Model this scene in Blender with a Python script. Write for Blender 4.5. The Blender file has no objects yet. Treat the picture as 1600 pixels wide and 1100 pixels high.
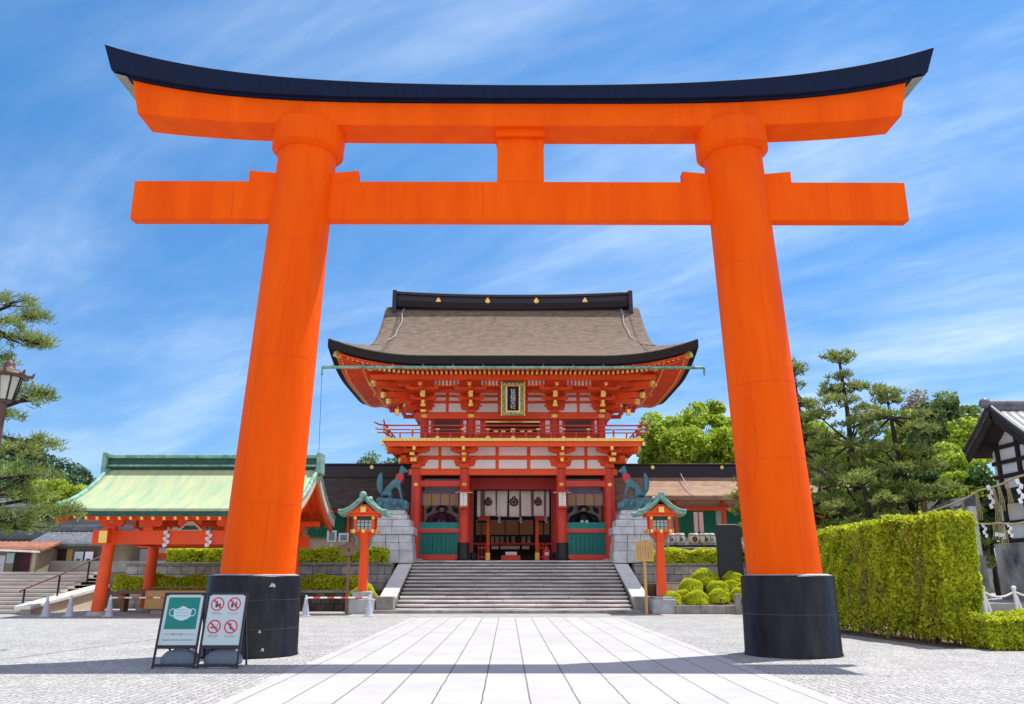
import bpy, math, random
import numpy as np
from mathutils import Vector, Matrix
R = math.radians
scene = bpy.context.scene

# ------------------------------------------------------------ camera, sky, sun, exposure
F, PITCH = 1300.0, math.atan(350/1300.0)
YAW = math.atan(7/1300.0*math.cos(PITCH))
CAM = Vector((-0.3, 0.0, 1.6))
cd = bpy.data.cameras.new("camera"); cam = bpy.data.objects.new("camera", cd)
scene.collection.objects.link(cam); scene.camera = cam
cam.location = CAM; cam.rotation_euler = (math.pi/2+PITCH, 0, -YAW)
cd.sensor_width = 36; cd.lens = F/1600*36; cd.clip_end = 3000; cd.clip_start = 0.1

SUNV = Vector((0.32, 0.215, 1.0)).normalized()
SUN_EL = math.asin(SUNV.z); SUN_AZ = math.atan2(SUNV.x, SUNV.y)
w = bpy.data.worlds.new("World"); scene.world = w; w.use_nodes = True
nt = w.node_tree; N = nt.nodes; L = nt.links; N.clear()
sky = N.new('ShaderNodeTexSky'); sky.sky_type = 'NISHITA'; sky.sun_disc = False
sky.sun_elevation = SUN_EL; sky.sun_rotation = SUN_AZ; sky.altitude = 100
sky.air_density = 1.0; sky.dust_density = 0.2; sky.ozone_density = 2.5
tc = N.new('ShaderNodeTexCoord'); sx = N.new('ShaderNodeSeparateXYZ'); L.new(tc.outputs['Generated'], sx.inputs[0])
def mth(op, a, b=None, nodes=N, links=L, clamp=False):
    m = nodes.new('ShaderNodeMath'); m.operation = op; m.use_clamp = clamp
    for i, v in enumerate((a, b)):
        if v is None: continue
        if isinstance(v, (int, float)): m.inputs[i].default_value = v
        else: links.new(v, m.inputs[i])
    return m.outputs[0]
zz = mth('ADD', mth('MAXIMUM', sx.outputs[2], 0.0), 0.14)
px_ = mth('DIVIDE', sx.outputs[0], zz); py_ = mth('DIVIDE', sx.outputs[1], zz)
cx = N.new('ShaderNodeCombineXYZ'); L.new(px_, cx.inputs[0]); L.new(py_, cx.inputs[1])
def cloudlayer(rot, sc, scale, detail, dist, lo, hi, rough=0.6):
    mp = N.new('ShaderNodeMapping'); mp.vector_type = 'TEXTURE'; mp.inputs['Rotation'].default_value = (0, 0, R(rot)); mp.inputs['Scale'].default_value = (1/sc[0], 1/sc[1], 1)
    L.new(cx.outputs[0], mp.inputs['Vector'])
    nz = N.new('ShaderNodeTexNoise'); nz.inputs['Scale'].default_value = scale; nz.inputs['Detail'].default_value = detail
    nz.inputs['Roughness'].default_value = rough; nz.inputs['Distortion'].default_value = dist
    L.new(mp.outputs[0], nz.inputs['Vector'])
    mr = N.new('ShaderNodeMapRange'); mr.interpolation_type = 'SMOOTHSTEP'
    mr.inputs['From Min'].default_value = lo; mr.inputs['From Max'].default_value = hi
    L.new(nz.outputs['Fac'], mr.inputs['Value']); return mr.outputs[0]
c1 = cloudlayer(140, (0.45, 2.0, 1), 2.0, 9, 0.8, 0.34, 0.86, 0.62)
c2 = cloudlayer(150, (0.6, 1.1, 1), 1.2, 6, 0.35, 0.36, 0.72)
c3 = cloudlayer(146, (0.9, 5.0, 1), 3.0, 9, 0.35, 0.42, 0.82, 0.66)
cl = mth('ADD', mth('MULTIPLY', c1, mth('ADD', mth('MULTIPLY', c2, 0.42), 0.10)), mth('ADD', mth('MULTIPLY', c2, 0.34), 0.015))
cl = mth('ADD', cl, mth('MULTIPLY', mth('MULTIPLY', c3, c2), 0.20))
# cirrus is denser towards the right (south) of the view
side = N.new('ShaderNodeMapRange'); side.inputs['From Min'].default_value = -0.55; side.inputs['From Max'].default_value = 0.5
side.inputs['To Min'].default_value = 0.5; side.inputs['To Max'].default_value = 1.12
L.new(sx.outputs[0], side.inputs['Value'])
cl = mth('MULTIPLY', cl, side.outputs[0], clamp=True)
hs = N.new('ShaderNodeHueSaturation'); hs.inputs['Saturation'].default_value = 1.31; hs.inputs['Value'].default_value = 1.0
hs.inputs['Hue'].default_value = 0.497
L.new(sky.outputs[0], hs.inputs['Color'])
mx = N.new('ShaderNodeMix'); mx.data_type = 'RGBA'; mx.inputs[7].default_value = (5.0, 6.0, 7.4, 1)
L.new(hs.outputs[0], mx.inputs[6]); L.new(cl, mx.inputs[0])
# the low sky stays a clear blue, and unseen bright cloud is added behind the camera to fill shaded fronts
lowm = N.new('ShaderNodeMapRange'); lowm.inputs['From Min'].default_value = 0.0; lowm.inputs['From Max'].default_value = 0.50; L.new(sx.outputs[2], lowm.inputs['Value'])
tint = N.new('ShaderNodeMix'); tint.data_type = 'RGBA'; tint.inputs[6].default_value = (.50, .60, .78, 1); tint.inputs[7].default_value = (1, 1, 1, 1); L.new(lowm.outputs[0], tint.inputs[0])
mt = N.new('ShaderNodeMix'); mt.data_type = 'RGBA'; mt.blend_type = 'MULTIPLY'; mt.inputs[0].default_value = 1.0; L.new(hs.outputs[0], mt.inputs[6]); L.new(tint.outputs[2], mt.inputs[7]); L.new(mt.outputs[2], mx.inputs[6])
rear = N.new('ShaderNodeMapRange'); rear.interpolation_type = 'SMOOTHSTEP'; rear.inputs['From Min'].default_value = 0.15; rear.inputs['From Max'].default_value = -0.45; rear.inputs['To Max'].default_value = 0.8
L.new(sx.outputs[1], rear.inputs['Value'])
mx2 = N.new('ShaderNodeMix'); mx2.data_type = 'RGBA'; mx2.inputs[7].default_value = (8.6, 8.2, 7.8, 1); L.new(mx.outputs[2], mx2.inputs[6])
L.new(mth('MULTIPLY', rear.outputs[0], mth('ADD', mth('MULTIPLY', c2, 0.6), 0.4)), mx2.inputs[0]); mx = mx2
bg = N.new('ShaderNodeBackground'); bg.inputs['Strength'].default_value = 0.10
out = N.new('ShaderNodeOutputWorld'); L.new(mx.outputs[2], bg.inputs[0]); L.new(bg.outputs[0], out.inputs[0])

sd = bpy.data.lights.new("sun", 'SUN'); so = bpy.data.objects.new("sun", sd); scene.collection.objects.link(so)
sd.energy = 3.3; sd.angle = R(0.5); sd.color = (1.0, 0.955, 0.89)
so.rotation_euler = SUNV.to_track_quat('Z', 'Y').to_euler(); so.location = (20, 20, 60)
scene.view_settings.view_transform = 'Standard'; scene.view_settings.look = 'None'
scene.view_settings.gamma = 1; scene.view_settings.exposure = 0.85
try:
    scene.cycles.use_denoising = True; scene.cycles.max_bounces = 6; scene.cycles.diffuse_bounces = 4
except Exception: pass

# ------------------------------------------------------------ photo pixel -> place
_f = Vector((math.sin(YAW)*math.cos(PITCH), math.cos(YAW)*math.cos(PITCH), math.sin(PITCH)))
_r = Vector((math.cos(YAW), -math.sin(YAW), 0)); _u = _r.cross(_f)
def ray(px, py): return _f + _r*((px-800)/F) + _u*((550-py)/F)
def W(px, py, Y):
    d = ray(px, py); t = Y/d.y; return (CAM.x+d.x*t, CAM.z+d.z*t)
def WX(px, py, Y): return W(px, py, Y)[0]
def WZ(px, py, Y): return W(px, py, Y)[1]
def G(px, py, z=0.0):
    d = ray(px, py); t = (z-CAM.z)/d.z; return (CAM.x+d.x*t, d.y*t)

# ------------------------------------------------------------ mesh helpers
COL = scene.collection
OFF = {}
class MB:
    def __init__(s): s.v = []; s.f = []; s.sm = []; s.mi = []; s.cm = 0
    def add(s, vs, fs, smooth=False):
        b = len(s.v); s.v += [tuple(v) for v in vs]
        for f in fs: s.f.append(tuple(i+b for i in f)); s.sm.append(smooth); s.mi.append(s.cm)
        return s
    def mat(s, i): s.cm = i; return s
    def box(s, x0, x1, y0, y1, z0, z1):
        return s.add([(x0,y0,z0),(x1,y0,z0),(x1,y1,z0),(x0,y1,z0),(x0,y0,z1),(x1,y0,z1),(x1,y1,z1),(x0,y1,z1)],
                     [(0,3,2,1),(4,5,6,7),(0,1,5,4),(1,2,6,5),(2,3,7,6),(3,0,4,7)])
    def cbox(s, c, d, rz=0.0, rx=0.0, ry=0.0):
        m = Matrix.Rotation(rz,3,'Z') @ Matrix.Rotation(ry,3,'Y') @ Matrix.Rotation(rx,3,'X')
        vs = []
        for z in (-1,1):
            for x,y in ((-1,-1),(1,-1),(1,1),(-1,1)):
                vs.append(m @ Vector((x*d[0]/2,y*d[1]/2,z*d[2]/2)) + Vector(c))
        return s.add(vs, [(0,3,2,1),(4,5,6,7),(0,1,5,4),(1,2,6,5),(2,3,7,6),(3,0,4,7)])
    def bar(s, a, b, wd, ht):
        a = Vector(a); b = Vector(b); d = (b-a).normalized()
        up = Vector((0,0,1)) if abs(d.z) < .95 else Vector((0,1,0))
        r = d.cross(up).normalized(); u = r.cross(d)
        vs = []
        for p in (a, b):
            for i, j in ((-1,-1),(1,-1),(1,1),(-1,1)): vs.append(p + r*i*wd/2 + u*j*ht/2)
        return s.add(vs, [(0,3,2,1)[::-1],(4,5,6,7)[::-1],(0,1,5,4)[::-1],(1,2,6,5)[::-1],(2,3,7,6)[::-1],(3,0,4,7)[::-1]])
    def cyl(s, a, b, r0, r1=None, n=16, caps=True, smooth=True):
        a = Vector(a); b = Vector(b); r1 = r0 if r1 is None else r1
        d = (b-a).normalized(); up = Vector((0,0,1)) if abs(d.z) < .95 else Vector((1,0,0))
        r = d.cross(up).normalized(); u = d.cross(r)
        vs = []
        for p, rr in ((a, r0), (b, r1)):
            for k in range(n):
                t = 2*math.pi*k/n; vs.append(p + (r*math.cos(t) + u*math.sin(t))*rr)
        s.add(vs, [(k, (k+1)%n, n+(k+1)%n, n+k) for k in range(n)], smooth)
        if caps:
            s.add(vs[:n], [tuple(range(n))[::-1]]); s.add(vs[n:], [tuple(range(n))])
        return s
    def tube(s, pts, rad, n=8):
        pts = [Vector(p) for p in pts]
        if not isinstance(rad, (list, tuple)): rad = [rad]*len(pts)
        vs = []; prev = None
        for i, p in enumerate(pts):
            d = (pts[min(i+1, len(pts)-1)] - pts[max(i-1, 0)]).normalized()
            if prev is None:
                up = Vector((0,0,1)) if abs(d.z) < .9 else Vector((1,0,0)); r = d.cross(up).normalized()
            else:
                r = (prev - d*prev.dot(d)).normalized()
            prev = r; u = d.cross(r)
            for k in range(n):
                t = 2*math.pi*k/n; vs.append(p + (r*math.cos(t)+u*math.sin(t))*rad[i])
        m = len(pts)
        s.add(vs, [(i*n+k, i*n+(k+1)%n, (i+1)*n+(k+1)%n, (i+1)*n+k) for i in range(m-1) for k in range(n)], True)
        s.add(vs[:n], [tuple(range(n))[::-1]]); s.add(vs[-n:], [tuple(range(n))]); return s
    def lathe(s, c, prof, n=24, smooth=True, sx=1, sy=1, rot=0):
        vs = []
        for (r, z) in prof:
            for k in range(n):
                t = 2*math.pi*k/n+rot; vs.append((c[0]+r*math.cos(t)*sx, c[1]+r*math.sin(t)*sy, c[2]+z))
        m = len(prof)
        s.add(vs, [(i*n+k, i*n+(k+1)%n, (i+1)*n+(k+1)%n, (i+1)*n+k) for i in range(m-1) for k in range(n)], smooth)
        s.add(vs[:n], [tuple(range(n))[::-1]]); s.add(vs[-n:], [tuple(range(n))]); return s
    def ball(s, c, r, n=12, sx=1, sy=1, sz=1):
        prof = [(max(1e-3, r*math.sin(math.pi*i/n)), -r*sz*math.cos(math.pi*i/n)) for i in range(n+1)]
        return s.lathe(c, prof, n*2, True, sx, sy)
    def prism(s, poly, axis, a, b):
        # poly of 2D points; axis 'x': (y,z); 'y': (x,z); 'z': (x,y)
        def mk(p, t):
            return (t, p[0], p[1]) if axis == 'x' else (p[0], t, p[1]) if axis == 'y' else (p[0], p[1], t)
        n = len(poly); vs = [mk(p, a) for p in poly] + [mk(p, b) for p in poly]
        area = sum(poly[i][0]*poly[(i+1)%n][1]-poly[(i+1)%n][0]*poly[i][1] for i in range(n))
        fs = [tuple(range(n)), tuple(range(2*n-1, n-1, -1))] + [(i, n+i, n+(i+1)%n, (i+1)%n) for i in range(n)]
        flip = (area > 0) != (axis == 'y')
        if flip: fs = [f[::-1] for f in fs]
        return s.add(vs, fs)
    def slab(s, fn, us, vs_, th, smooth=True):
        # closed sheet: fn(u,v)->(x,y,z), thickness th downward (th may be a function)
        nu, nv = len(us), len(vs_); top = []; bot = []
        for u in us:
            for v in vs_:
                p = fn(u, v); t = th(u, v) if callable(th) else th
                top.append(p); bot.append((p[0], p[1], p[2]-t))
        q = [(i*nv+j, (i+1)*nv+j, (i+1)*nv+j+1, i*nv+j+1) for i in range(nu-1) for j in range(nv-1)]
        s.add(top, q, smooth); s.add(bot, [f[::-1] for f in q], smooth)
        b = len(s.v)-2*nu*nv; m = nu*nv
        edge = [(i*nv, (i+1)*nv) for i in range(nu-1)] + [((i+1)*nv+nv-1, i*nv+nv-1) for i in range(nu-1)] \
             + [(j+1, j) for j in range(nv-1)] + [((nu-1)*nv+j, (nu-1)*nv+j+1) for j in range(nv-1)]
        for a, c in edge:
            s.f.append((b+a, b+m+a, b+m+c, b+c)); s.sm.append(False); s.mi.append(s.cm)
        return s
    def build(s, name, mat, parent=None, bevel=0.0, fix=False):
        me = bpy.data.meshes.new(name); off = OFF.get(parent.name, Vector((0,0,0))) if parent else None
        if parent is None:
            a = np.array(s.v); off = Vector(((a[:,0].min()+a[:,0].max())/2, (a[:,1].min()+a[:,1].max())/2, a[:,2].min()))
        me.from_pydata([(v[0]-off.x, v[1]-off.y, v[2]-off.z) for v in s.v], [], s.f)
        me.polygons.foreach_set('use_smooth', s.sm); me.polygons.foreach_set('material_index', s.mi)
        for m in (mat if isinstance(mat, (list, tuple)) else [mat]): me.materials.append(m)
        me.update()
        o = bpy.data.objects.new(name, me); COL.objects.link(o)
        if parent: o.parent = parent
        else: o.location = off
        OFF[o.name] = off
        if bevel:
            b = o.modifiers.new('bevel', 'BEVEL'); b.width = bevel; b.segments = 2; b.limit_method = 'ANGLE'; b.angle_limit = R(40)
            o.modifiers.new('wn', 'WEIGHTED_NORMAL')
        return o
def tag(o, label, cat, group=None):
    o['label'] = label; o['category'] = cat
    if group: o['group'] = group
    return o
def thing(name, label, cat, loc, group=None):
    o = bpy.data.objects.new(name, None); COL.objects.link(o); o.location = loc; o.empty_display_size = 0.3
    OFF[o.name] = Vector(loc); return tag(o, label, cat, group)
def struct(o): o['kind'] = 'structure'; return o
def stuff(o): o['kind'] = 'stuff'; return o
def copy_tree(o, loc=None, rz=None, label=None, parent=None, scale=None):
    c = o.copy(); COL.objects.link(c)
    if parent is not None: c.parent = parent
    if loc is not None: c.location = loc
    if rz is not None: c.rotation_euler = (0, 0, rz)
    if scale is not None: c.scale = scale
    if label: c['label'] = label
    for ch in list(o.children): copy_tree(ch, parent=c)
    return c
def np_mesh(name, mat, V, quads, parent=None, smooth=False):
    me = bpy.data.meshes.new(name); V = np.asarray(V, dtype=np.float32)
    off = OFF.get(parent.name) if parent else Vector(((V[:,0].min()+V[:,0].max())/2, (V[:,1].min()+V[:,1].max())/2, V[:,2].min()))
    V = V - np.array(off, dtype=np.float32)
    n = len(quads); k = quads.shape[1]
    me.vertices.add(len(V)); me.vertices.foreach_set('co', V.ravel())
    me.loops.add(n*k); me.loops.foreach_set('vertex_index', quads.ravel().astype(np.int32))
    me.polygons.add(n); me.polygons.foreach_set('loop_start', np.arange(0, n*k, k, dtype=np.int32))
    me.update(calc_edges=True); me.materials.append(mat)
    o = bpy.data.objects.new(name, me); COL.objects.link(o)
    if parent: o.parent = parent
    else: o.location = off
    OFF[o.name] = Vector(off); return o
def leaf_quads(P, rng, size, elong=1.7, Nrm=None, bias=0.0):
    n = len(P); d = rng.normal(size=(n,3)); 
    if Nrm is not None: d = d*(1-bias) + Nrm*bias*1.6
    d /= np.linalg.norm(d, axis=1)[:,None]+1e-9
    a = rng.normal(size=(n,3)); a -= (a*d).sum(1)[:,None]*d; a /= np.linalg.norm(a, axis=1)[:,None]+1e-9
    b = np.cross(d, a); s = size*rng.uniform(.6, 1.35, n)[:,None]
    a = a*s*elong*.5; b = b*s*.5
    V = np.stack([P-a, P-b*1.0, P+a, P+b*1.0], 1).reshape(-1,3)
    return V, np.arange(4*n).reshape(n,4)
def needle_quads(P, rng, ln, wd, up=0.6):
    n = len(P); a = rng.normal(size=(n,3)); a[:,2] = np.abs(a[:,2])*up + up*.6; a /= np.linalg.norm(a, axis=1)[:,None]
    b = np.cross(a, rng.normal(size=(n,3))); b /= np.linalg.norm(b, axis=1)[:,None]+1e-9
    l = ln*rng.uniform(.6, 1.3, n)[:,None]
    V = np.stack([P-b*wd*.5, P+b*wd*.5, P+a*l+b*wd*.35, P+a*l-b*wd*.35], 1).reshape(-1,3)
    return V, np.arange(4*n).reshape(n,4)

# ------------------------------------------------------------ materials
def rgb(c): return (c[0], c[1], c[2], 1)
def pm(name, col, rough=.5, var=.12, scale=2.0, bump=.0, bscale=None, metal=0.0, spec=.4, col2=None, stretch=(1,1,1), detail=6, coat=0.0, gen='Object'):
    m = bpy.data.materials.new(name); m.use_nodes = True; nt = m.node_tree; n = nt.nodes; l = nt.links
    p = n['Principled BSDF']; p.inputs['Roughness'].default_value = rough; p.inputs['Metallic'].default_value = metal
    p.inputs['Specular IOR Level'].default_value = spec
    if coat: p.inputs['Coat Weight'].default_value = coat; p.inputs['Coat Roughness'].default_value = .15
    t = n.new('ShaderNodeTexCoord'); mp = n.new('ShaderNodeMapping'); mp.inputs['Scale'].default_value = stretch
    l.new(t.outputs[gen], mp.inputs[0])
    z = n.new('ShaderNodeTexNoise'); z.inputs['Scale'].default_value = scale; z.inputs['Detail'].default_value = detail; z.inputs['Roughness'].default_value = .62
    l.new(mp.outputs[0], z.inputs['Vector'])
    cr = n.new('ShaderNodeMapRange'); cr.inputs['From Min'].default_value = .3; cr.inputs['From Max'].default_value = .7
    l.new(z.outputs['Fac'], cr.inputs['Value'])
    mix = n.new('ShaderNodeMix'); mix.data_type = 'RGBA'
    c2 = col2 if col2 else tuple(min(1, c*(1+var)) for c in col); c1 = col if col2 else tuple(c*(1-var) for c in col)
    mix.inputs[6].default_value = rgb(c1); mix.inputs[7].default_value = rgb(c2)
    l.new(cr.outputs[0], mix.inputs[0]); l.new(mix.outputs[2], p.inputs['Base Color'])
    rr = n.new('ShaderNodeMapRange'); rr.inputs['To Min'].default_value = max(0, rough-.08); rr.inputs['To Max'].default_value = min(1, rough+.1)
    l.new(z.outputs['Fac'], rr.inputs['Value']); l.new(rr.outputs[0], p.inputs['Roughness'])
    if bump:
        z2 = n.new('ShaderNodeTexNoise'); z2.inputs['Scale'].default_value = bscale or scale*6; z2.inputs['Detail'].default_value = 5
        l.new(mp.outputs[0], z2.inputs['Vector'])
        b = n.new('ShaderNodeBump'); b.inputs['Strength'].default_value = bump; b.inputs['Distance'].default_value = .03
        l.new(z2.outputs['Fac'], b.inputs['Height']); l.new(b.outputs[0], p.inputs['Normal'])
    return m
def leafmat(name, ca, cb, trans=.35, rough=.55, clump=.5):
    m = bpy.data.materials.new(name); m.use_nodes = True; nt = m.node_tree; n = nt.nodes; l = nt.links
    p = n['Principled BSDF']; p.inputs['Roughness'].default_value = rough; p.inputs['Specular IOR Level'].default_value = .25
    g = n.new('ShaderNodeNewGeometry'); t = n.new('ShaderNodeTexCoord')
    z = n.new('ShaderNodeTexNoise'); z.inputs['Scale'].default_value = clump; z.inputs['Detail'].default_value = 3; l.new(t.outputs['Object'], z.inputs['Vector'])
    s = mth('ADD', mth('MULTIPLY', g.outputs['Random Per Island'], .55, n, l), mth('MULTIPLY', mth('SUBTRACT', z.outputs['Fac'], .25, n, l), .9, n, l), n, l, True)
    mix = n.new('ShaderNodeMix'); mix.data_type = 'RGBA'; mix.inputs[6].default_value = rgb(ca); mix.inputs[7].default_value = rgb(cb)
    l.new(s, mix.inputs[0]); l.new(mix.outputs[2], p.inputs['Base Color'])
    tr = n.new('ShaderNodeBsdfTranslucent'); l.new(mix.outputs[2], tr.inputs[0])
    ms = n.new('ShaderNodeMixShader'); ms.inputs[0].default_value = trans
    l.new(p.outputs[0], ms.inputs[1]); l.new(tr.outputs[0], ms.inputs[2]); l.new(ms.outputs[0], n['Material Output'].inputs[0])
    return m
M = {}
M['torii'] = pm('torii_vermilion', (.86,.080,.0), .5, .09, 1.0, .06, 14, spec=.08, stretch=(1.8,1.8,.3), col2=(1.0,.125,.001), detail=8)
M['navy'] = pm('navy_copper_cap', (.006,.013,.04), .6, .3, 3, .12, 30, stretch=(4,1,1), spec=.12)
M['soffit'] = pm('grey_soffit', (.28,.27,.22), .7, .25, 2)
M['plinth'] = pm('black_lacquer', (.005,.005,.007), .34, .5, 2.0, .10, 9, col2=(.022,.022,.026), spec=.22, stretch=(2.5,2.5,.6))
M['scuff'] = pm('white_scuff', (.5,.5,.5), .7, .2, 3)
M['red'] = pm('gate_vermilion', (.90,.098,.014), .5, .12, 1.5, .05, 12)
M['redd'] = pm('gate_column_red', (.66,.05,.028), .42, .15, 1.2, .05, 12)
M['orange'] = pm('lantern_vermilion', (.92,.09,.008), .45, .12, 3, .05, 12)
M['gold'] = pm('gilt_metal', (.95,.62,.16), .32, .12, 6, metal=.55, spec=.6)
M['white'] = pm('white_plaster', (.90,.88,.88), .8, .05, 3, .05, 20)
M['cream'] = pm('cream_plaster', (.62,.50,.38), .8, .08, 3)
M['thatch'] = pm('cypress_bark_thatch', (.095,.064,.046), .95, .2, 2.6, .9, 22, col2=(.23,.165,.122), stretch=(.8,1.6,1.6), detail=12)
M['thatchr'] = pm('brown_bark_roof', (.22,.13,.09), .95, .2, 1.6, .7, 10, col2=(.44,.30,.21), stretch=(1,3,3), detail=10)
M['thatchd'] = pm('shaded_bark_roof', (.04,.033,.032), .95, .2, 1.6, .7, 10, col2=(.12,.09,.08), stretch=(1,3,3), detail=10)  # darker copy of the corridor bark, gate shadow put into the colour
M['eave'] = pm('dark_eave_edge', (.014,.008,.009), .8, .2, 2, .2, 20)
M['ridge'] = pm('purple_black_ridge', (.026,.016,.032), .45, .3, 2, .1, 12)
M['patina'] = pm('green_copper_patina', (.05,.20,.15), .6, .2, 4, .1, 20, col2=(.34,.52,.44))
M['patpale'] = pm('pale_patina_roof', (.25,.40,.25), .75, .1, 1.0, .12, 18, col2=(.50,.49,.27), stretch=(3.2,.45,.45), detail=9)
M['patdark'] = pm('dark_patina', (.02,.08,.065), .6, .3, 3)
M['teal'] = pm('teal_board', (.0,.15,.125), .5, .2, 2, .05, 9, stretch=(5,1,.5))
M['teal2'] = pm('teal_lattice', (.01,.30,.26), .5, .2, 3)
M['greenw'] = pm('green_shutter', (.0,.16,.085), .55, .15, 4, stretch=(8,1,1))
M['darkg'] = pm('dark_green_slat', (.03,.06,.05), .5, .2, 5)
M['black'] = pm('black_iron', (.012,.012,.014), .45, .3, 4)
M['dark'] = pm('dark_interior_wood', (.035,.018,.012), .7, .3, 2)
M['sudare'] = pm('bamboo_blind', (.36,.21,.09), .7, .2, 8, .1, 40, stretch=(1,1,14))
M['violet'] = pm('violet_binding', (.13,.09,.25), .7, .1, 4)
M['cloth'] = pm('cream_cloth', (.86,.79,.70), .85, .06, 3, .1, 8)
M['crest'] = pm('dark_crest', (.09,.05,.04), .8, .1, 8)
M['navyc'] = pm('navy_cloth', (.01,.012,.05), .8, .1, 4)
M['granite'] = pm('grey_granite', (.30,.31,.33), .75, .3, 2.2, .3, 26, col2=(.52,.53,.55), detail=9)
M['granited'] = pm('weathered_granite', (.16,.15,.145), .85, .3, 1.6, .4, 14, col2=(.36,.34,.32), detail=10)
M['balus'] = pm('pale_granite', (.80,.78,.74), .75, .1, 2.5, .2, 22)
M['bronze'] = pm('blue_green_bronze', (.025,.11,.16), .5, .3, 6, .4, 14, metal=.0, col2=(.13,.28,.33), detail=9)
M['bib'] = pm('red_bib', (.75,.05,.05), .8, .1, 5)
M['glass'] = pm('lantern_glass', (.45,.55,.50), .2, .1, 2, spec=.6)
M['timber'] = pm('weathered_timber', (.22,.14,.085), .8, .3, 3, .2, 20, stretch=(6,6,.6))
M['timbery'] = pm('fresh_pale_timber', (.60,.37,.14), .7, .15, 3, .1, 20, stretch=(6,6,.8))
M['timberd'] = pm('dark_timber', (.03,.022,.02), .75, .3, 3, .2, 16)
M['tile'] = pm('grey_roof_tile', (.07,.075,.09), .5, .3, 3, .1, 10, col2=(.20,.21,.24))
M['tiled'] = pm('dark_roof_tile', (.03,.032,.038), .5, .3, 3, .1, 10)
M['wall'] = pm('plastered_wall', (.74,.75,.78), .85, .07, 1.6, .08, 10)
M['wallb'] = pm('ochre_shop_wall', (.30,.25,.18), .85, .12, 2)
M['stone_dirty'] = pm('stained_stone_wall', (.05,.05,.055), .85, .3, .9, .4, 8, col2=(.50,.49,.47), detail=9)
M['stain'] = pm('rusty_iron', (.12,.05,.035), .65, .3, 4)
M['cone'] = pm('white_cone_plastic', (.50,.52,.62), .6, .1, 3)
M['tred'] = pm('red_band', (.70,.06,.03), .5, .05, 3)
M['twhite'] = pm('white_band', (.80,.78,.76), .5, .05, 3)
M['frame'] = pm('navy_black_frame', (.012,.014,.03), .35, .2, 4)
M['paper'] = pm('poster_paper', (.50,.60,.64), .55, .04, 2)
M['postteal'] = pm('poster_teal', (.0,.20,.18), .5, .05, 2)
M['maskc'] = pm('poster_mask_blue', (.50,.66,.72), .6, .03, 2)
M['ink'] = pm('dark_ink', (.03,.035,.05), .6, .05, 2)
M['inkg'] = pm('grey_ink', (.22,.27,.30), .6, .05, 2)
M['pred'] = pm('pictogram_red', (.60,.03,.07), .5, .05, 2)
M['tank'] = pm('blue_grey_plastic_tank', (.15,.21,.28), .35, .12, 4, .05, 10, spec=.5)
M['rope'] = pm('straw_rope', (.42,.36,.20), .9, .2, 10, .3, 60)
M['shide'] = pm('white_paper', (.82,.82,.86), .7, .03, 3)
M['bark'] = pm('tree_bark', (.06,.045,.035), .9, .3, 3, .6, 14, stretch=(3,3,.7))
M['barkp'] = pm('pine_bark', (.045,.03,.026), .9, .3, 3, .6, 14, stretch=(3,3,.7))
M['soil'] = pm('brown_soil', (.14,.09,.055), .95, .3, 3, .4, 20)
M['stele'] = pm('black_stone_slab', (.012,.012,.02), .35, .4, 1.6, .15, 7)
M['lampiron'] = pm('brown_lamp_iron', (.10,.055,.045), .5, .25, 3, .1, 12)
M['lampglass'] = pm('frosted_lamp_glass', (.52,.52,.46), .3, .08, 2)
M['plastered'] = M['wall']
M['pink'] = pm('pink_white_stripe', (.78,.50,.50), .8, .05, 3)
M['barrel'] = pm('straw_wrapped_barrel', (.68,.64,.60), .85, .12, 5, .2, 30)
M['skin'] = pm('painted_figure', (.50,.42,.40), .7, .1, 3)
M['purple'] = pm('purple_robe', (.10,.02,.05), .8, .2, 3)
M['extred'] = pm('fire_red', (.62,.03,.02), .35, .05, 3)
M['awning'] = pm('rusty_red_roof', (.30,.12,.07), .8, .3, 3, .1, 10)
L_pine = leafmat('pine_needles', (.065,.11,.03), (.44,.49,.12), .35, .6, 1.3)
L_pineb = leafmat('bright_pine_needles', (.10,.17,.04), (.36,.42,.11), .3, .6, .8)
L_hedge = leafmat('yellow_green_hedge_leaves', (.15,.25,.012), (.86,.88,.05), .45, .5, 1.6)
L_azal = leafmat('lime_azalea_leaves', (.30,.42,.015), (.92,.92,.05), .45, .5, 1.2)
L_maple = leafmat('bright_maple_leaves', (.13,.26,.02), (.62,.72,.07), .5, .5, .55)
L_dark = leafmat('dark_evergreen_leaves', (.03,.08,.022), (.13,.24,.05), .25, .5, .5)
L_mid = leafmat('mid_green_leaves', (.08,.15,.045), (.27,.36,.12), .3, .55, .45)
L_brown = leafmat('brownish_budding_leaves', (.20,.17,.13), (.42,.36,.24), .3, .6, .6)
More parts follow.
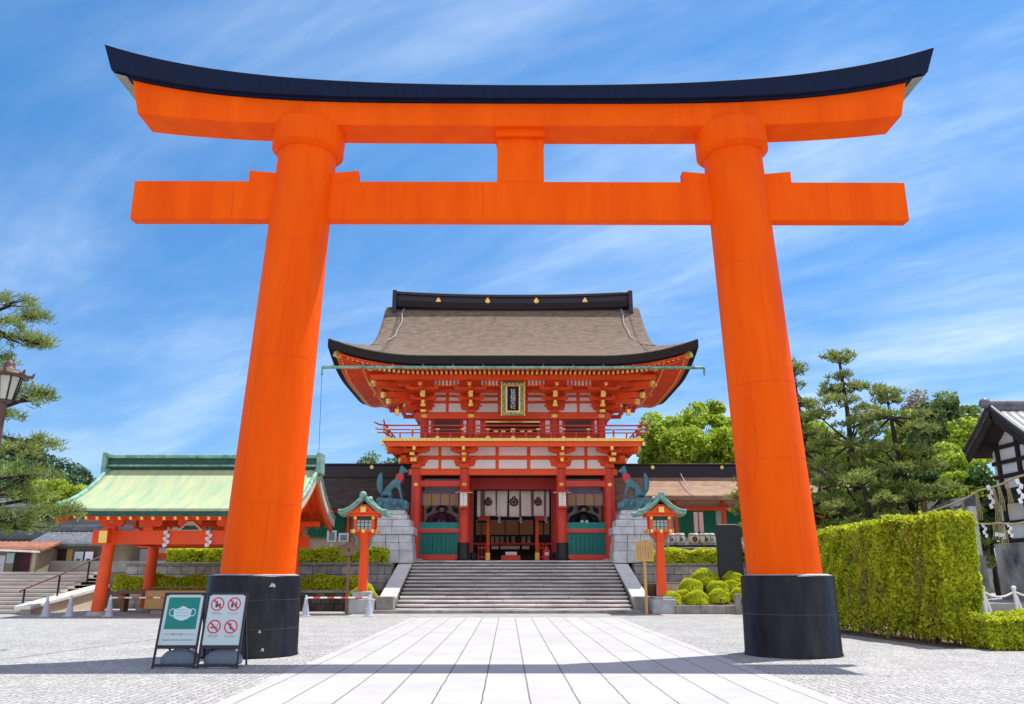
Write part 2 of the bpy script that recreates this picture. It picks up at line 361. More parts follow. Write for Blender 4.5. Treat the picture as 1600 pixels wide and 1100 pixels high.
# ------------------------------------------------------------ ground materials
def sett_mat():
    m = bpy.data.materials.new('granite_setts'); m.use_nodes = True; n = m.node_tree.nodes; l = m.node_tree.links
    p = n['Principled BSDF']; p.inputs['Roughness'].default_value = .8; p.inputs['Specular IOR Level'].default_value = .3
    t = n.new('ShaderNodeNewGeometry'); 
    # rows of small cubes laid in shallow arcs
    sp = n.new('ShaderNodeSeparateXYZ'); l.new(t.outputs['Position'], sp.inputs[0])
    arc = mth('MULTIPLY', mth('ABSOLUTE', mth('SINE', mth('MULTIPLY', sp.outputs[0], 2.6, n, l), None, n, l), None, n, l), .22, n, l)
    cy = mth('ADD', sp.outputs[1], arc, n, l)
    cb = n.new('ShaderNodeCombineXYZ'); l.new(sp.outputs[0], cb.inputs[0]); l.new(cy, cb.inputs[1])
    v = n.new('ShaderNodeTexVoronoi'); v.inputs['Scale'].default_value = 7.6; v.inputs['Randomness'].default_value = .42; l.new(cb.outputs[0], v.inputs['Vector'])
    v2 = n.new('ShaderNodeTexVoronoi'); v2.feature = 'DISTANCE_TO_EDGE'; v2.inputs['Scale'].default_value = 7.6; v2.inputs['Randomness'].default_value = .42; l.new(cb.outputs[0], v2.inputs['Vector'])
    sc = n.new('ShaderNodeSeparateColor'); l.new(v.outputs['Color'], sc.inputs[0])
    z = n.new('ShaderNodeTexNoise'); z.inputs['Scale'].default_value = .35; z.inputs['Detail'].default_value = 7; l.new(t.outputs['Position'], z.inputs['Vector'])
    f = mth('ADD', mth('MULTIPLY', sc.outputs[0], .55, n, l), mth('MULTIPLY', z.outputs['Fac'], .6, n, l), n, l, True)
    mix = n.new('ShaderNodeMix'); mix.data_type = 'RGBA'; mix.inputs[6].default_value = (.30,.296,.29,1); mix.inputs[7].default_value = (.54,.532,.515,1)
    l.new(f, mix.inputs[0])
    gr = n.new('ShaderNodeMapRange'); gr.inputs['From Min'].default_value = .02; gr.inputs['From Max'].default_value = .11; l.new(v2.outputs['Distance'], gr.inputs['Value'])
    mix2 = n.new('ShaderNodeMix'); mix2.data_type = 'RGBA'; mix2.inputs[6].default_value = (.22,.215,.205,1); l.new(mix.outputs[2], mix2.inputs[7]); l.new(gr.outputs[0], mix2.inputs[0])
    l.new(mix2.outputs[2], p.inputs['Base Color'])
    z3 = n.new('ShaderNodeTexNoise'); z3.inputs['Scale'].default_value = .9; z3.inputs['Detail'].default_value = 10; z3.inputs['Roughness'].default_value = .75; l.new(t.outputs['Position'], z3.inputs['Vector'])
    r3 = n.new('ShaderNodeMapRange'); r3.inputs['From Min'].default_value = .34; r3.inputs['From Max'].default_value = .58; r3.inputs['To Min'].default_value = .82; l.new(z3.outputs['Fac'], r3.inputs['Value'])
    m4 = n.new('ShaderNodeMix'); m4.data_type = 'RGBA'; m4.blend_type = 'MULTIPLY'; m4.inputs[0].default_value = 1; l.new(mix2.outputs[2], m4.inputs[6]); l.new(r3.outputs[0], m4.inputs[7]); l.new(m4.outputs[2], p.inputs['Base Color'])
    b = n.new('ShaderNodeBump'); b.inputs['Strength'].default_value = .7; b.inputs['Distance'].default_value = .02
    l.new(gr.outputs[0], b.inputs['Height']); l.new(b.outputs[0], p.inputs['Normal']); return m
def slab_mat():
    m = bpy.data.materials.new('granite_paving_slabs'); m.use_nodes = True; n = m.node_tree.nodes; l = m.node_tree.links
    p = n['Principled BSDF']; p.inputs['Roughness'].default_value = .7; p.inputs['Specular IOR Level'].default_value = .35
    t = n.new('ShaderNodeNewGeometry'); sp = n.new('ShaderNodeSeparateXYZ'); l.new(t.outputs['Position'], sp.inputs[0])
    wz = n.new('ShaderNodeTexNoise'); wz.inputs['Scale'].default_value = 2.6; wz.inputs['Detail'].default_value = 3; l.new(t.outputs['Position'], wz.inputs['Vector'])
    xw = mth('ADD', sp.outputs[0], mth('MULTIPLY', mth('SUBTRACT', wz.outputs['Fac'], .5, n, l), .035, n, l), n, l)
    u = mth('ADD', mth('DIVIDE', xw, .64, n, l), 50.0, n, l)
    fl = mth('FLOOR', u, None, n, l); fr = mth('SUBTRACT', u, fl, n, l)
    dx = mth('MULTIPLY', mth('MINIMUM', fr, mth('SUBTRACT', 1.0, fr, n, l), n, l), .64, n, l)
    long = n.new('ShaderNodeMapRange'); long.inputs['From Min'].default_value = .006; long.inputs['From Max'].default_value = .016; l.new(dx, long.inputs['Value'])
    off = mth('MULTIPLY', mth('SINE', mth('MULTIPLY', fl, 12.9, n, l), None, n, l), .5, n, l)
    v = mth('ADD', mth('DIVIDE', sp.outputs[1], 1.15, n, l), off, n, l); fv = mth('FRACT', v, None, n, l)
    dy = mth('MULTIPLY', mth('MINIMUM', fv, mth('SUBTRACT', 1.0, fv, n, l), n, l), 1.15, n, l)
    cr = n.new('ShaderNodeMapRange'); cr.inputs['From Min'].default_value = .003; cr.inputs['From Max'].default_value = .012; l.new(dy, cr.inputs['Value'])
    wn = n.new('ShaderNodeTexWhiteNoise'); cb = n.new('ShaderNodeCombineXYZ'); l.new(fl, cb.inputs[0]); l.new(mth('FLOOR', v, None, n, l), cb.inputs[1]); l.new(cb.outputs[0], wn.inputs['Vector'])
    z = n.new('ShaderNodeTexNoise'); z.inputs['Scale'].default_value = 3.5; z.inputs['Detail'].default_value = 9; z.inputs['Roughness'].default_value = .7; l.new(t.outputs['Position'], z.inputs['Vector'])
    f = mth('ADD', mth('MULTIPLY', wn.outputs['Value'], .4, n, l), mth('MULTIPLY', z.outputs['Fac'], .6, n, l), n, l, True)
    mix = n.new('ShaderNodeMix'); mix.data_type = 'RGBA'; mix.inputs[6].default_value = (.40,.395,.385,1); mix.inputs[7].default_value = (.52,.512,.50,1); l.new(f, mix.inputs[0])
    m2 = n.new('ShaderNodeMix'); m2.data_type = 'RGBA'; m2.inputs[6].default_value = (.13,.13,.125,1); l.new(mix.outputs[2], m2.inputs[7]); l.new(long.outputs[0], m2.inputs[0])
    m3 = n.new('ShaderNodeMix'); m3.data_type = 'RGBA'; m3.inputs[6].default_value = (.30,.295,.29,1); l.new(m2.outputs[2], m3.inputs[7]); l.new(mth('ADD', cr.outputs[0], .35, n, l, True), m3.inputs[0])
    z3 = n.new('ShaderNodeTexNoise'); z3.inputs['Scale'].default_value = 1.1; z3.inputs['Detail'].default_value = 10; z3.inputs['Roughness'].default_value = .78; l.new(t.outputs['Position'], z3.inputs['Vector'])
    r3 = n.new('ShaderNodeMapRange'); r3.inputs['From Min'].default_value = .33; r3.inputs['From Max'].default_value = .55; r3.inputs['To Min'].default_value = .88; l.new(z3.outputs['Fac'], r3.inputs['Value'])
    m4 = n.new('ShaderNodeMix'); m4.data_type = 'RGBA'; m4.blend_type = 'MULTIPLY'; m4.inputs[0].default_value = 1; l.new(m3.outputs[2], m4.inputs[6]); l.new(r3.outputs[0], m4.inputs[7])
    l.new(m4.outputs[2], p.inputs['Base Color']); return m
def block_mat(name, ca, cb_, bw, bh, joint, rough=.85):
    m = bpy.data.materials.new(name); m.use_nodes = True; n = m.node_tree.nodes; l = m.node_tree.links
    p = n['Principled BSDF']; p.inputs['Roughness'].default_value = rough; p.inputs['Specular IOR Level'].default_value = .25
    t = n.new('ShaderNodeNewGeometry'); sp = n.new('ShaderNodeSeparateXYZ'); l.new(t.outputs['Position'], sp.inputs[0])
    cb = n.new('ShaderNodeCombineXYZ'); l.new(mth('ADD', sp.outputs[0], sp.outputs[1], n, l), cb.inputs[0]); l.new(sp.outputs[2], cb.inputs[1])
    b = n.new('ShaderNodeTexBrick'); b.inputs['Scale'].default_value = 1; b.inputs['Brick Width'].default_value = bw; b.inputs['Row Height'].default_value = bh
    b.inputs['Mortar Size'].default_value = joint; b.inputs['Color1'].default_value = rgb(ca); b.inputs['Color2'].default_value = rgb(cb_)
    b.inputs['Mortar'].default_value = (.03,.03,.028,1); l.new(cb.outputs[0], b.inputs['Vector'])
    z = n.new('ShaderNodeTexNoise'); z.inputs['Scale'].default_value = 2.4; z.inputs['Detail'].default_value = 9; l.new(t.outputs['Position'], z.inputs['Vector'])
    mm = n.new('ShaderNodeMix'); mm.data_type = 'RGBA'; mm.blend_type = 'MULTIPLY'; mm.inputs[0].default_value = .75; l.new(b.outputs['Color'], mm.inputs[6])
    rp = n.new('ShaderNodeMapRange'); rp.inputs['From Min'].default_value = .3; rp.inputs['From Max'].default_value = .7; rp.inputs['To Min'].default_value = .45; rp.inputs['To Max'].default_value = 1.15
    l.new(z.outputs['Fac'], rp.inputs['Value']); l.new(rp.outputs[0], mm.inputs[7]); l.new(mm.outputs[2], p.inputs['Base Color'])
    bu = n.new('ShaderNodeBump'); bu.inputs['Strength'].default_value = .5; bu.inputs['Distance'].default_value = .03; l.new(z.outputs['Fac'], bu.inputs['Height']); l.new(bu.outputs[0], p.inputs['Normal'])
    return m
M['setts'] = sett_mat(); M['slabs'] = slab_mat()
M['retain'] = block_mat('retaining_wall_blocks', (.33,.32,.31), (.52,.51,.49), .75, .42, .014)
M['retdark'] = block_mat('dark_rubble_wall', (.07,.062,.06), (.15,.14,.13), .45, .33, .02)
M['pedblock'] = block_mat('pale_granite_blocks', (.60,.62,.66), (.76,.78,.80), .62, 10, .012)
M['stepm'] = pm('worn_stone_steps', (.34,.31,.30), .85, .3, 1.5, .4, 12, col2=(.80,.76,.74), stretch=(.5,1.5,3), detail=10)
M['stepl'] = pm('light_stone_steps', (.32,.29,.265), .85, .3, 1.5, .3, 12, col2=(.55,.50,.46), stretch=(.4,1.5,3), detail=9)
M['platf'] = pm('stone_platform', (.25,.24,.23), .85, .2, 1.5, .3, 12, col2=(.40,.39,.37))
M['hill'] = pm('wooded_hill', (.03,.07,.03), .9, .3, .08, 0, col2=(.07,.13,.05))
M['earth'] = pm('earth', (.20,.17,.13), .95, .2, .3, .3, 5)

# ------------------------------------------------------------ the setting
g = MB(); g.add([(-600,-200,0),(600,-200,0),(600,1500,0),(-600,1500,0)], [(0,1,2,3)]); struct(g.build('ground', M['setts']))
p = MB(); xs = (-4.1, 4.1); p.add([(-4.1,-20,.004),(4.1,-20,.004),(4.1,34.9,.004),(-4.1,34.9,.004)], [(0,1,2,3)]); struct(p.build('pavement', M['slabs']))
# stone flagging between the square and the stairs
p = MB(); p.add([(-24,35.0,.004),(22,35.0,.004),(22,40.0,.004),(-24,40.0,.004)], [(0,1,2,3)]); struct(p.build('path', M['platf']))
# drain line in the setts
a = G(2,1031); b = G(242,999)
d = MB(); dx, dy = b[0]-a[0], b[1]-a[1]; ln = math.hypot(dx, dy); nx, ny = -dy/ln*.03, dx/ln*.03
a = (a[0]-dx*.3, a[1]-dy*.3); b = (b[0]+dx*.1, b[1]+dy*.1)
d.add([(a[0]-nx,a[1]-ny,.004),(b[0]-nx,b[1]-ny,.004),(b[0]+nx,b[1]+ny,.004),(a[0]+nx,a[1]+ny,.004)][::1], [(0,3,2,1)[::-1]])
o = d.build('drain_channel', M['granited']); struct(o)
# shrine platform (level 2.4) and terraces
PZ = 2.4
t = MB(); t.box(-34,30,46.9,120,0,PZ); struct(t.build('shrine_platform', M['platf']))
t = MB(); t.box(-16.5,-6.1,41.5,44.5,0,.92); t.box(6.1,16,41.3,44.5,0,1.25); struct(t.build('planting_terrace', M['soil']))

def wall_thing(label, x0, x1, y0, y1, z0, z1, mat, cap=.12):
    r = thing('retaining_wall', label, 'wall', ((x0+x1)/2, y0, z0))
    b = MB(); b.box(x0, x1, y0, y1, z0, z1-cap); b.build('wall_face', mat, r)
    b = MB(); k = x0
    while k < x1-.05:
        e = min(k+1.4, x1); b.box(k+.006, e-.006, y0-.06, y1+.02, z1-cap+.003, z1); k = e
    b.build('coping', M['granited'], r, bevel=.015); return r
wall_thing('low dark stone retaining wall of the lower terrace left of the stairs', -16.5, -6.75, 41.1, 41.48, 0, .95, M['retdark'])
wall_thing('grey block retaining wall under the upper clipped hedge left of the stairs', -20, -6.3, 44.52, 46.88, .0, 2.28, M['retain'])
wall_thing('low dark stone retaining wall behind the clipped azaleas right of the stairs', 6.75, 16, 40.9, 41.28, 0, 1.30, M['retdark'])
wall_thing('grey block retaining wall under the upper clipped hedge right of the stairs', 6.3, 22, 44.52, 46.88, .0, 2.22, M['retain'])

# main stairs
st = thing('stone_stairs', 'wide flight of weathered stone steps climbing to the vermilion tower gate', 'stairs', (0,39,0)); 
NS = 14; rise = PZ/NS; run = (46.85-39.0)/NS
s = MB(); s2 = MB(); M['riser'] = pm('shade_toned_risers', (.13,.115,.105), .9, .3, 1.3, .4, 12, col2=(.42,.38,.36), stretch=(.5,1,2), detail=10); rng = random.Random(3)  # riser shade is put into the colour, darker than the treads
for i in range(NS):
    y = 39.0 + i*run; z1 = (i+1)*rise
    x = -5.35
    while x < 5.34:
        e = min(5.35, x+rng.uniform(1.2,2.2))
        if 5.35-e < .5: e = 5.35
        dz = rng.uniform(-.008,.008); s.box(x+.006, e-.006, y-.07+rng.uniform(-.015,.015), y+run+.05, z1-.08, z1+dz)   # tread
        x = e
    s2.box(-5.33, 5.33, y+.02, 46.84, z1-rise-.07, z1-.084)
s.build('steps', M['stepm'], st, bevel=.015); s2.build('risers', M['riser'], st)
s = MB(); s.box(-7.3, 7.3, 38.3, 38.95, 0, .14); s.build('bottom_step', M['granited'], st, bevel=.02)
for sg in (-1, 1):
    b = MB()
    pr = [(38.75,0),(46.85,0),(46.85,PZ+.10),(39.6,.78),(38.75,.78)]
    b.prism([(38.9,0),(46.84,0),(46.84,PZ-.05),(39.4,.55),(38.9,.55)], 'x', sg*5.42 if sg > 0 else -6.0, 6.0 if sg > 0 else -5.42)
    b.build('side_wall', M['granited'], st)
    c = MB()
    for k in range(5):   # coping slabs
        y0 = 39.4+k*1.49; y1 = y0+1.47; f = lambda y: .58+(y-39.4)*(PZ+.02-.58)/(46.85-39.4)
        x0, x1 = (5.38, 6.1) if sg > 0 else (-6.1, -5.38)
        c.prism([(y0,f(y0)-.02),(y1,f(y1)-.02),(y1,f(y1)+.13),(y0,f(y0)+.13)], 'x', x0, x1)
    c.build('balustrade', M['balus'], st, bevel=.02)
    c = MB(); x0, x1 = (5.38, 6.15) if sg > 0 else (-6.15, -5.38); c.box(x0, x1, 38.6, 39.38, .0, .72); c.build('end_block', M['granited'], st, bevel=.03)

# ------------------------------------------------------------ great torii
TY = 18.5
T = thing('torii_gate', 'giant vermilion torii gate with dark blue curved cap rail and black pillar bases', 'torii gate', (0,TY,0))
def halfcurve(pts, Y):   # photo points of an edge -> (|x|, z)
    o = sorted((abs(W(a, b, Y)[0]), W(a, b, Y)[1]) for a, b in pts); return [q[0] for q in o], [q[1] for q in o]
KF, KB = TY-.62, TY+.75
kx, kz = halfcurve([(158,67),(250,93),(340,108),(470,121),(620,129),(811,133)], KF)   # top of the cap, front
cx_, cz_ = halfcurve([(168,106),(213,119),(337,137.5),(433,146.5),(620,151.5),(811,152.5)], KF)  # bottom of cap front
def ip(x, X, Z): return float(np.interp(abs(x), X, Z))
def smoothfit(X, Z, deg=4):
    X = np.array(X); Z = np.array(Z); A = np.stack([np.ones_like(X), X**2, X**4], 1); c = np.linalg.lstsq(A, Z, rcond=None)[0]
    return lambda x: float(c[0]+c[1]*x*x+c[2]*x**4)
ktop = smoothfit(kx, kz); kbot = smoothfit(cx_, cz_)
shb = smoothfit(*halfcurve([(220,178),(354,188),(433,193.7),(620,196),(811,196)], TY-.45))
KL = 10.25; us = np.linspace(-1, 1, 61)
def sect(mb, prof, mat=None):
    # prof(u) -> list of points (closed ring); sweeps rings along u
    rings = [prof(u) for u in us]; n = len(rings[0]); vs = [q for r in rings for q in r]
    fs = [(i*n+k, i*n+(k+1)%n, (i+1)*n+(k+1)%n, (i+1)*n+k) for i in range(len(us)-1) for k in range(n)]
    mb.add(vs, fs, False); mb.add(rings[0], [tuple(range(n))[::-1]]); mb.add(rings[-1], [tuple(range(n))])
def cap(u):
    xt = KL*u; xb = (KL-.25)*u
    zt = ktop(xt); zb = kbot(xb)
    return [(xb,KF,zb),(xb,KB,zb),(xt,KB,zt),(xt+.0*u,TY,zt+.18),(xt,KF,zt)]
k = MB(); sect(k, cap); k.build('cap_rail', M['navy'], T, bevel=.02)
def soff(u):
    x = (KL-.32)*u; zb = kbot(x); return [(x,KF+.10,zb-.05),(x,KB-.10,zb-.05),(x,KB-.10,zb-.001),(x,KF+.10,zb-.001)]
k = MB(); sect(k, soff); o_ = k.build('cap_soffit', M['navy'], T)
for sg in (-1, 1):
    def soff2(u, sg=sg):
        x = sg*(9.62+(KL-.33-9.62)*(u+1)/2); zb = kbot(x); pts_ = [(x,KF+.06,zb-.075),(x,KB-.06,zb-.075),(x,KB-.06,zb-.052),(x,KF+.06,zb-.052)]; return pts_ if sg > 0 else pts_[::-1]
    k = MB(); sect(k, soff2); k.build('end_soffit', M['soffit'], T)
def beam(u):
    xt = 9.52*u; xb = 9.30*u; zt = kbot(xt)-.055; zb = shb(xb)
    return [(xb,TY-.45,zb),(xb,TY+.45,zb),(xt,TY+.45,zt),(xt,TY-.45,zt)]
k = MB(); sect(k, beam); k.build('upper_beam', M['torii'], T, bevel=.015)
NZ0, NZ1 = WZ(811,343.5,TY-.15), WZ(811,284,TY-.15)
k = MB(); k.box(-9.3,9.3,TY-.16,TY+.16,NZ0,NZ1); k.build('lower_beam', M['torii'], T, bevel=.015)
SB = shb(0)
k = MB(); k.box(-.57,.57,TY-.163,TY+.163,NZ1-.002,SB-.18); k.box(-.60,.60,TY-.30,TY+.30,SB-.178,SB+.01); k.build('center_strut', M['torii'], T, bevel=.012)
for sg in (-1, 1):
    p0 = Vector((sg*5.73,TY,0)); p1 = Vector((sg*5.20,TY,12.0)); at = lambda z: p0.lerp(p1, z/12.0)
    k = MB(); zt = SB-.12
    k.cyl(at(1.5), at(zt), .775, .69, 64); q = k.build('pillar', M['torii'], T)
    rgc = at(zt-.22); dr = (p1-p0).normalized()
    k = MB(); k.cyl(rgc-dr*.28, rgc-dr*.18, .72, .86, 64); k.cyl(rgc-dr*.18, rgc+dr*.42, .86, .86, 64); k.build('ring', M['torii'], T, bevel=.01)
    k = MB(); c = sg*5.72
    k.lathe((c,TY+.05,0), [(1.0,0),(1.005,.03),(.985,.05),(.965,1.57),(.955,1.60),(.9,1.61)], 64); k.build('pillar_base', M['plinth'], T)
    k = MB(); k.lathe((c,TY+.05,1.612), [(.93,0),(.82,.03)], 64); k.build('base_lead_cap', M['granite'], T)
    for s2 in (-1, 1):     # wedges over the lower beam
        xa = at(NZ1).x; e = xa+s2*1.32
        k = MB(); pts = [(xa,NZ1+.003),(e,NZ1+.003),(e,NZ1+.30),(xa,NZ1+.17)]
        k.prism(pts, 'y', TY-.13, TY+.13); k.build('wedge', M['torii'], T, bevel=.01)
    # maintenance hatch outline and seams on the pillar
for (px, py, sg, al, name) in ((1185,870,1,0,'access_panel'),):
    pass
# scuffs: chips of lost lacquer on the left pillar base
k = MB()
for (px, py, w_, h_) in ((416,918,10,5),(404,1019,5,4),(401,990,4,3)):
    Y = TY+.05-.985; x, z = W(px, py, Y); x2 = W(px+w_, py, Y)[0]; z2 = W(px, py-h_, Y)[1]
    dd = abs((x+x2)/2+5.72); Ys = TY+.05-math.sqrt(max(.1, .99**2-dd*dd))-.008
    pl = [(x,z),(x+(x2-x)*.5,z+(z2-z)*.2),(x2,z),(x2-(x2-x)*.1,z2),(x+(x2-x)*.4,z2+.02)]
    k.prism(pl, 'y', Ys, Ys+.02)
k.build('lacquer_chip', M['scuff'], T)

# seams of the pillar cladding and small repairs
M['seam'] = pm('torii_seam', (.68,.052,.0), .6, .1, 2)
for sg in (-1, 1):
    p0 = Vector((sg*5.73,TY,0)); p1 = Vector((sg*5.20,TY,12.0)); at = lambda z: p0.lerp(p1, z/12.0); rad = lambda z: .775-(z-1.5)/(SB-.12-1.5)*.085
    for z in ((3.1, 6.35, 9.1) if sg < 0 else (4.05, 5.75, 8.6)):
        k = MB(); d_ = (p1-p0).normalized()*.004; k.cyl(at(z)-d_, at(z)+d_, rad(z)+.0025, rad(z)+.0025, 64); k.build('seam', M['seam'], T)
    for zA, zB, ph in (((1.62,3.1,-1.2),(3.1,6.35,-2.1),(6.35,9.1,-1.45)) if sg < 0 else ((1.62,4.05,-1.3),(4.05,5.75,-2.2),(5.75,8.6,-1.5))):
        k = MB(); k.bar(at(zA)+Vector((math.cos(ph),math.sin(ph),0))*(rad(zA)+.001), at(zB)+Vector((math.cos(ph),math.sin(ph),0))*(rad(zB)+.001), .006, .006); k.build('seam', M['seam'], T)
M['baseseam'] = pm('base_seam', (.05,.05,.055), .5, .3, 5)
for sg in (-1, 1):
    for z in ((.55, 1.12) if sg < 0 else (.83,)):
        k = MB(); k.lathe((sg*5.72,TY+.05,z), [(.9855-.02*z/1.6,0),(.9875-.02*z/1.6,.006),(.9855-.02*z/1.6,.012)], 64); k.build('base_seam', M['baseseam'], T)
for x in (-6.9, -3.1, -.9, 2.2, 7.4):
    k = MB(); k.box(x-.006, x+.006, TY-.1635, TY-.15, NZ0+.02, NZ1-.02); k.build('seam', M['seam'], T)
# ------------------------------------------------------------ tower gate
FY = 47.8; YC = 50.8
GT = thing('tower_gate', 'two storey vermilion tower gate with brown bark roof behind the giant torii', 'gate', (0,YC,PZ))
# roof
EZ, RZ_, EXH, EYH = 13.1, 18.25, 10.0, 7.4
def rf(d): t_ = max(0, d)/EYH; return EZ + (RZ_-EZ)*(.42*t_+.58*t_*t_)
def upt(x, y): s_ = min(abs(x), abs(y-YC)+EXH-EYH); return .95*(max(0, s_-4.6)/5.4)**2.2
VX = 8.1
m = MB()
for sg in (-1, 1):
    for X0, X1, lo in ((-7.3,7.3,None),(7.3,VX,1),(-VX,-7.3,1)):
        xs_ = np.linspace(X0, X1, 31 if lo is None else 5); ts = np.linspace(0, 1, 21)
        def fn(x, t_, lo=lo, sg=sg):
            d0 = 0 if lo is None else EXH-abs(x); dd = d0+(EYH-d0)*t_; y = YC + sg*(EYH-dd); return (x, y, rf(dd)+upt(x, y))
        m.slab(fn, list(xs_) if sg < 0 else list(xs_)[::-1], list(ts), lambda u, v: .10)
m.build('main_roof', M['thatch'], GT)
for sg in (-1, 1):
    m = MB(); xs_ = np.linspace(7.3, 10.0, 13); ys_ = np.linspace(YC-EYH, YC+EYH, 49)
    def fn(x, y, sg=sg):
        dd = min(EXH-x, EYH-abs(y-YC)); return (sg*x, y, rf(dd)+upt(x, y)-.002)
    m.slab(fn, list(xs_) if sg > 0 else list(xs_)[::-1], list(ys_), .10); m.build('hip_skirt', M['thatch'], GT)
def ring_edge(name, mat, inset, ztop, zbot, wd):
    m = MB(); n = 81
    for sg in (-1, 1):
        xs_ = np.linspace(-(EXH-inset), EXH-inset, n); 
        for i in range(n-1):
            a, b = xs_[i], xs_[i+1]; y = YC+sg*(EYH-inset); y2 = y-sg*wd
            ua, ub = upt(a, y), upt(b, y); ta, tb = upt(a, y2), upt(b, y2)
            m.add([(a,y,ztop+ua),(b,y,ztop+ub),(b,y,zbot+ub),(a,y,zbot+ua),(a,y2,ztop+ta),(b,y2,ztop+tb),(b,y2,zbot+ub),(a,y2,zbot+ua)],
                  [(0,3,2,1),(3,7,6,2),(4,5,6,7),(0,1,5,4)] if sg < 0 else [(0,1,2,3),(3,2,6,7),(4,7,6,5),(0,4,5,1)])
        ys_ = np.linspace(YC-(EYH-inset), YC+EYH-inset, n)
        for i in range(n-1):
            a, b = ys_[i], ys_[i+1]; x = sg*(EXH-inset); x2 = x-sg*wd
            ua, ub = upt(x, a), upt(x, b); ta, tb = upt(x2, a), upt(x2, b)
            m.add([(x,a,ztop+ua),(x,b,ztop+ub),(x,b,zbot+ub),(x,a,zbot+ua),(x2,a,ztop+ta),(x2,b,ztop+tb),(x2,b,zbot+ub),(x2,a,zbot+ua)],
                  [(0,1,2,3),(3,2,6,7),(4,7,6,5),(0,4,5,1)] if sg < 0 else [(0,3,2,1),(3,7,6,2),(4,5,6,7),(0,1,5,4)])
    return m.build(name, mat, GT)
ring_edge('eave_edge', M['eave'], -.03, EZ-.05, EZ-.47, .75)
ring_edge('eave_fascia', M['red'], .42, EZ-.523, EZ-.64, .18)
# soffit boards
m = MB()
def sofz(d): return EZ-.56 + d*.13
for sg in (-1, 1):
    for (A0, A1, B0, B1, ax) in ((-EXH+.3, EXH-.3, .3, 5.0, 'y'), (-EYH+.3, EYH-.3, .3, 4.9, 'x')):
        n = 41; nb = 9
        def fn(u, v, sg=sg, ax=ax, A0=A0, A1=A1):
            c = (A0+(A1-A0)*u); dd = .3+4.7*v
            lim = (EXH if ax == 'y' else EYH)-dd; c = max(-lim, min(lim, c*lim/(A1)))
            if ax == 'y': x, y = c, YC+sg*(EYH-dd)
            else: x, y = sg*(EXH-dd), YC+c
            return (x, y, sofz(dd)+upt(x, y)*.95)
        U = list(np.linspace(0,1,n)); Vv = list(np.linspace(0,1,nb))
        m.slab(fn, U, Vv, .05)
m.build('soffit', M['red'], GT)
# rafters in two tiers, with gilt tips
def rafters(tier, d0, d1, drop, w_, h_, yside, single=False, only=None):
    m = MB(); gd = MB(); sp_ = .265
    def one(x0, y0, x1, y1):
        a = (x0, y0, sofz(d0)-drop+upt(x0, y0)*.95); b = (x1, y1, sofz(d1)-drop*.6+upt(x1, y1)*.95)
        if single:
            m1 = MB(); m1.bar(a, b, w_, h_); q1 = m1.build('rafter', M['red'], GT); m1 = MB(); dv = (Vector(a)-Vector(b)).normalized(); m1.bar(Vector(a)+dv*.012, Vector(a)-dv*.05, w_+.02, h_+.02); m1.build('tip_fitting', M['gold'], q1); return
        m.bar(a, b, w_, h_)
        dv = (Vector(a)-Vector(b)).normalized(); gd.bar(Vector(a)+dv*.012, Vector(a)-dv*.05, w_+.02, h_+.02)
    if yside:
        for k in range(-36, 37):
            x = k*sp_
            if abs(x) > EXH-d0-.25: continue
            dd = min(d1, EXH-abs(x)) if abs(x) > EXH-d1 else d1
            if dd-d0 < .3: continue
            one(x, YC-(EYH-d0), x, YC-(EYH-dd))
    else:
        for sg in only:
            for k in range(-27, 28):
                y = k*sp_
                if abs(y) > EYH-d0-.25: continue
                dd = min(d1, EYH-abs(y))
                if dd-d0 < .3: continue
                one(sg*(EXH-d0), YC+y, sg*(EXH-dd), YC+y)
    return m, gd
for ys in (True, False):
    for tier, (d0, d1, dr, w_, h_) in enumerate(((.55, 1.9, .10, .095, .13), (1.55, 4.9, .24, .105, .15))):
        if ys and tier == 0: rafters(tier, d0, d1, dr, w_, h_, ys, True); continue
        for only in ((0,) if ys else (-1, 1)):
            m, gd = rafters(tier, d0, d1, dr, w_, h_, ys, False, (only,))
            stuff(m.build('rafter_row', M['red'], GT)); stuff(gd.build('rafter_tip_fittings', M['gold'], GT))
for sg in (-1, 1):        # corner hip rafters
    for ey in (-1, 1):
        m = MB(); a = Vector((sg*(EXH-.35), YC+ey*(EYH-.35), sofz(.35)-.10+upt(EXH-.35, YC+EYH-.35)*.95)); b = Vector((sg*(EXH-4.9), YC+ey*(EYH-4.9), sofz(4.9)-.25))
        md = Vector((sg*(EXH-2), YC+ey*(EYH-2), sofz(2.0)-.18+upt(EXH-2, YC+EYH-2)*.9))
        m.bar(a, md, .26, .26); m.bar(md, b, .28, .30); q = m.build('hip_rafter', M['red'], GT)
        dv = (a-md).normalized(); m = MB(); m.bar(a+dv*.06, a-dv*.3, .29, .29); m.bar(md+dv*.1, md-dv*.12, .32, .34); m.build('hip_rafter_fitting', M['gold'], q)
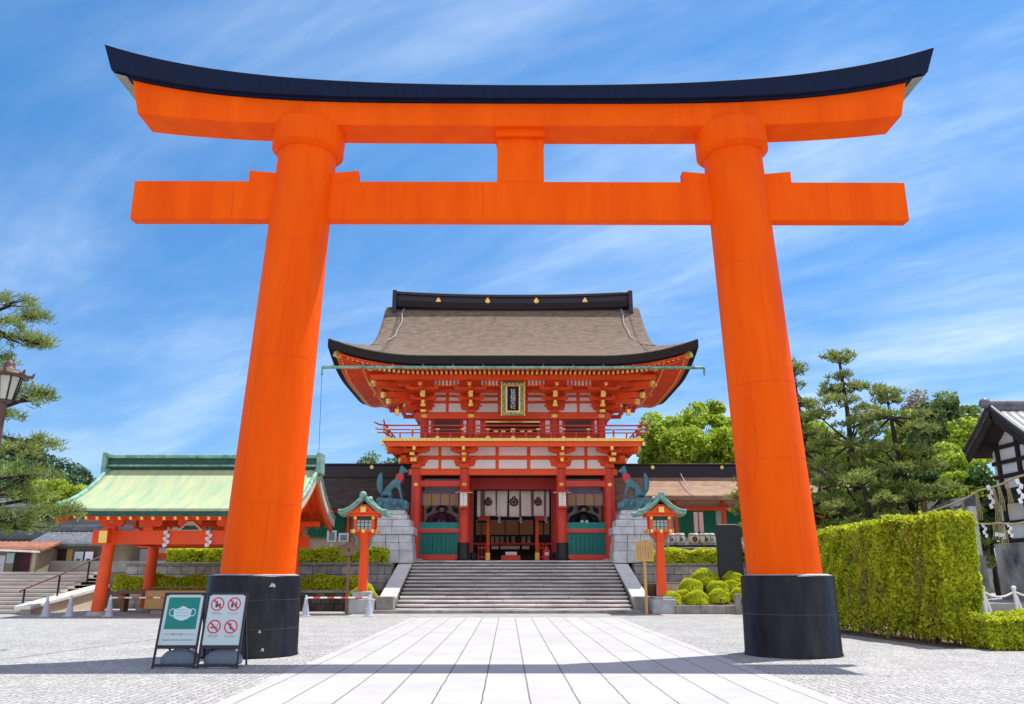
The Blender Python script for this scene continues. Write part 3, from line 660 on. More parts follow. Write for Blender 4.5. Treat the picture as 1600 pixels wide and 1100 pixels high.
# ridge
def rz(x): return RZ_ + .22*(abs(x)/7.5)**2.2
m = MB(); xs_ = list(np.linspace(-7.5, 7.5, 31))
m.slab(lambda x, y: (x, y, rz(x)+.66+(.0 if abs(y-YC) > .3 else .10)), xs_, [YC-.52, YC-.3, YC+.3, YC+.52], .14)
m.build('ridge_cap', M['ridge'], GT)
m = MB(); m.slab(lambda x, y: (x, y, rz(x)+.52), xs_, [YC-.36, YC+.36], .8); m.build('ridge_box', M['ridge'], GT)
m = MB(); m.slab(lambda x, y: (x, y, rz(x)+.12), xs_, [YC-.48, YC+.48], .38); m.build('ridge_base', M['eave'], GT)
for sg in (-1, 1):
    m = MB(); x = sg*7.5; m.box(min(x-.12*sg, x+.14*sg), max(x-.12*sg, x+.14*sg), YC-.6, YC+.6, RZ_-.85, rz(x)+.74); m.build('ridge_end', M['ridge'], GT, bevel=.02)
    m = MB(); xs2 = (7.32, 7.5)      # gable pediment wall
    pol = [(YC-4.6, rf(EYH-4.6)-.46), (YC-2.5, rf(EYH-2.5)-.5), (YC, RZ_-.4), (YC+2.5, rf(EYH-2.5)-.5), (YC+4.6, rf(EYH-4.6)-.46)]
    m.prism(pol, 'x', min(sg*7.05, sg*7.2), max(sg*7.05, sg*7.2)); m.build('gable_wall', M['red'], GT)
    m = MB()                # bargeboards following the verge
    for e in (-1, 1):
        ds = np.linspace(2.0, EYH-.1, 14)
        pts = [(sg*(VX-.12), YC+e*(EYH-dd), rf(dd)-.55) for dd in ds]
        for a, b in zip(pts[:-1], pts[1:]): m.bar(a, b, .14, .42)
    m.build('bargeboard', M['eave'], GT)
for px in (685, 762, 838, 914):
    x, z = W(px, 470.5, YC-.4); m = MB(); m.cyl((x, YC-.42, z), (x, YC-.36, z), .15, .15, 16); m.cyl((x, YC-.46, z), (x, YC-.42, z), .08, .08, 12)
    m.cbox((x, YC-.40, z+.17), (.12,.05,.10)); m.build('ridge_crest', M['gold'], GT)
# snow-line seams over the thatch near the gable ends
for sg in (-1, 1):
    m = MB(); pts = []
    for i in range(15):
        dd = EYH-.35-i*.27; x = 6.9+.05*math.sin(i)+.9*max(0, (i-6)/8)**2*0.4
        pts.append((sg*x, YC-(EYH-dd), rf(dd)+upt(x, 0)+.02))
    m.tube(pts, .025, 6); m.build('verge_wire', M['granite'], GT)
# gutter
GYu = YC-EYH+.08
m = MB(); za = WZ(800,575,GYu); m.tube([(-10.3,GYu,za+.03),(10.25,GYu,za+.03)], .085, 10)
for k in range(-6, 7): m.cbox((k*1.62, GYu, za+.12), (.05,.05,.2))
for sg in (-1, 1): m.tube([(sg*10.28,GYu,za+.03),(sg*10.28,GYu-.0,za-.40)], .06, 8)
m.build('gutter', M['patina'], GT)
m = MB(); m.tube([(-10.28, GYu, za-.3), (-10.12, GYu+.02, 4.6)], .012, 5); m.build('rain_chain', M['black'], GT)

# lower storey -------------------------------------------------------
Zb = lambda py, Y=FY: WZ(800, py, Y)
XO, XI = 5.5, 2.76
for yi, y in enumerate((FY, YC, FY+6.0)):
    for x in (-XO, -XI, XI, XO):
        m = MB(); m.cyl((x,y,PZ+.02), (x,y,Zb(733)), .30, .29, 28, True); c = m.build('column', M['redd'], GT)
        if yi == 0:
            m = MB(); m.lathe((x,y,PZ), [(.50,0),(.50,.08),(.40,.1),(.36,.16),(.335,.95),(.31,1.0)] if abs(x) < 4 else [(.50,0),(.50,.10),(.36,.14)], 28); m.build('column_base', M['black'] if abs(x) < 4 else M['granite'], GT)
m = MB(); m.box(-6.3, 6.3, FY-.4, FY+6.5, PZ-.1, PZ+.035); m.build('floor', M['platf'], GT)
def fbox(name, px0, py0, px1, py1, Y, dep, mat, mirror=True, parent=None, bev=0, sep=True):
    """a box whose front face at depth Y shows between these photo edges; mirrored about the gate's axis"""
    x0, x1 = WX(px0, (py0+py1)/2, Y), WX(px1, (py0+py1)/2, Y); z1, z0 = WZ(800, py0, Y), WZ(800, py1, Y)
    res = []
    for s_ in ((1, -1) if mirror else (1,)):
        m = MB(); a, b = sorted((s_*x0, s_*x1)); m.box(a, b, Y, Y+dep, z0, z1); res.append(m.build(name, mat, parent or GT, bevel=bev))
    return res
def hbeam(name, xh, py0, py1, Y, dep, mat, xl=None):
    m = MB(); m.box(-xh if xl is None else xl, xh, Y, Y+dep, WZ(800,py1,Y), WZ(800,py0,Y)); return m.build(name, mat, GT, bevel=.012)
hbeam('tie_beam', 5.95, 733, 742, FY-.18, .36, M['red'])
for s_ in (-1, 1):
    for (a, b, yy0, yy1, nm) in ((XI, XO, 751.5, 760.5, 'side_lintel'), (XI, XO, 826.5, 832.5, 'rail_beam'), (XI, XO, 867, 875.5, 'sill')):
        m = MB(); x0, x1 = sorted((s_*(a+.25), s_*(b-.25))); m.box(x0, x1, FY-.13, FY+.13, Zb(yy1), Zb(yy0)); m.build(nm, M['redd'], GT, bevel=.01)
    m = MB(); x0, x1 = sorted((s_*(XI+.28), s_*(XO-.28))); zA, zB = Zb(867), Zb(832.5)
    n = 9
    for k in range(n): m.box(x0+(x1-x0)*k/n+.008, x0+(x1-x0)*(k+1)/n-.008, FY-.05, FY+.0, zA, zB)
    m.build('board_panel', M['teal'], GT)
    m = MB(); zA, zB = Zb(826.5), Zb(816.5)
    m.box(x0, x1, FY-.03, FY+.03, zB-.06, zB); m.box(x0, x1, FY-.03, FY+.03, zA, zA+.06)
    m.box(x0, x1, FY+.02, FY+.028, zA+.06, zB-.06)
    for k in range(16):
        xx = x0+(x1-x0)*(k+.5)/16; m.bar((xx-.09, FY-.005, zA+.06), (xx+.09, FY-.005, zB-.06), .03, .03); m.bar((xx+.09, FY+.003, zA+.06), (xx-.09, FY+.003, zB-.06), .03, .03)
    m.build('lattice_rail', M['teal2'], GT)
    m = MB(); m.box(x0, x1, YC-1.0, YC-.9, PZ, Zb(742)); m.build('niche_wall', M['wall'], GT)
    # side walls of the niche
    for xx in (XI, XO):
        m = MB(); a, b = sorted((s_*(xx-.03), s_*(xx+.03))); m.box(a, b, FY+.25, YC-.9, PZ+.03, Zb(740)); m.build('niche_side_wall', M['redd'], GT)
    # far walls of outer bays (behind the niches)
    m = MB(); m.box(x0, x1, FY+5.9, FY+6.0, PZ+.03, Zb(735)); m.build('rear_wall', M['redd'], GT)
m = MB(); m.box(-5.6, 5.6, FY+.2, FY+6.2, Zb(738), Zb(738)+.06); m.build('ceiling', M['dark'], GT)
# middle frame inside the passage
m = MB(); m.box(-XI, XI, YC-.15, YC+.15, WZ(800,766,YC), WZ(800,741,YC)); m.build('inner_lintel', M['redd'], GT, bevel=.01)
for s_ in (-1, 1):
    m = MB(); a, b = sorted((s_*2.42, s_*(XI-.2))); m.box(a, b, YC-.12, YC+.12, PZ+.03, WZ(800,760,YC)); m.build('door_post', M['redd'], GT, bevel=.01)
    m = MB(); a, b = sorted((s_*(XI-.02), s_*(XI+.02))); m.box(a, b, YC, FY+5.8, PZ+.03, Zb(742)); m.build('passage_wall', M['redd'], GT)
# lower bracket zone
m = MB(); z0, z1 = WZ(800,733.5,FY), WZ(800,694,FY); m.box(-5.75, 5.75, FY-.02, FY+.05, z0, z1); m.build('frieze_wall', M['red'], GT)
m = MB(); 
for s_ in (-1, 1): m.box(min(s_*5.6, s_*5.75), max(s_*5.6, s_*5.75), FY, FY+6, z0, z1)
m.build('side_frieze_wall', M['red'], GT)
def footpanel(px0, px1, fl, fr, py0, py1, Y, foot, mat=None):
    """white panel with stepped feet, in photo px on the left half; mirrored"""
    mid = (py0+py1)/2; fx0, fx1 = (fl if fl is not None else px0), (fr if fr is not None else px1)
    yk = py1-foot
    P = []
    X = lambda q: WX(q, mid, Y); Z = lambda q: WZ(800, q, Y)
    r_ = 1.2
    P += [(X(fx0), Z(py1)), (X(fx1), Z(py1))]
    if fr is not None: P += [(X(fx1), Z(py1-foot*.55)), (X(px1+2.2), Z(yk)), (X(px1+.4), Z((yk+py0)/2))]
    P += [(X(px1), Z(py0+r_)), (X(px1-r_), Z(py0)), (X(px0+r_), Z(py0)), (X(px0), Z(py0+r_))]
    if fl is not None: P += [(X(px0-.4), Z((yk+py0)/2)), (X(px0-2.2), Z(yk)), (X(fx0), Z(py1-foot*.55))]
    for s_ in (1, -1):
        q = [(s_*a, b) for a, b in P]
        if s_ < 0: q = q[::-1]
        m = MB(); m.prism(q, 'y', Y-.025, Y+.02); m.build('plaster_panel', mat or M['white'], GT)
q = lambda v: 590+v/7.27
FP = FY-.03
for (py0, py1) in ((698.7, 711.7), (718.6, 732.4)):
    footpanel(q(555), q(690), q(462), None, py0, py1, FP, 4.0)
    footpanel(q(725), q(872), None, q(940), py0, py1, FP, 4.0)
    footpanel(q(1115), q(1338), q(1035), None, py0, py1, FP, 4.0)
x0 = WX(q(1378), 705, FP)
for (py0, py1) in ((698.7, 711.7), (718.6, 732.4)):
    m = MB(); m.box(x0, -x0, FP-.025, FP+.02, WZ(800,py1,FP), WZ(800,py0,FP)); m.build('plaster_panel', M['white'], GT)
# bracket clusters
def cluster(x, yw, z0, z1, outs, tiers, sgx=0, s=1.0):
    """stepped bracket complex on a column top: forward arms + lateral arms + bearing blocks; sgx!=0 at corners"""
    m = MB(); gd = MB(); dz = (z1-z0)/tiers
    dirs = [(0,-1)]
    if sgx: dirs += [(sgx,0),(sgx*.7071*1.35,-.7071*1.35)]
    m.box(x-.26*s, x+.26*s, yw-.26*s, yw+.2, z0, z0+dz*.45)
    for i in range(tiers):
        out = outs*(i+1)/tiers; z = z0+dz*i+dz*.45; h = dz*.42
        for dx_, dy_ in dirs:
            e = (x+dx_*out, yw+dy_*out)
            m.bar((x, yw, z+h*.5), (e[0], e[1], z+h*.5), .17*s, h)
            m.cbox((e[0], e[1], z+h+dz*.12), (.30*s,.30*s,dz*.26)); m.cbox((e[0], e[1], z+h-dz*.03), (.22*s,.22*s,dz*.1))
            nz = Vector((dx_, dy_, 0)).normalized(); c = Vector((e[0], e[1], z+h*.5))
            m.bar(c, c+nz*.26*s, .13*s, h*.8); gd.bar(c+nz*.26*s, c+nz*.30*s, .15*s, h*.9)
        # lateral arm carried at the previous step
        ol = outs*i/tiers; L2 = (.62+.16*i)*s
        m.prism([(x-L2, z+h), (x-L2, z+h*.5), (x-L2*.72, z), (x+L2*.72, z), (x+L2, z+h*.5), (x+L2, z+h)], 'y', yw-ol-.09*s, yw-ol+.09*s)
        for k in (-1, 0, 1): m.cbox((x+k*(L2-.13*s), yw-ol, z+h+dz*.12), (.26*s,.27*s,dz*.26))
        if sgx:
            m.prism([(yw-L2, z+h), (yw-L2, z+h*.5), (yw-L2*.72, z), (yw+L2*.72, z), (yw+L2, z+h*.5), (yw+L2, z+h)], 'x', x+sgx*ol-.09*s, x+sgx*ol+.09*s)
            for k in (-1, 1): m.cbox((x+sgx*ol, yw+k*(L2-.13*s), z+h+dz*.12), (.27*s,.26*s,dz*.26))
    b = m.build('bracket', M['red'], GT); gd.build('bracket_fitting', M['gold'], b); return b
zl0, zl1 = WZ(800,731,FY-.2), WZ(800,696,FY-1.5)
for x in (-XO, -XI, XI, XO): cluster(x, FY-.05, zl0, zl1, 1.45, 2, (1 if x > 5 else -1 if x < -5 else 0))
for x in (-XO, XO):
    for y in (YC, FY+6): 
        m = MB()
        for i in range(2): m.box(min(x, x+math.copysign(.7*(i+1), x)), max(x, x+math.copysign(.7*(i+1), x)), y-.1, y+.1, zl0+.3+i*.6, zl0+.55+i*.6)
        m.build('bracket', M['red'], GT)
# balcony
BY = FY-1.75; BX = 7.25; bz = WZ(800,689,BY)
m = MB(); m.box(-BX, BX, BY, FY+7.6, bz-.02, bz+.10); m.build('balcony_floor', M['red'], GT)
m = MB(); m.box(-BX+.1, BX-.1, BY+.08, BY+.32, WZ(800,697,BY), bz-.022); 
for s_ in (-1, 1): m.box(min(s_*(BX-.1), s_*(BX-.34)), max(s_*(BX-.1), s_*(BX-.34)), BY+.33, FY+7.4, WZ(800,697,BY), bz-.022)
m.build('balcony_beam', M['red'], GT, bevel=.01)
m = MB(); zg0, zg1 = bz-.01, WZ(800,684.6,BY)
n = 64
for k in range(n): m.box(-BX-.02+2*BX*k/n, -BX+.02+2*BX*(k+1)/n-.08, BY-.06, BY-.003, zg0, zg1)
m.box(-BX-.05, BX+.05, BY-.035, BY-.005, zg0+.02, zg1-.02)
for s_ in (-1, 1):
    m.box(min(s_*(BX+.003), s_*(BX+.05)), max(s_*(BX+.003), s_*(BX+.05)), BY, FY+7.6, zg0, zg1)
    m.cbox((s_*(BX+.02), BY-.02, zg0-.15), (.16,.16,.2))
m.build('balcony_gilt_edge', M['gold'], GT)
rl = MB(); gp = MB(); zr = [WZ(800,676,BY), WZ(800,671,BY), WZ(800,664.5,BY)]
for i, z in enumerate(zr):
    ext = .28+.10*i
    for s_ in (-1, 1):
        up_ = .16 if i == 2 else .04*i
        pts = [(0, BY+.08, z), (s_*BX*.95, BY+.08, z), (s_*(BX+ext*.5), BY+.08, z+up_*.3), (s_*(BX+ext), BY+.08, z+up_)]
        rl.tube(pts, .035 if i < 2 else .045, 8); g1 = MB(); g1.tube([pts[-1], (s_*(BX+ext+.08), BY+.08, z+up_+.04)], .055, 8); g1.build('rail_end_fitting', M['gold'], GT)
        rl.tube([(s_*(BX-.08), BY-ext, z+up_), (s_*(BX-.08), BY, z), (s_*(BX-.08), FY+7.5, z)], .035 if i < 2 else .045, 8)
        g1 = MB(); g1.tube([(s_*(BX-.08), BY-ext, z+up_), (s_*(BX-.08), BY-ext-.08, z+up_+.04)], .055, 8); g1.build('rail_end_fitting', M['gold'], GT)
for k in range(-5, 6):
    x = k*BX*.97/5.0; rl.box(x-.045, x+.045, BY+.035, BY+.125, bz+.1, zr[2] if k in (-5,5) else zr[1]+.0)
    g1 = MB(); g1.box(x-.10, x+.10, BY+.01, BY+.06, bz+.11, bz+.26); g1.build('post_foot_fitting', M['gold'], GT); g1 = MB(); g1.cbox((x, BY+.05, zr[1]+.02), (.22,.12,.06)); g1.build('post_cap_fitting', M['gold'], GT)
    if k < 5: rl.box(x+.72-.04, x+.72+.04, BY+.05, BY+.11, bz+.1, zr[0])
for s_ in (-1, 1):
    for k in range(1, 7):
        y = BY+k*1.5; rl.box(s_*(BX-.08)-.045, s_*(BX-.08)+.045, y-.045, y+.045, bz+.1, zr[2])
q_ = rl.build('railing', M['redd'], GT)

# upper storey -----------------------------------------------------
UY = FY+.7; UXO, UXI = 5.2, 2.45
zu0 = bz+.10; zu1 = WZ(800,584,UY)+.9
m = MB(); m.box(-UXO, UXO, UY, UY+.1, zu0, WZ(800,586,UY)); m.build('upper_wall', M['redd'], GT)
m = MB()
for s_ in (-1, 1): m.box(min(s_*(UXO-.1), s_*UXO), max(s_*(UXO-.1), s_*UXO), UY+.1, UY+4.7, zu0, WZ(800,586,UY))
m.box(-UXO, UXO, UY+4.7, UY+4.8, zu0, WZ(800,586,UY)); m.build('upper_side_wall', M['redd'], GT)
for x in (-UXO, -UXI, UXI, UXO):
    m = MB(); m.cyl((x, UY, zu0), (x, UY, WZ(800,645,UY)), .25, .25, 24); c = m.build('column', M['redd'], GT)
for x in (-UXO, UXO):
    for y in (UY+2.4, UY+4.7):
        m = MB(); m.cyl((x, y, zu0), (x, y, WZ(800,645,UY)), .25, .25, 16); m.build('column', M['redd'], GT)
hbeam('upper_tie_beam', 5.75, 645, 654.5, UY-.33, .3, M['red'])
for x in (-UXO, -UXI, UXI, UXO):
    z = WZ(800,649.8,UY-.35); m = MB(); m.cbox((x, UY-.345, z), (.34,.03,.14)); m.cbox((x, UY-.36, z), (.14,.03,.2)); m.build('beam_fitting', M['gold'], GT)
    if abs(x) > 0:
        Y_ = FY-.32 ; 
for x in (-XO, -XI, XI, XO):
    m = MB(); m.cbox((x, FY-.31, WZ(800,757,FY-.31)), (.22,.03,.14)); m.cbox((x, FY-.32, WZ(800,757,FY-.31)), (.08,.03,.2)); m.build('column_fitting', M['gold'], GT)
# window shutters, white side slivers, middle door
def mir(fn):
    for s_ in (1, -1): fn(s_)
def shutter(s_):
    a, b = sorted((s_*WX(678,668,UY-.05), s_*WX(719.5,668,UY-.05))); z0, z1 = WZ(800,678,UY-.05), WZ(800,657.5,UY-.05)
    m = MB(); m.box(a-.06, b+.06, UY-.06, UY-.003, z0-.06, z1+.06); w_ = m.build('window', M['redd'], GT)
    m = MB(); n = 18
    for k in range(n): m.box(a+(b-a)*(k+.12)/n, a+(b-a)*(k+.82)/n, UY-.12, UY-.062, z0, z1)
    m.build('window_slats', M['darkg'], w_)
mir(shutter)
for (p0, p1) in ((q(572), q(604)), (q(975), q(1008)), (q(1112), q(1165))):
    def sl(s_, p0=p0, p1=p1):
        a, b = sorted((s_*WX(p0,668,UY-.05), s_*WX(p1,668,UY-.05))); m = MB(); m.box(a, b, UY-.05, UY-.002, WZ(800,678,UY), WZ(800,657,UY)); m.build('plaster_panel', M['white'], GT)
    mir(sl)
m = MB(); a = WX(760,668,UY-.06); m.box(a, -a, UY-.09, UY-.003, WZ(800,678,UY), WZ(800,659,UY)); dd = m.build('balcony_door', M['dark'], GT)
m = MB(); z = WZ(800,659.5,UY-.12); m.box(a-.05, -a+.05, UY-.13, UY-.093, z-.03, z+.06)
for k in (-1.6, -.9, 0, .9, 1.6):
    m.cbox((k*.62, UY-.12, z-.22), (.34,.03,.07)); m.lathe((k*.62, UY-.12, z-.6), [(.12,0),(.16,.05),(.12,.1)], 12, sx=1, sy=.15)
m.build('door_fitting', M['gold'], dd)
# upper frieze: panels between the brackets
m = MB(); m.box(-5.5, 5.5, UY-.16, UY-.003, WZ(800,645,UY-.16), WZ(800,604,UY-.16)); m.build('upper_frieze_wall', M['red'], GT)
UP = UY-.17
for (py0, py1) in ((613.4,616.8),(621,626)):
    for (p0, p1) in ((q(650),q(775)),(q(815),q(940)),(q(1167),q(1365))):
        fbox('plaster_panel', p0, py0, p1, py1, UP-.02, .035, M['white'])
footpanel(q(638), q(777), q(572), None, 630.6, 644, UP-.01, 3.2)
footpanel(q(808), q(940), None, q(1012), 630.6, 644, UP-.01, 3.2)
footpanel(q(1165), q(1368), q(1112), None, 630.6, 644, UP-.01, 3.2)
# coved slats high up between clusters
CY = UY-1.75
m = MB(); z0, z1 = WZ(800,604.5,CY), WZ(800,591,CY); m.box(-6.9, 6.9, CY, CY+.08, z0, z1); m.build('coved_board', M['red'], GT)
m = MB()
for p0, p1, n in ((678,718.5,7),(751,779,5)):
    for k in range(n):
        for s_ in (1, -1):
            c = WX(p0+(p1-p0)*(k+.5)/n, 598, CY); m.box(s_*c-.055, s_*c+.055, CY-.02, CY-.002, WZ(800,602,CY), WZ(800,594.5,CY))
m.build('coved_slats', M['white'], GT)
m = MB(); PY = UY-2.9; m.box(-8.05, 8.05, PY, PY+.24, WZ(800,593,PY), WZ(800,585,PY))
for s_ in (-1, 1): m.box(min(s_*7.8, s_*8.04), max(s_*7.8, s_*8.04), PY+.245, UY+7.4, WZ(800,593,PY), WZ(800,585,PY))
m.build('eave_purlin', M['red'], GT, bevel=.01)
m = MB(); PY2 = UY-.95; m.box(-6.2, 6.2, PY2, PY2+.18, WZ(800,613,PY2), WZ(800,606,PY2)); m.build('bracket_purlin', M['red'], GT, bevel=.01)
zt0, zt1 = WZ(800,645,UY-.2), WZ(800,598,UY-2.8)
for x in (-UXO, -UXI, UXI, UXO): cluster(x, UY-.1, zt0, zt1, 2.75, 3, (1 if x > 5 else -1 if x < -5 else 0), 1.0)
for x in (-UXO, UXO):
    for y in (UY+2.4, UY+4.7):
        m = MB()
        for i in range(3):
            z = zt0+.15+i*(zt1-zt0)/3; e = x+math.copysign(.92*(i+1), x); m.box(min(x,e), max(x,e), y-.09, y+.09, z, z+.24); m.box(e-.09, e+.09, y-.7, y+.7, z+.2, z+.42)
        m.build('bracket', M['red'], GT)
for s_ in (-1, 1):
    for px in (661, 735.6):
        for (py, w_, h_, Y) in ((615,.24,.36,UY-2.1),(628,.16,.22,UY-1.6),(633,.26,.12,UY-1.5)):
            m = MB(); x, z = W(px, py, Y); m.cbox((s_*abs(x), Y, z), (w_,.2,h_)); m.build('bracket_nose_cap', M['gold'], GT)
    for px in (644, 723.5):
        for (py, w_, h_, Y) in ((697,.16,.12,FY-1.3),(709,.26,.16,FY-1.0),(718,.18,.22,FY-.8)):
            m = MB(); x, z = W(px if px < 700 else 725, py, Y); m.cbox((s_*abs(x), Y, z), (w_,.2,h_)); m.build('bracket_nose_cap', M['gold'], GT)
# long tail rafters with big gilt caps at the corners
for s_ in (-1, 1):
    m = MB(); gd = MB()
    for (px, py, Y) in ((583,599,45.6),(598,617,46.2),(606,627,46.6)):
        x, z = W(px, py, Y); x = s_*abs(x); b_ = Vector((s_*UXO, UY-.1, z+.5)); a_ = Vector((x, Y, z)); m.bar(b_, a_, .22, .26)
        d_ = (a_-b_).normalized(); gd.bar(a_-d_*.12, a_+d_*.04, .27, .31)
    for (px, py, Y) in ((620.5,588,46.0),(620.5,644,47.3)):
        x, z = W(px, py, Y); x = s_*abs(x); gd.cbox((x, Y, z), (.22,.22,.34))
    for k in (-1,0,1): gd.cbox((s_*UXO-s_*0.0, UY-1.0, zt0+.3+.33*k), (.30,.10,.16))
    b_ = m.build('tail_rafter', M['red'], GT); gd.build('tail_rafter_fitting', M['gold'], b_)

# things on and in the gate ----------------------------------------
pq = thing('name_plaque', 'gilt framed navy shrine name plaque hung under the main eave', 'plaque', (0, 46.6, WZ(800,648,46.6)))
PYq = 46.5
x0, z0 = W(783,648,PYq); x1, z1 = W(820,597,PYq); cxq = 0.0; hw = (x1-x0)/2; hh = z1-z0
def tilt(z): return PYq+.35-(z-z0)*.22
m = MB()
m.add([(-hw*.62,tilt(z0+hh*.13),z0+hh*.13),(hw*.62,tilt(z0+hh*.13),z0+hh*.13),(hw*.62,tilt(z1-hh*.14),z1-hh*.14),(-hw*.62,tilt(z1-hh*.14),z1-hh*.14),
       (-hw*.62,tilt(z0+hh*.13)+.1,z0+hh*.13),(hw*.62,tilt(z0+hh*.13)+.1,z0+hh*.13),(hw*.62,tilt(z1-hh*.14)+.1,z1-hh*.14),(-hw*.62,tilt(z1-hh*.14)+.1,z1-hh*.14)],
      [(0,1,2,3),(7,6,5,4),(0,4,5,1),(1,5,6,2),(2,6,7,3),(3,7,4,0)])
m.build('plaque_board', M['navyc'], pq)
m = MB(); g2 = MB(); 
def bar2(mb, xa, za, xb, zb, w_, d_, o=0): mb.bar((xa, tilt(za)-o, za), (xb, tilt(zb)-o, zb), w_, d_)
for s_ in (-1, 1):
    bar2(g2, s_*hw*.55, z0+hh*.08, s_*hw*.55, z1-hh*.08, .09, .12, .05); bar2(m, s_*hw*.78, z0+.05, s_*hw*.78, z1-.05, .22, .08, .02)
    bar2(g2, s_*hw*.97, z0, s_*hw*.97, z1, .07, .12, .04)
    for k in range(5): g2.ball((s_*hw*.9, tilt(z0+hh*(k+.5)/5)-.08, z0+hh*(k+.5)/5), .09, 5)
for (za, s2) in ((z0+hh*.06, 1), (z1-hh*.06, 1)):
    bar2(m, -hw*.95, za, hw*.95, za, .10, .22, .03)
    for k in range(-2, 3): g2.ball((k*hw*.36, tilt(za)-.1, za), .08, 5)
for za in (z0+hh*.12, z1-hh*.12): bar2(g2, -hw*.6, za, hw*.6, za, .12, .09, .06)
m.build('plaque_border', M['patina'], pq); g2.build('plaque_frame', M['gold'], pq)
# ------------------------------------------------------------ text
def text_mesh(s, h, mat, loc, name, parent, rx=90, rz=0, extr=.004, width=None, vertical=False, xf=None):
    c = bpy.data.curves.new(name, 'FONT'); c.body = '\n'.join(s) if vertical else s; c.size = 1; c.align_x = 'CENTER'; c.align_y = 'CENTER'; c.extrude = 0; c.resolution_u = 2
    if vertical: c.space_line = .82
    o = bpy.data.objects.new(name, c); COL.objects.link(o); dg = bpy.context.evaluated_depsgraph_get(); dg.update()
    me = bpy.data.meshes.new_from_object(o.evaluated_get(dg)); COL.objects.unlink(o); bpy.data.objects.remove(o)
    if len(me.vertices) == 0: return None
    me.name = name
    v = np.empty(len(me.vertices)*3); me.vertices.foreach_get('co', v); v = v.reshape(-1,3)
    x0, x1, y0, y1 = v[:,0].min(), v[:,0].max(), v[:,1].min(), v[:,1].max()
    k = h/(y1-y0); v[:,0] = (v[:,0]-(x0+x1)/2)*k; v[:,1] = (v[:,1]-(y0+y1)/2)*k
    if width: v[:,0] *= width/max(1e-6, (v[:,0].max()-v[:,0].min()))
    mat4 = xf if xf is not None else Matrix.Translation(Vector(loc)-OFF[parent.name]) @ Matrix.Rotation(R(rz),4,'Z') @ Matrix.Rotation(R(rx),4,'X')
    w_ = np.array([list(mat4 @ Vector(q)) for q in v]); me.vertices.foreach_set('co', w_.ravel()); me.update()
    me.materials.clear(); me.materials.append(mat)
    o = bpy.data.objects.new(name, me); COL.objects.link(o); o.parent = parent; OFF[o.name] = OFF[parent.name]; return o
zc = (z0+z1)/2
text_mesh('伏見稲荷大社', (z1-z0)*.60, M['cloth'], (0, tilt(zc)-.012, zc), 'plaque_writing', pq, rx=90+12.4, vertical=True, width=.30)

# ------------------------------------------------------------ gate furnishings
# noren curtain across the passage
nr = thing('crested_curtain', 'cream split curtain with three dark round crests across the gate passage', 'curtain', (0, YC-.3, WZ(800,808,YC-.3)))
NY = YC-.3
x0, x1 = WX(745,790,NY), WX(859,790,NY); z1 = WZ(800,767,NY); z0 = WZ(800,807,NY)
edges = [745,748.5,756.5,774.5,776,792,795.5,811,814,829,834,851,853,859]
m = MB(); m.tube([(x0-.1,NY,z1+.03),(x1+.1,NY,z1+.03)], .03, 8); m.build('curtain_rod', M['dark'], nr)
pan = [(745.5,750.5),(757,774),(776.5,793),(795.5,811.5),(814,829.5),(834.5,850.5),(853.5,858.5)]
for i, (a, b) in enumerate(pan):
    xa, xb = WX(a,790,NY), WX(b,790,NY); n = 9; us_ = list(np.linspace(xa, xb, n)); vz = [z1+(z0-z1)*t for t in np.linspace(0,1,6)]
    vs = []; 
    for x in us_:
        for j, z in enumerate(vz): vs.append((x+.03*j/5*math.sin(i*2), NY+.05*math.sin((x-xa)*7+i)*(.3+j/6), z+(.03*math.sin(i*1.7) if j == 5 else 0)))
    fs = [(p*6+r_, p*6+r_+1, (p+1)*6+r_+1, (p+1)*6+r_) for p in range(n-1) for r_ in range(5)]
    m = MB(); m.add(vs, fs, True); q_ = m.build('curtain_panel', M['cloth'], nr); sm_ = q_.modifiers.new('sol','SOLIDIFY'); sm_.thickness = .012
for a, b in ((750.6,756.8),(774,776.3),(811.6,813.9),(829.7,834.3),(851,853.2)):
    m = MB(); m.box(WX(a,790,NY), WX(b,790,NY), NY+.09, NY+.10, z0+.02, z1); m.build('curtain_shadow_strip', M['timber'], nr)  # brown strips stand in for shadow in the gaps between curtain panels
for cpx, rr in ((763,.19),(803,.22),(840.5,.19)):
    x, z = W(cpx, 784.5, NY-.08); m = MB()
    for k in range(10):
        t = 2*math.pi*k/10; m.ball((x+math.cos(t)*rr, NY-.075, z+math.sin(t)*rr*.95), rr*.32, 4, sy=.12)
    m.ball((x, NY-.08, z), rr*.52, 5, sy=.12); m.tube([(x+math.cos(t)*rr*.75, NY-.085, z+math.sin(t)*rr*.75) for t in np.linspace(0, 6.28, 20)], rr*.10, 5)
    for k in (-1,0,1): m.ball((x+k*rr*.35, NY-.075, z+rr*(1.5 if k == 0 else 1.3)), rr*.2, 4, sy=.12)
    m.build('crest', M['crest'], nr)
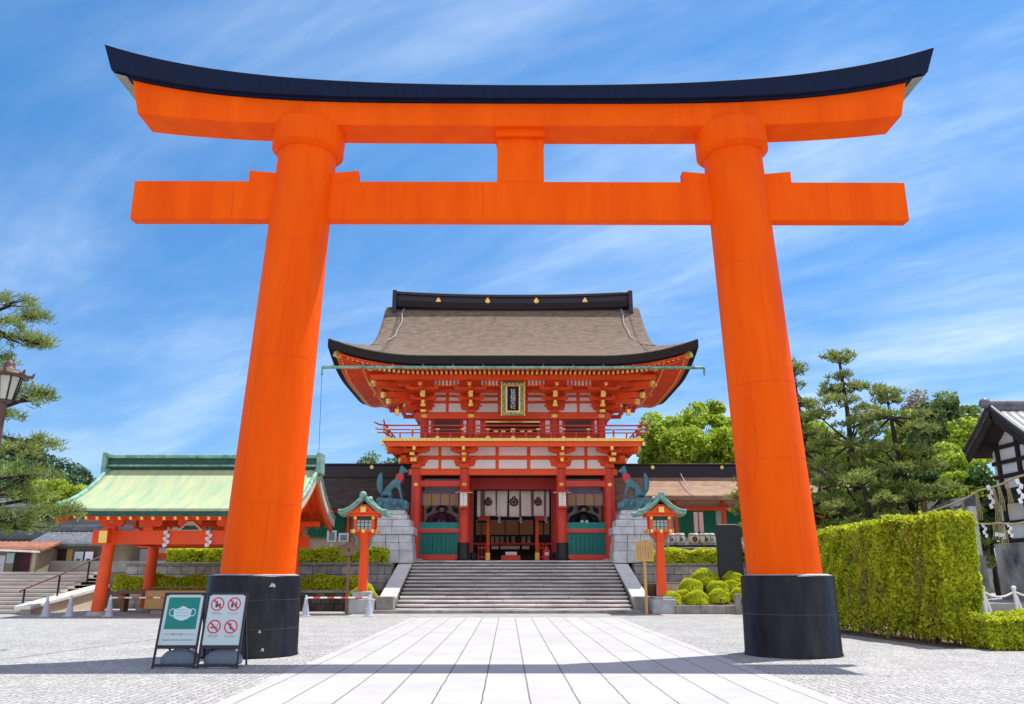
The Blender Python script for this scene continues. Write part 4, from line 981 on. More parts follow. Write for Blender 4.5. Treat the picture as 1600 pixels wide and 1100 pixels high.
# inner hall seen through the passage
HY = 60.0
hl = thing('worship_hall', 'dim hall with brown bamboo blinds seen through the gate passage', 'hall', (0, HY, PZ))
hz = lambda py: WZ(800, py, HY)
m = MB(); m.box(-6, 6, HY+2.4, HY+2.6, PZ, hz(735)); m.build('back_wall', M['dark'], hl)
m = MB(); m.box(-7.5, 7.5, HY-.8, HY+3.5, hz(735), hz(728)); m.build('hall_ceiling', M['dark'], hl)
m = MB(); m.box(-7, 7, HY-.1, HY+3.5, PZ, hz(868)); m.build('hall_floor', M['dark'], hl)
for k, (a, b) in enumerate(((744,751.5),(753,763),(766,788.5),(790,810),(812,833),(838,848),(850,858))):
    m = MB(); xa, xb = WX(a,820,HY), WX(b,820,HY); m.box(xa, xb, HY, HY+.03, hz(835.5), hz(812)); 
    for j in range(4): m.box(xa+(xb-xa)*(j+.5)/4-.015, xa+(xb-xa)*(j+.5)/4+.015, HY-.02, HY-.003, hz(835.5), hz(812))
    m.build('bamboo_blind', M['sudare'], hl)
m = MB(); m.box(-3.4, 3.4, HY-.06, HY+.1, hz(812), hz(805.5)); m.build('valance', M['navyc'], hl)
for px in (752,764.5,789,811,835,849): 
    m = MB(); x = WX(px,840,HY+.3); m.cyl((x,HY+.4,hz(868)), (x,HY+.4,hz(806)), .1, .1, 10); m.build('column', M['dark'], hl)
m = MB(); m.box(-3.4, 3.4, HY+.2, HY+.3, hz(851), hz(848)); m.build('hall_rail', M['redd'], hl)
for a, b in ((767,772),(774,780),(782,787),(790,795),(799,805),(815,821),(824,829)):
    m = MB(); m.box(WX(a,842,HY+1.5), WX(b,842,HY+1.5), HY+1.5, HY+1.55, hz(848), hz(836.5)); m.build('paper_screen', M['cream'], hl)
for a, b in ((768,779),(782,812),(816,827)):
    m = MB(); m.box(WX(a,855,HY), WX(b,855,HY), HY+.0, HY+.18, hz(858), hz(853)); m.build('low_panel', M['cream'], hl)
# orange inner fence gate in the passage
iy = 51.6
ig = thing('fence_gate', 'low bright orange gate frame standing inside the tower gate passage', 'gate', (0, iy, PZ))
for s_ in (-1, 1):
    x = s_*abs(WX(762.5, 840, iy)); zt = WZ(800,806.5,iy)
    m = MB(); m.box(x-.10, x+.10, iy-.10, iy+.10, PZ+.55, zt); m.build('post', M['orange'], ig, bevel=.01)
    m = MB(); m.box(x-.125, x+.125, iy-.125, iy+.125, PZ+.04, PZ+.55); m.build('post_shoe', M['gold'], ig)
    xa, xb = sorted((s_*abs(WX(746.5,810,iy)), x-s_*.11)); m = MB(); m.box(xa, xb, iy-.08, iy+.08, WZ(800,813,iy), zt-.02); m.build('beam', M['orange'], ig, bevel=.01)
    m = MB(); m.box(xa, xb, iy-.05, iy+.05, WZ(800,817,iy), WZ(800,813.5,iy)); m.build('under_beam', M['navyc'], ig)
    for k in range(4):
        m = MB(); xx = xa+(xb-xa)*(k+.3)/4; m.box(xx, xx+.05, iy-.02, iy+.02, PZ+.1, PZ+1.1); m.build('paling', M['redd'], ig)
    m = MB(); m.box(xa, xb, iy-.04, iy+.04, PZ+.8, PZ+.9); m.box(xa, xb, iy-.04, iy+.04, PZ+.25, PZ+.35); m.build('paling_rail', M['redd'], ig)
m = MB(); a = abs(WX(766,811,iy)); m.box(-a+.02, a-.02, iy-.04, iy+.04, WZ(800,812.5,iy), WZ(800,806.5,iy)); m.build('cloth_band', M['navyc'], ig)
sh_ = None
for px in (780, 813.5, 853):
    x, z = W(px, 806, iy-.12); m = MB()
    for k in range(4): m.cbox((x+(.03 if k%2 else -.03), iy-.12, z-.07-.10*k), (.10,.01,.13), ry=.25*(1 if k%2 else -1))
    tag(m.build('paper_streamer', M['shide']), {780:'white zigzag paper streamer on the left of the navy band under the curtain',813.5:'white zigzag paper streamer near the middle of the navy band under the curtain',853:'white zigzag paper streamer at the right end of the orange frame in the passage'}[px], 'streamer', 'paper streamers under the curtain')
ob = thing('offering_box', 'red offering box with pale slatted top in the middle of the gate passage', 'offering box', (WX(798,870,50.0), 50.0, PZ))
x0, x1 = WX(783,870,50.0), WX(813,870,50.0); m = MB(); m.box(x0, x1, 49.7, 50.3, PZ+.035, PZ+.36); m.build('box_body', M['redd'], ob, bevel=.02)
m = MB(); m.box(x0+.25, x1-.2, 49.8, 50.2, PZ+.37, PZ+.56); m.build('box_top', M['wall'], ob, bevel=.02)
fe = thing('fire_extinguisher', 'red fire extinguisher stand at the right inside the gate passage', 'fire extinguisher', (WX(855,870,48.9), 48.9, PZ))
x = WX(854.5,870,48.9); m = MB(); m.box(x-.19, x+.19, 48.75, 49.05, PZ+.036, PZ+.62); m.build('stand', M['extred'], fe, bevel=.03)
m = MB(); m.lathe((x,48.9,PZ+.62), [(.16,0),(.16,.12),(.06,.2),(.05,.26)], 14); m.build('cylinder', M['extred'], fe)
m = MB(); m.cbox((x-.02,48.74,PZ+.42), (.2,.012,.16)); m.build('notice', M['twhite'], fe)
for px, lb in ((738,'left'),(866,'right')):
    m = MB(); x = WX(px, 868, 48.9); m.lathe((x,48.9,PZ+.036), [(.30,0),(.34,.1),(.30,.42),(.22,.46)], 14); m.ball((x-.1,48.62,PZ+.30), .12, 5)
    tag(m.build('stone_pot', M['black']), 'squat black pot beside the %s inner column of the gate' % lb, 'pot', 'black pots in the passage')
# blinds of the niches
for s_ in (-1, 1):
    BYY = FY+.35; nb = thing('bamboo_blind', 'brown bamboo blind with violet bindings in the %s niche of the gate' % ('left' if s_ < 0 else 'right'), 'blind', (s_*4.13, BYY, WZ(800,790,BYY)), 'blinds of the gate niches')
    xa, xb = sorted((s_*(XI+.3), s_*(XO-.3))); za, zb = WZ(800,789.5,BYY), WZ(800,768,BYY)
    m = MB(); m.box(xa, xb, BYY, BYY+.03, za, zb); m.build('blind_mat', M['sudare'], nb)
    m = MB()
    for k in range(5):
        xx = xa+.04+(xb-xa-.08)*k/4; m.box(xx-.035, xx+.035, BYY-.02, BYY-.002, za, zb-.12)
    m.build('binding', M['violet'], nb); m = MB(); m.box(xa, xb, BYY-.03, BYY-.003, zb-.115, zb); m.build('valance', M['violet'], nb)
    # seated guardian figure
    gy = FY+1.45; gx = s_*4.13; gz = Zb(832)
    gs = thing('guardian_statue', ('seated dark robed guardian statue with purple sleeves in the left gate niche' if s_ < 0 else 'seated black robed guardian statue with white legs in the right gate niche'), 'statue', (gx, gy, gz))
    m = MB(); m.box(gx-.7, gx+.7, gy-.45, gy+.5, PZ+.03, gz+.15); m.build('plinth', M['dark'], gs)
    robe = M['purple'] if s_ < 0 else M['black']
    m = MB(); m.lathe((gx,gy,gz+.16), [(.62,0),(.66,.18),(.5,.42),(.40,.75),(.36,.98),(.16,1.1),(.10,1.14)], 20, sy=.7)
    for q1 in (-1, 1): m.tube([(gx+q1*.32,gy,gz+1.08),(gx+q1*.62,gy-.1,gz+.85),(gx+q1*.72,gy-.2,gz+.55),(gx+q1*.35,gy-.4,gz+.55)], [.12,.2,.26,.12], 8)
    m.build('robe', robe, gs); 
    m = MB(); m.ball((gx,gy-.03,gz+1.40), .15, 8, sz=1.2); m.build('head', M['skin'], gs)
    m = MB(); m.lathe((gx,gy,gz+1.50), [(.19,0),(.18,.10),(.10,.22),(.08,.40),(.03,.42)], 14)
    m.build('headdress', M['black'], gs)
    for q1 in (-1, 1):
        m = MB(); m.prism([(gx+q1*.10,gz+1.38),(gx+q1*.34,gz+1.30),(gx+q1*.36,gz+1.52),(gx+q1*.12,gz+1.56)][::q1], 'y', gy+.0, gy+.05); m.build('headdress_wing', M['black'], gs)
        m = MB(); m.prism([(gx+q1*.55,gz+1.62),(gx+q1*.92,gz+1.42),(gx+q1*.90,gz+1.15),(gx+q1*.62,gz+1.30)][::q1], 'y', gy+.30, gy+.36); m.build('quiver_fan', M['black'], gs)
    m = MB()
    for q1 in (-1, 1): m.tube([(gx+q1*.13,gy-.38,gz+.72),(gx+q1*.16,gy-.44,gz+.50),(gx+q1*.17,gy-.47,gz+.25)], [.11,.12,.08], 8)
    m.build('trouser', M['white'] if s_ > 0 else M['violet'], gs)
    # hanging lantern on the inner column
    lx = s_*XI; ly = FY-.62; la, lb_ = WZ(800,769,ly), WZ(800,791,ly)
    hg = thing('hanging_lantern', 'white paper hanging lantern with red canopy on the %s inner gate column' % ('left' if s_ < 0 else 'right'), 'lantern', (lx, ly, lb_), 'hanging lanterns on the inner columns')
    m = MB(); m.box(lx-.20, lx+.20, ly-.20, ly+.20, lb_, la); m.build('lantern_body', M['cloth'], hg, bevel=.02)
    m = MB()
    for z in np.linspace(lb_+.08, la-.08, 6): m.box(lx-.205, lx+.205, ly-.205, ly+.205, z-.008, z+.008)
    m.box(lx-.012, lx+.012, ly-.206, ly+.206, lb_, la); m.build('lattice', M['glass'], hg)
    m = MB(); m.lathe((lx,ly,la), [(.50,0),(.52,.04),(.22,.17),(.06,.3),(.03,.42)], 4, smooth=False, rot=math.pi/4); m.build('canopy', M['redd'], hg)
    m = MB(); m.box(lx-.5,lx+.5,ly-.03,ly+.03,la-.035,la-.004); m.build('canopy_bar', M['twhite'], hg)
    m = MB(); m.box(lx-.24, lx+.24, ly-.24, ly+.24, lb_-.10, lb_-.002); m.tube([(lx,ly,la+.4),(lx,ly+.35,la+.55)], .02, 6); m.build('bracket', M['redd'], hg)

# ------------------------------------------------------------ fox statues on stepped pedestals
M['pedplain'] = pm('pale_granite_courses', (.42,.43,.46), .8, .2, 2.0, .3, 20, col2=(.76,.77,.79), detail=9)
def fox_ped(s_):
    nm = 'left' if s_ < 0 else 'right'
    px = s_*6.42; py = 46.3
    pd = thing('stone_pedestal', 'stepped pale granite pedestal under the %s fox statue' % nm, 'pedestal', (px, py, .9), 'fox pedestals')
    zt = WZ(800,797,py-.55); X0i = s_*5.55  # inner face
    tiers = [(WZ(800,877,py-1.1)-.9, .0, 1.45), ]
    lev = [(877,861,1.10),(861,848,1.08),(848,835,1.05),(835,823,1.17),(823,812,1.0),(812,804,.80),(804,797,.70)]
    for i, (a, b, hw_) in enumerate(lev):
        z0_, z1_ = WZ(800,a,py-hw_*.8), WZ(800,b,py-hw_*.8)
        if i == 0: z0_ = 2.26
        m = MB(); nb = 3 if i < 3 else 2 if i < 5 else 1; w2 = hw_; cxx = px + s_*(0.02*i)
        for k in range(nb):
            xa = cxx-w2+2*w2*k/nb+.008; xb = cxx-w2+2*w2*(k+1)/nb-.008; m.box(xa, xb, py-hw_*.8, py+hw_*.8, z0_+.008, z1_)
        m.build('stone_course', M['pedplain'], pd, bevel=.03)
    b = zt
    fx = thing('fox_statue', ('blue green bronze fox statue facing right with a red bib, left of the gate' if s_ < 0 else 'blue green bronze fox statue facing left with a red bib, right of the gate'), 'statue', (px, py-.1, zt))
    f = -s_  # facing inward (+x for left one)
    px = s_*6.62
    def P(x, y, z): return (px+f*x*1.0, py-.1+y, b+z)
    # rocky base
    m = MB(); prof = [(-.80,0),(.85,0),(.9,.16),(.78,.26),(.84,.38),(.68,.46),(.62,.60),(.1,.62),(-.35,.66),(-.72,.70),(-.85,.55),(-.78,.25)]
    m.prism([(px+f*a, b+c) for a, c in (prof if f > 0 else prof[::-1])], 'y', py-.55, py+.35)
    m.ball(P(.72,-.35,.28), .26, 6); m.ball(P(.78,-.38,.2), .2, 6); m.ball(P(-.6,-.5,.3), .2, 6); m.ball(P(.2,-.5,.35), .22, 6); m.build('rock_base', M['bronze'], fx, bevel=.05)
    body = [(P(-.36,0,1.02),.21),(P(-.12,0,1.26),.20),(P(.14,0,1.46),.20),(P(.34,0,1.74),.165),(P(.46,0,2.06),.13),(P(.50,0,2.26),.15),(P(.64,0,2.20),.09),(P(.82,0,2.10),.045),(P(.45,-.11,2.46),.04),(P(.45,.11,2.46),.04),
            (P(.32,-.13,1.34),.10),(P(.42,-.14,1.0),.06),(P(.50,-.14,.66),.055),(P(.60,-.14,.62),.05),(P(.32,.13,1.34),.10),(P(.42,.14,1.0),.06),(P(.50,.14,.66),.055),(P(.60,.14,.62),.05),
            (P(-.34,-.20,.94),.20),(P(-.06,-.22,.80),.11),(P(-.20,-.22,.70),.07),(P(.04,-.22,.68),.055),(P(-.34,.20,.94),.20),(P(-.06,.22,.80),.11),(P(-.20,.22,.70),.07),(P(.04,.22,.68),.055),
            (P(-.56,0,.86),.09),(P(-.70,0,1.15),.15),(P(-.74,0,1.5),.18),(P(-.72,0,1.82),.13),(P(-.66,0,2.08),.04)]
    ed = [(0,1),(1,2),(2,3),(3,4),(4,5),(5,6),(6,7),(5,8),(5,9),(2,10),(10,11),(11,12),(12,13),(2,14),(14,15),(15,16),(16,17),(0,18),(18,19),(19,20),(20,21),(0,22),(22,23),(23,24),(24,25),(0,26),(26,27),(27,28),(28,29),(29,30)]
    skin_obj('body', body, ed, M['bronze'], fx)
    m = MB(); m.lathe(P(.36,0,1.84), [(.22,-.14),(.25,-.05),(.21,.08),(.16,.16)], 16, sy=.95)
    m.prism([(px+f*a, b+c) for a, c in ([(.30,1.52),(.52,1.58),(.58,1.84),(.38,1.92)] if f > 0 else [(.38,1.92),(.58,1.84),(.52,1.58),(.30,1.52)])], 'y', py-.30, py+.10)
    m.build('bib', M['bib'], fx, bevel=.04)
def skin_obj(name, pts, edges, mat, parent, sub=2):
    off = OFF[parent.name]; me = bpy.data.meshes.new(name); me.from_pydata([Vector(p)-off for p, r_ in pts], edges, []); me.update(); pts = [(p, r_*1.17) for p, r_ in pts]
    o = bpy.data.objects.new(name, me); COL.objects.link(o); o.parent = parent; OFF[o.name] = off
    o.modifiers.new('skin', 'SKIN')
    me.skin_vertices.new(name='s') if not me.skin_vertices else None
    for i, (p, r_) in enumerate(pts): me.skin_vertices[0].data[i].radius = (r_, r_)
    me.skin_vertices[0].data[0].use_root = True
    s_ = o.modifiers.new('sub', 'SUBSURF'); s_.levels = sub; s_.render_levels = sub; me.materials.append(mat)
    o.modifiers['skin'].use_smooth_shade = True
    return o
for s_ in (-1, 1): fox_ped(s_)

# ------------------------------------------------------------ post lanterns
def lantern(x, y, zbase, label, hpost):
    r = thing('post_lantern', label, 'lantern', (x, y, zbase), 'orange post lanterns beside the stairs')
    m = MB(); m.box(x-.52, x+.52, y-.52, y+.52, 0, .62); m.box(x-.40, x+.40, y-.40, y+.40, .623, zbase+.02); m.build('footing', M['granite'], r, bevel=.03)
    z1 = hpost
    m = MB(); m.prism([(x-.20,zbase+.02),(x+.20,zbase+.02),(x+.165,z1-.45),(x+.42,z1),(x-.42,z1),(x-.165,z1-.45)], 'y', y-.19, y+.19)
    m.prism([(y-.19,z1-.45),(y+.19,z1-.45),(y+.42,z1),(y-.42,z1)], 'x', x-.17, x+.17); m.build('post', M['orange'], r, bevel=.015)
    m = MB(); 
    for a in (-1, 1):
        m.tube([(x+a*.22,y-.21,z1-.75),(x+a*.36,y-.21,z1-.5),(x+a*.30,y-.21,z1-.3),(x+a*.45,y-.21,z1-.1)], [.03,.06,.05,.04], 6)
    m.build('scroll_bracket', M['patina'], r)
    m = MB(); m.box(x-.55, x+.55, y-.55, y+.55, z1+.002, z1+.10); 
    m.build('cage_floor', M['orange'], r, bevel=.02)
    m = MB(); 
    for a in (-.42, 0, .42): m.cbox((x+a, y-.56, z1+.06), (.13,.04,.15)); m.cbox((x+.56, y+a, z1+.06), (.04,.13,.15)); m.cbox((x-.56, y+a, z1+.06), (.04,.13,.15))
    for a in (-.40, .40): m.cbox((x+a, y-.455, z1+.64), (.13,.03,.12))
    m.cbox((x, y-.80, z1+.98), (.24,.06,.24)); m.build('fitting', M['gold'], r)
    H = .60
    m = MB(); m.box(x-.34, x+.34, y-.34, y+.34, z1+.102, z1+.1+H); m.build('lantern_glass', M['glass'], r)
    for a in (-1, 1):
        for b in (-1, 1): m = MB(); m.box(x+a*.40-.055, x+a*.40+.055, y+b*.40-.055, y+b*.40+.055, z1+.1, z1+.1+H); m.build('cage_post', M['orange'], r, bevel=.01)
    m = MB()
    for k in (-.17, .0, .17):
        m.box(x+k-.014, x+k+.014, y-.358, y-.342, z1+.1, z1+H); m.box(x-.36, x-.342, y+k-.014, y+k+.014, z1+.1, z1+H); m.box(x+.342, x+.36, y+k-.014, y+k+.014, z1+.1, z1+H)
    for k in (.25, .42): m.box(x-.34, x+.34, y-.358, y-.343, z1+k, z1+k+.02)
    m.box(x-.34, x+.34, y-.37, y-.342, z1+.54, z1+.70); m.build('lantern_grille', M['patdark'], r)
    m = MB(); m.box(x-.62, x+.62, y-.62, y+.62, z1+.702, z1+.82); m.build('top_frame', M['orange'], r, bevel=.02)
    # curved gabled roof with flared eaves
    def fn(u, v):
        a = abs(u); zz_ = z1+.74 + .74*(1-a)**1.7 + .07*a**5; return (x+u*1.08, y+v*.98, zz_ + .10*abs(v)**3)
    us_ = list(np.linspace(-1, 1, 25)); vs_ = list(np.linspace(-1, 1, 9))
    m = MB(); m.slab(fn, us_, vs_, .09); m.build('roof', M['patina'], r)
    m = MB()
    for v in (-1.0, 1.0): m.tube([Vector(fn(u, v))+Vector((0,0,.03)) for u in us_], .055, 8)
    for k in range(-4, 5):
        if k: m.tube([Vector(fn(u, k/5))+Vector((0,0,.01)) for u in us_], .022, 6)
    m.tube([(x,y-1.02,z1+1.62),(x,y-.5,z1+1.54),(x,y+.5,z1+1.54),(x,y+1.02,z1+1.62)], [.12,.10,.10,.12], 8); m.ball((x,y-1.02,z1+1.60), .17, 6, sy=.5); m.build('roof_ridge', M['patina'], r)
    m = MB(); m.prism([(x-.80,z1+.822),(x+.80,z1+.822),(x+.5,z1+.90),(x+.12,z1+1.22),(x-.12,z1+1.22),(x-.5,z1+.90)], 'y', y-.72, y+.72)
    for a in (-1, 1): m.bar((x+a*.45,y-.75,z1+.90),(x+a*.92,y-.75,z1+.80),.08,.1)
    m.build('gable', M['orange'], r, bevel=.02)
ly = 38.4
lantern(-6.72, ly, .92, 'vermilion post lantern with green copper roof left of the stairs', WZ(568,832,ly)-.02)
lantern(6.55, ly, .70, 'vermilion post lantern with green copper roof right of the stairs', WZ(1030,832,ly)-.02)

# ------------------------------------------------------------ notice boards
def board(label, px0, px1, py0, py1, Y, zg, mat, peak, nm='notice_board', cap=True):
    xa, xb = WX(px0,(py0+py1)/2,Y), WX(px1,(py0+py1)/2,Y); za, zb = WZ(800,py1,Y), WZ(800,py0,Y); c = (xa+xb)/2
    r = thing(nm, label, 'notice board', (c, Y, zg))
    m = MB(); m.prism([(xa,za),(xb,za),(xb,zb-peak),(c,zb),(xa,zb-peak)], 'y', Y-.03, Y+.03); m.build('board', mat, r, bevel=.006)
    m = MB(); m.box(c-.06, c+.06, Y+.032, Y+.13, zg, za+.3); m.build('post', mat, r, bevel=.008)
    if cap:
        m = MB(); m.bar((xa-.12, Y, zb-peak-.03),(c, Y, zb+.04),.16,.04); m.bar((c, Y, zb+.04),(xb+.12, Y, zb-peak-.03),.16,.04); m.build('board_roof', mat, r)
    return r, c, xa, xb, za, zb
r_, c, xa, xb, za, zb = board('pale yellow wooden notice board with gabled top right of the stairs', 993, 1021, 845, 877, 37.6, 0, M['timbery'], .12)
for k in range(6): text_mesh('奉納御祈祷受付所', .62, M['timber'], (xa+(xb-xa)*(k+.8)/6.8, 37.565, (za+zb)/2-.05), 'board_writing', r_, vertical=True, width=.05)
r_, c, xa, xb, za, zb = board('small brown wooden signboard on a thin post left of the stairs', 533.5, 557, 850, 868, 37.8, 0, M['timber'], .08)
m = MB(); m.cbox((c, 37.765, (za+zb)/2), (.08,.01,.18)); m.build('board_mark', M['ink'], r_)

# black stone stele among the azaleas
x0, x1 = WX(1120,860,40.2), WX(1159,860,40.2)
S_ = thing('stone_stele', 'tall black upright stone slab behind the right azalea bushes', 'monument', ((x0+x1)/2, 40.2, .5))
m = MB(); za, zb = .75, WZ(1140,820,40.2); m.prism([(x0,za),(x1,za),(x1-.03,zb-.02),(x1-.4,zb+.03),(x0+.05,zb)], 'y', 40.05, 40.4); m.build('slab', M['stele'], S_, bevel=.04)
m = MB(); m.box(x0-.25, x1+.25, 39.8, 40.7, .3, .76); m.build('foot_stone', M['granited'], S_, bevel=.04)

# ------------------------------------------------------------ corridors flanking the gate
def corridor(s_, x_in, x_out, label, roofmat, Y0=52.0, nm='corridor'):
    r = thing('corridor_building', label, 'corridor', (s_*(x_in+x_out)/2, Y0+2, PZ))
    YR = Y0+1.8; ze = WZ(800,775 if s_ > 0 else 788,Y0-1.0); zr_ = WZ(800,741,YR)
    xs_ = list(np.linspace(x_in, x_out, 25)); 
    for e in (-1, 1):
        def fn(x, t_, e=e): return (s_*x, YR+e*3.0*(1-t_), ze+(zr_-ze)*(.55*t_+.45*t_*t_))
        m = MB(); fl = (s_*e < 0); m.slab(fn, xs_ if fl else xs_[::-1], list(np.linspace(0,1,9)), .25); m.build('roof', roofmat, r)
    m = MB(); m.box(min(s_*x_in, s_*x_out), max(s_*x_in, s_*x_out), YR-.32, YR+.32, zr_-.25, WZ(800,728,YR)-.0); m.build('ridge', M['ridge'], r, bevel=.03)
    m = MB(); m.box(min(s_*x_in, s_*x_out), max(s_*x_in, s_*x_out), YR-.45, YR+.45, WZ(800,728,YR)+.002, WZ(800,728,YR)+.10); m.build('ridge_cap', M['ridge'], r, bevel=.02)
    k = 9.0
    while k < x_out:
        m = MB(); m.cyl((s_*k,YR-.40,zr_+.40),(s_*k,YR-.33,zr_+.40),.12,.12,12); m.cbox((s_*k,YR-.38,zr_+.58),(.1,.05,.12)); m.build('ridge_crest', M['gold'], r); k += 4.45
    # walls
    zc_ = ze-.28; X = lambda a, b: (min(s_*a, s_*b), max(s_*a, s_*b)); a, b = X(x_in, x_out)
    m = MB(); m.box(a, b, Y0+.9, Y0+1.0, PZ, ze+.1); m.build('wall', M['white'] if s_ > 0 else M['cream'], r)
    zz0 = [ (WZ(800,781,Y0),WZ(800,777,Y0),'eave_beam'), (WZ(800,797,Y0),WZ(800,791,Y0),'tie_beam'), (WZ(800,868,Y0),WZ(800,860,Y0),'floor_beam')]
    for z0_, z1_, n_ in zz0:
        dzz = 0 if s_ > 0 else -.15; m = MB(); m.box(a, b, Y0+.3, Y0+.52, z0_+dzz, z1_+dzz); m.build(n_, M['red'], r)
    m = MB(); m.box(a, b, Y0+.55, Y0+.62, WZ(800,791,Y0), WZ(800,781,Y0)); m.build('plaster_frieze', M['cream'], r)
    k = x_in+1.2; i = 0
    while k < x_out-.3:
        m = MB(); m.cyl((s_*k,Y0+.42,PZ),(s_*k,Y0+.42,WZ(800,777,Y0)),.13,.13,12); m.build('column', M['red'], r)
        if k+3.2 < x_out:
            c0, c1 = X(k+.28, k+2.55); m = MB(); m.box(c0, c1, Y0+.56, Y0+.66, WZ(800,838,Y0), WZ(800,797,Y0)); sh = m.build('shutter', M['greenw'], r)
            m = MB()
            for j in range(14): m.box(c0+(c1-c0)*j/14, c0+(c1-c0)*(j+.45)/14, Y0+.52, Y0+.558, WZ(800,838,Y0), WZ(800,800,Y0))
            m.build('shutter_slats', M['greenw'], sh)
        k += 3.0; i += 1
    return r
corridor(-1, 5.9, 22, 'shadow-dark roofed red and cream corridor building left of the tower gate', M['thatchd'])
cr_ = corridor(1, 5.9, 24, 'brown roofed red and white corridor building right of the tower gate', M['thatchr'])
m = MB(); pts = [W(1062,742,52.5)+(0,), W(1082,774,51)]
a = W(1063,741,53.3); b = W(1083,775,50.7); m.tube([(a[0],53.3,a[1]+.05),((a[0]+b[0])/2,52.0,(a[1]+b[1])/2+.02),(b[0],50.7,b[1]+.05)], .03, 6); m.build('verge_wire', M['granite'], cr_)
# pink-white striped poles and barrels on the right corridor porch
for px, lb in ((1088,'left one of two pink striped cloth poles in front of the green shutters'),(1096.5,'right one of two pink striped cloth poles in front of the green shutters')):
    x, z = W(px, 831, 49.5); z1 = WZ(800,800,49.5); m = MB()
    m.cyl((x,49.5,PZ),(x,49.5,z),.05,.05,8); m.box(x-.11,x+.11,49.44,49.56,z,z1); m.mat(1)
    for k in range(3): m.box(x-.11+k*.08,x-.08+k*.08,49.43,49.437,z,z1)
    tag(m.build('striped_pole', [M['twhite'], M['bib']]), lb, 'pole', 'striped poles on the right corridor')
rk = thing('barrel_rack', 'dark rack holding sake barrels in front of the right corridor', 'rack', (WX(1090,850,48.2),48.4,PZ))
xa, xb = WX(1040,850,48.2), WX(1122,850,48.2); m = MB(); m.box(xa, xb, 48.0, 48.9, WZ(800,857,48), WZ(800,851.5,48)); m.build('shelf', M['timberd'], rk)
for k in range(5): m = MB(); x = xa+.05+(xb-xa-.1)*k/4; m.box(x-.05,x+.05,48.05,48.85,PZ,WZ(800,857,48)); m.build('leg', M['timberd'], rk)
m = MB(); m.tube([(xa,47.9,PZ+.2),(xa,47.9,PZ+.72),(xb,47.9,PZ+.72)],.04,6); m.build('hand_rail', M['granite'], rk)
zs = WZ(800,851.5,48); bl = [(1047,'grey sake barrel with plain face at the left end of the rack'),(1062,'sake barrel with a purple mark, second on the rack'),(1084,'round white sake barrel with a brown red crest on the rack'),(1101,'dim sake barrel right of the crested one on the rack'),(1109,'white sake barrel with grey strokes beside the black slab')]
for i, (px, lb) in enumerate(bl):
    x = WX(px, 842, 48.4); br = thing('sake_barrel', lb, 'barrel', (x,48.4,zs), 'sake barrels on the rack')
    m = MB(); m.lathe((x,48.4,zs+.003), [(.25,0),(.30,.12),(.31,.35),(.28,.62),(.24,.66)], 18); m.build('barrel_body', M['barrel'], br)
    m = MB(); m.lathe((x,48.4,zs+.1), [(.312,0),(.318,.03),(.312,.06)], 18); m.build('rope_band', M['rope'], br); m = MB(); m.lathe((x,48.4,zs+.52), [(.305,0),(.31,.03),(.30,.06)], 18); m.build('rope_band', M['rope'], br)
    m = MB(); c_ = (M['violet'],M['violet'],M['crest'],M['ink'],M['inkg'])[i]
    if i == 2: m.cyl((x,48.085,zs+.33),(x,48.06,zs+.33),.15,.15,14); m.mat(1); m.cyl((x,48.06,zs+.33),(x,48.05,zs+.33),.06,.06,10)
    else:
        m.cbox((x-.03,48.075,zs+.35),(.05,.02,.3)); m.cbox((x+.06,48.08,zs+.32),(.09,.02,.16)); m.cbox((x,48.077,zs+.22),(.2,.02,.04))
    m.build('barrel_mark', [c_, M['pred']], br)
# left platform: white boxes and notices in front of the corridor
for px0, px1, py0, py1, lb in ((511,526,829,847,'white framed poster board at the left edge of the upper platform'),(529,545,833,847,'pale grey notice board beside the white framed poster board')):
    r_, c, xa, xb, za, zb = board(lb, px0, px1, py0, py1, 48.6, PZ, M['wall'], 0.0, cap=False)
    m = MB(); m.box(xa+.12, xb-.12, 48.555, 48.568, za+.1, zb-.1); m.build('poster', M['inkg'], r_)

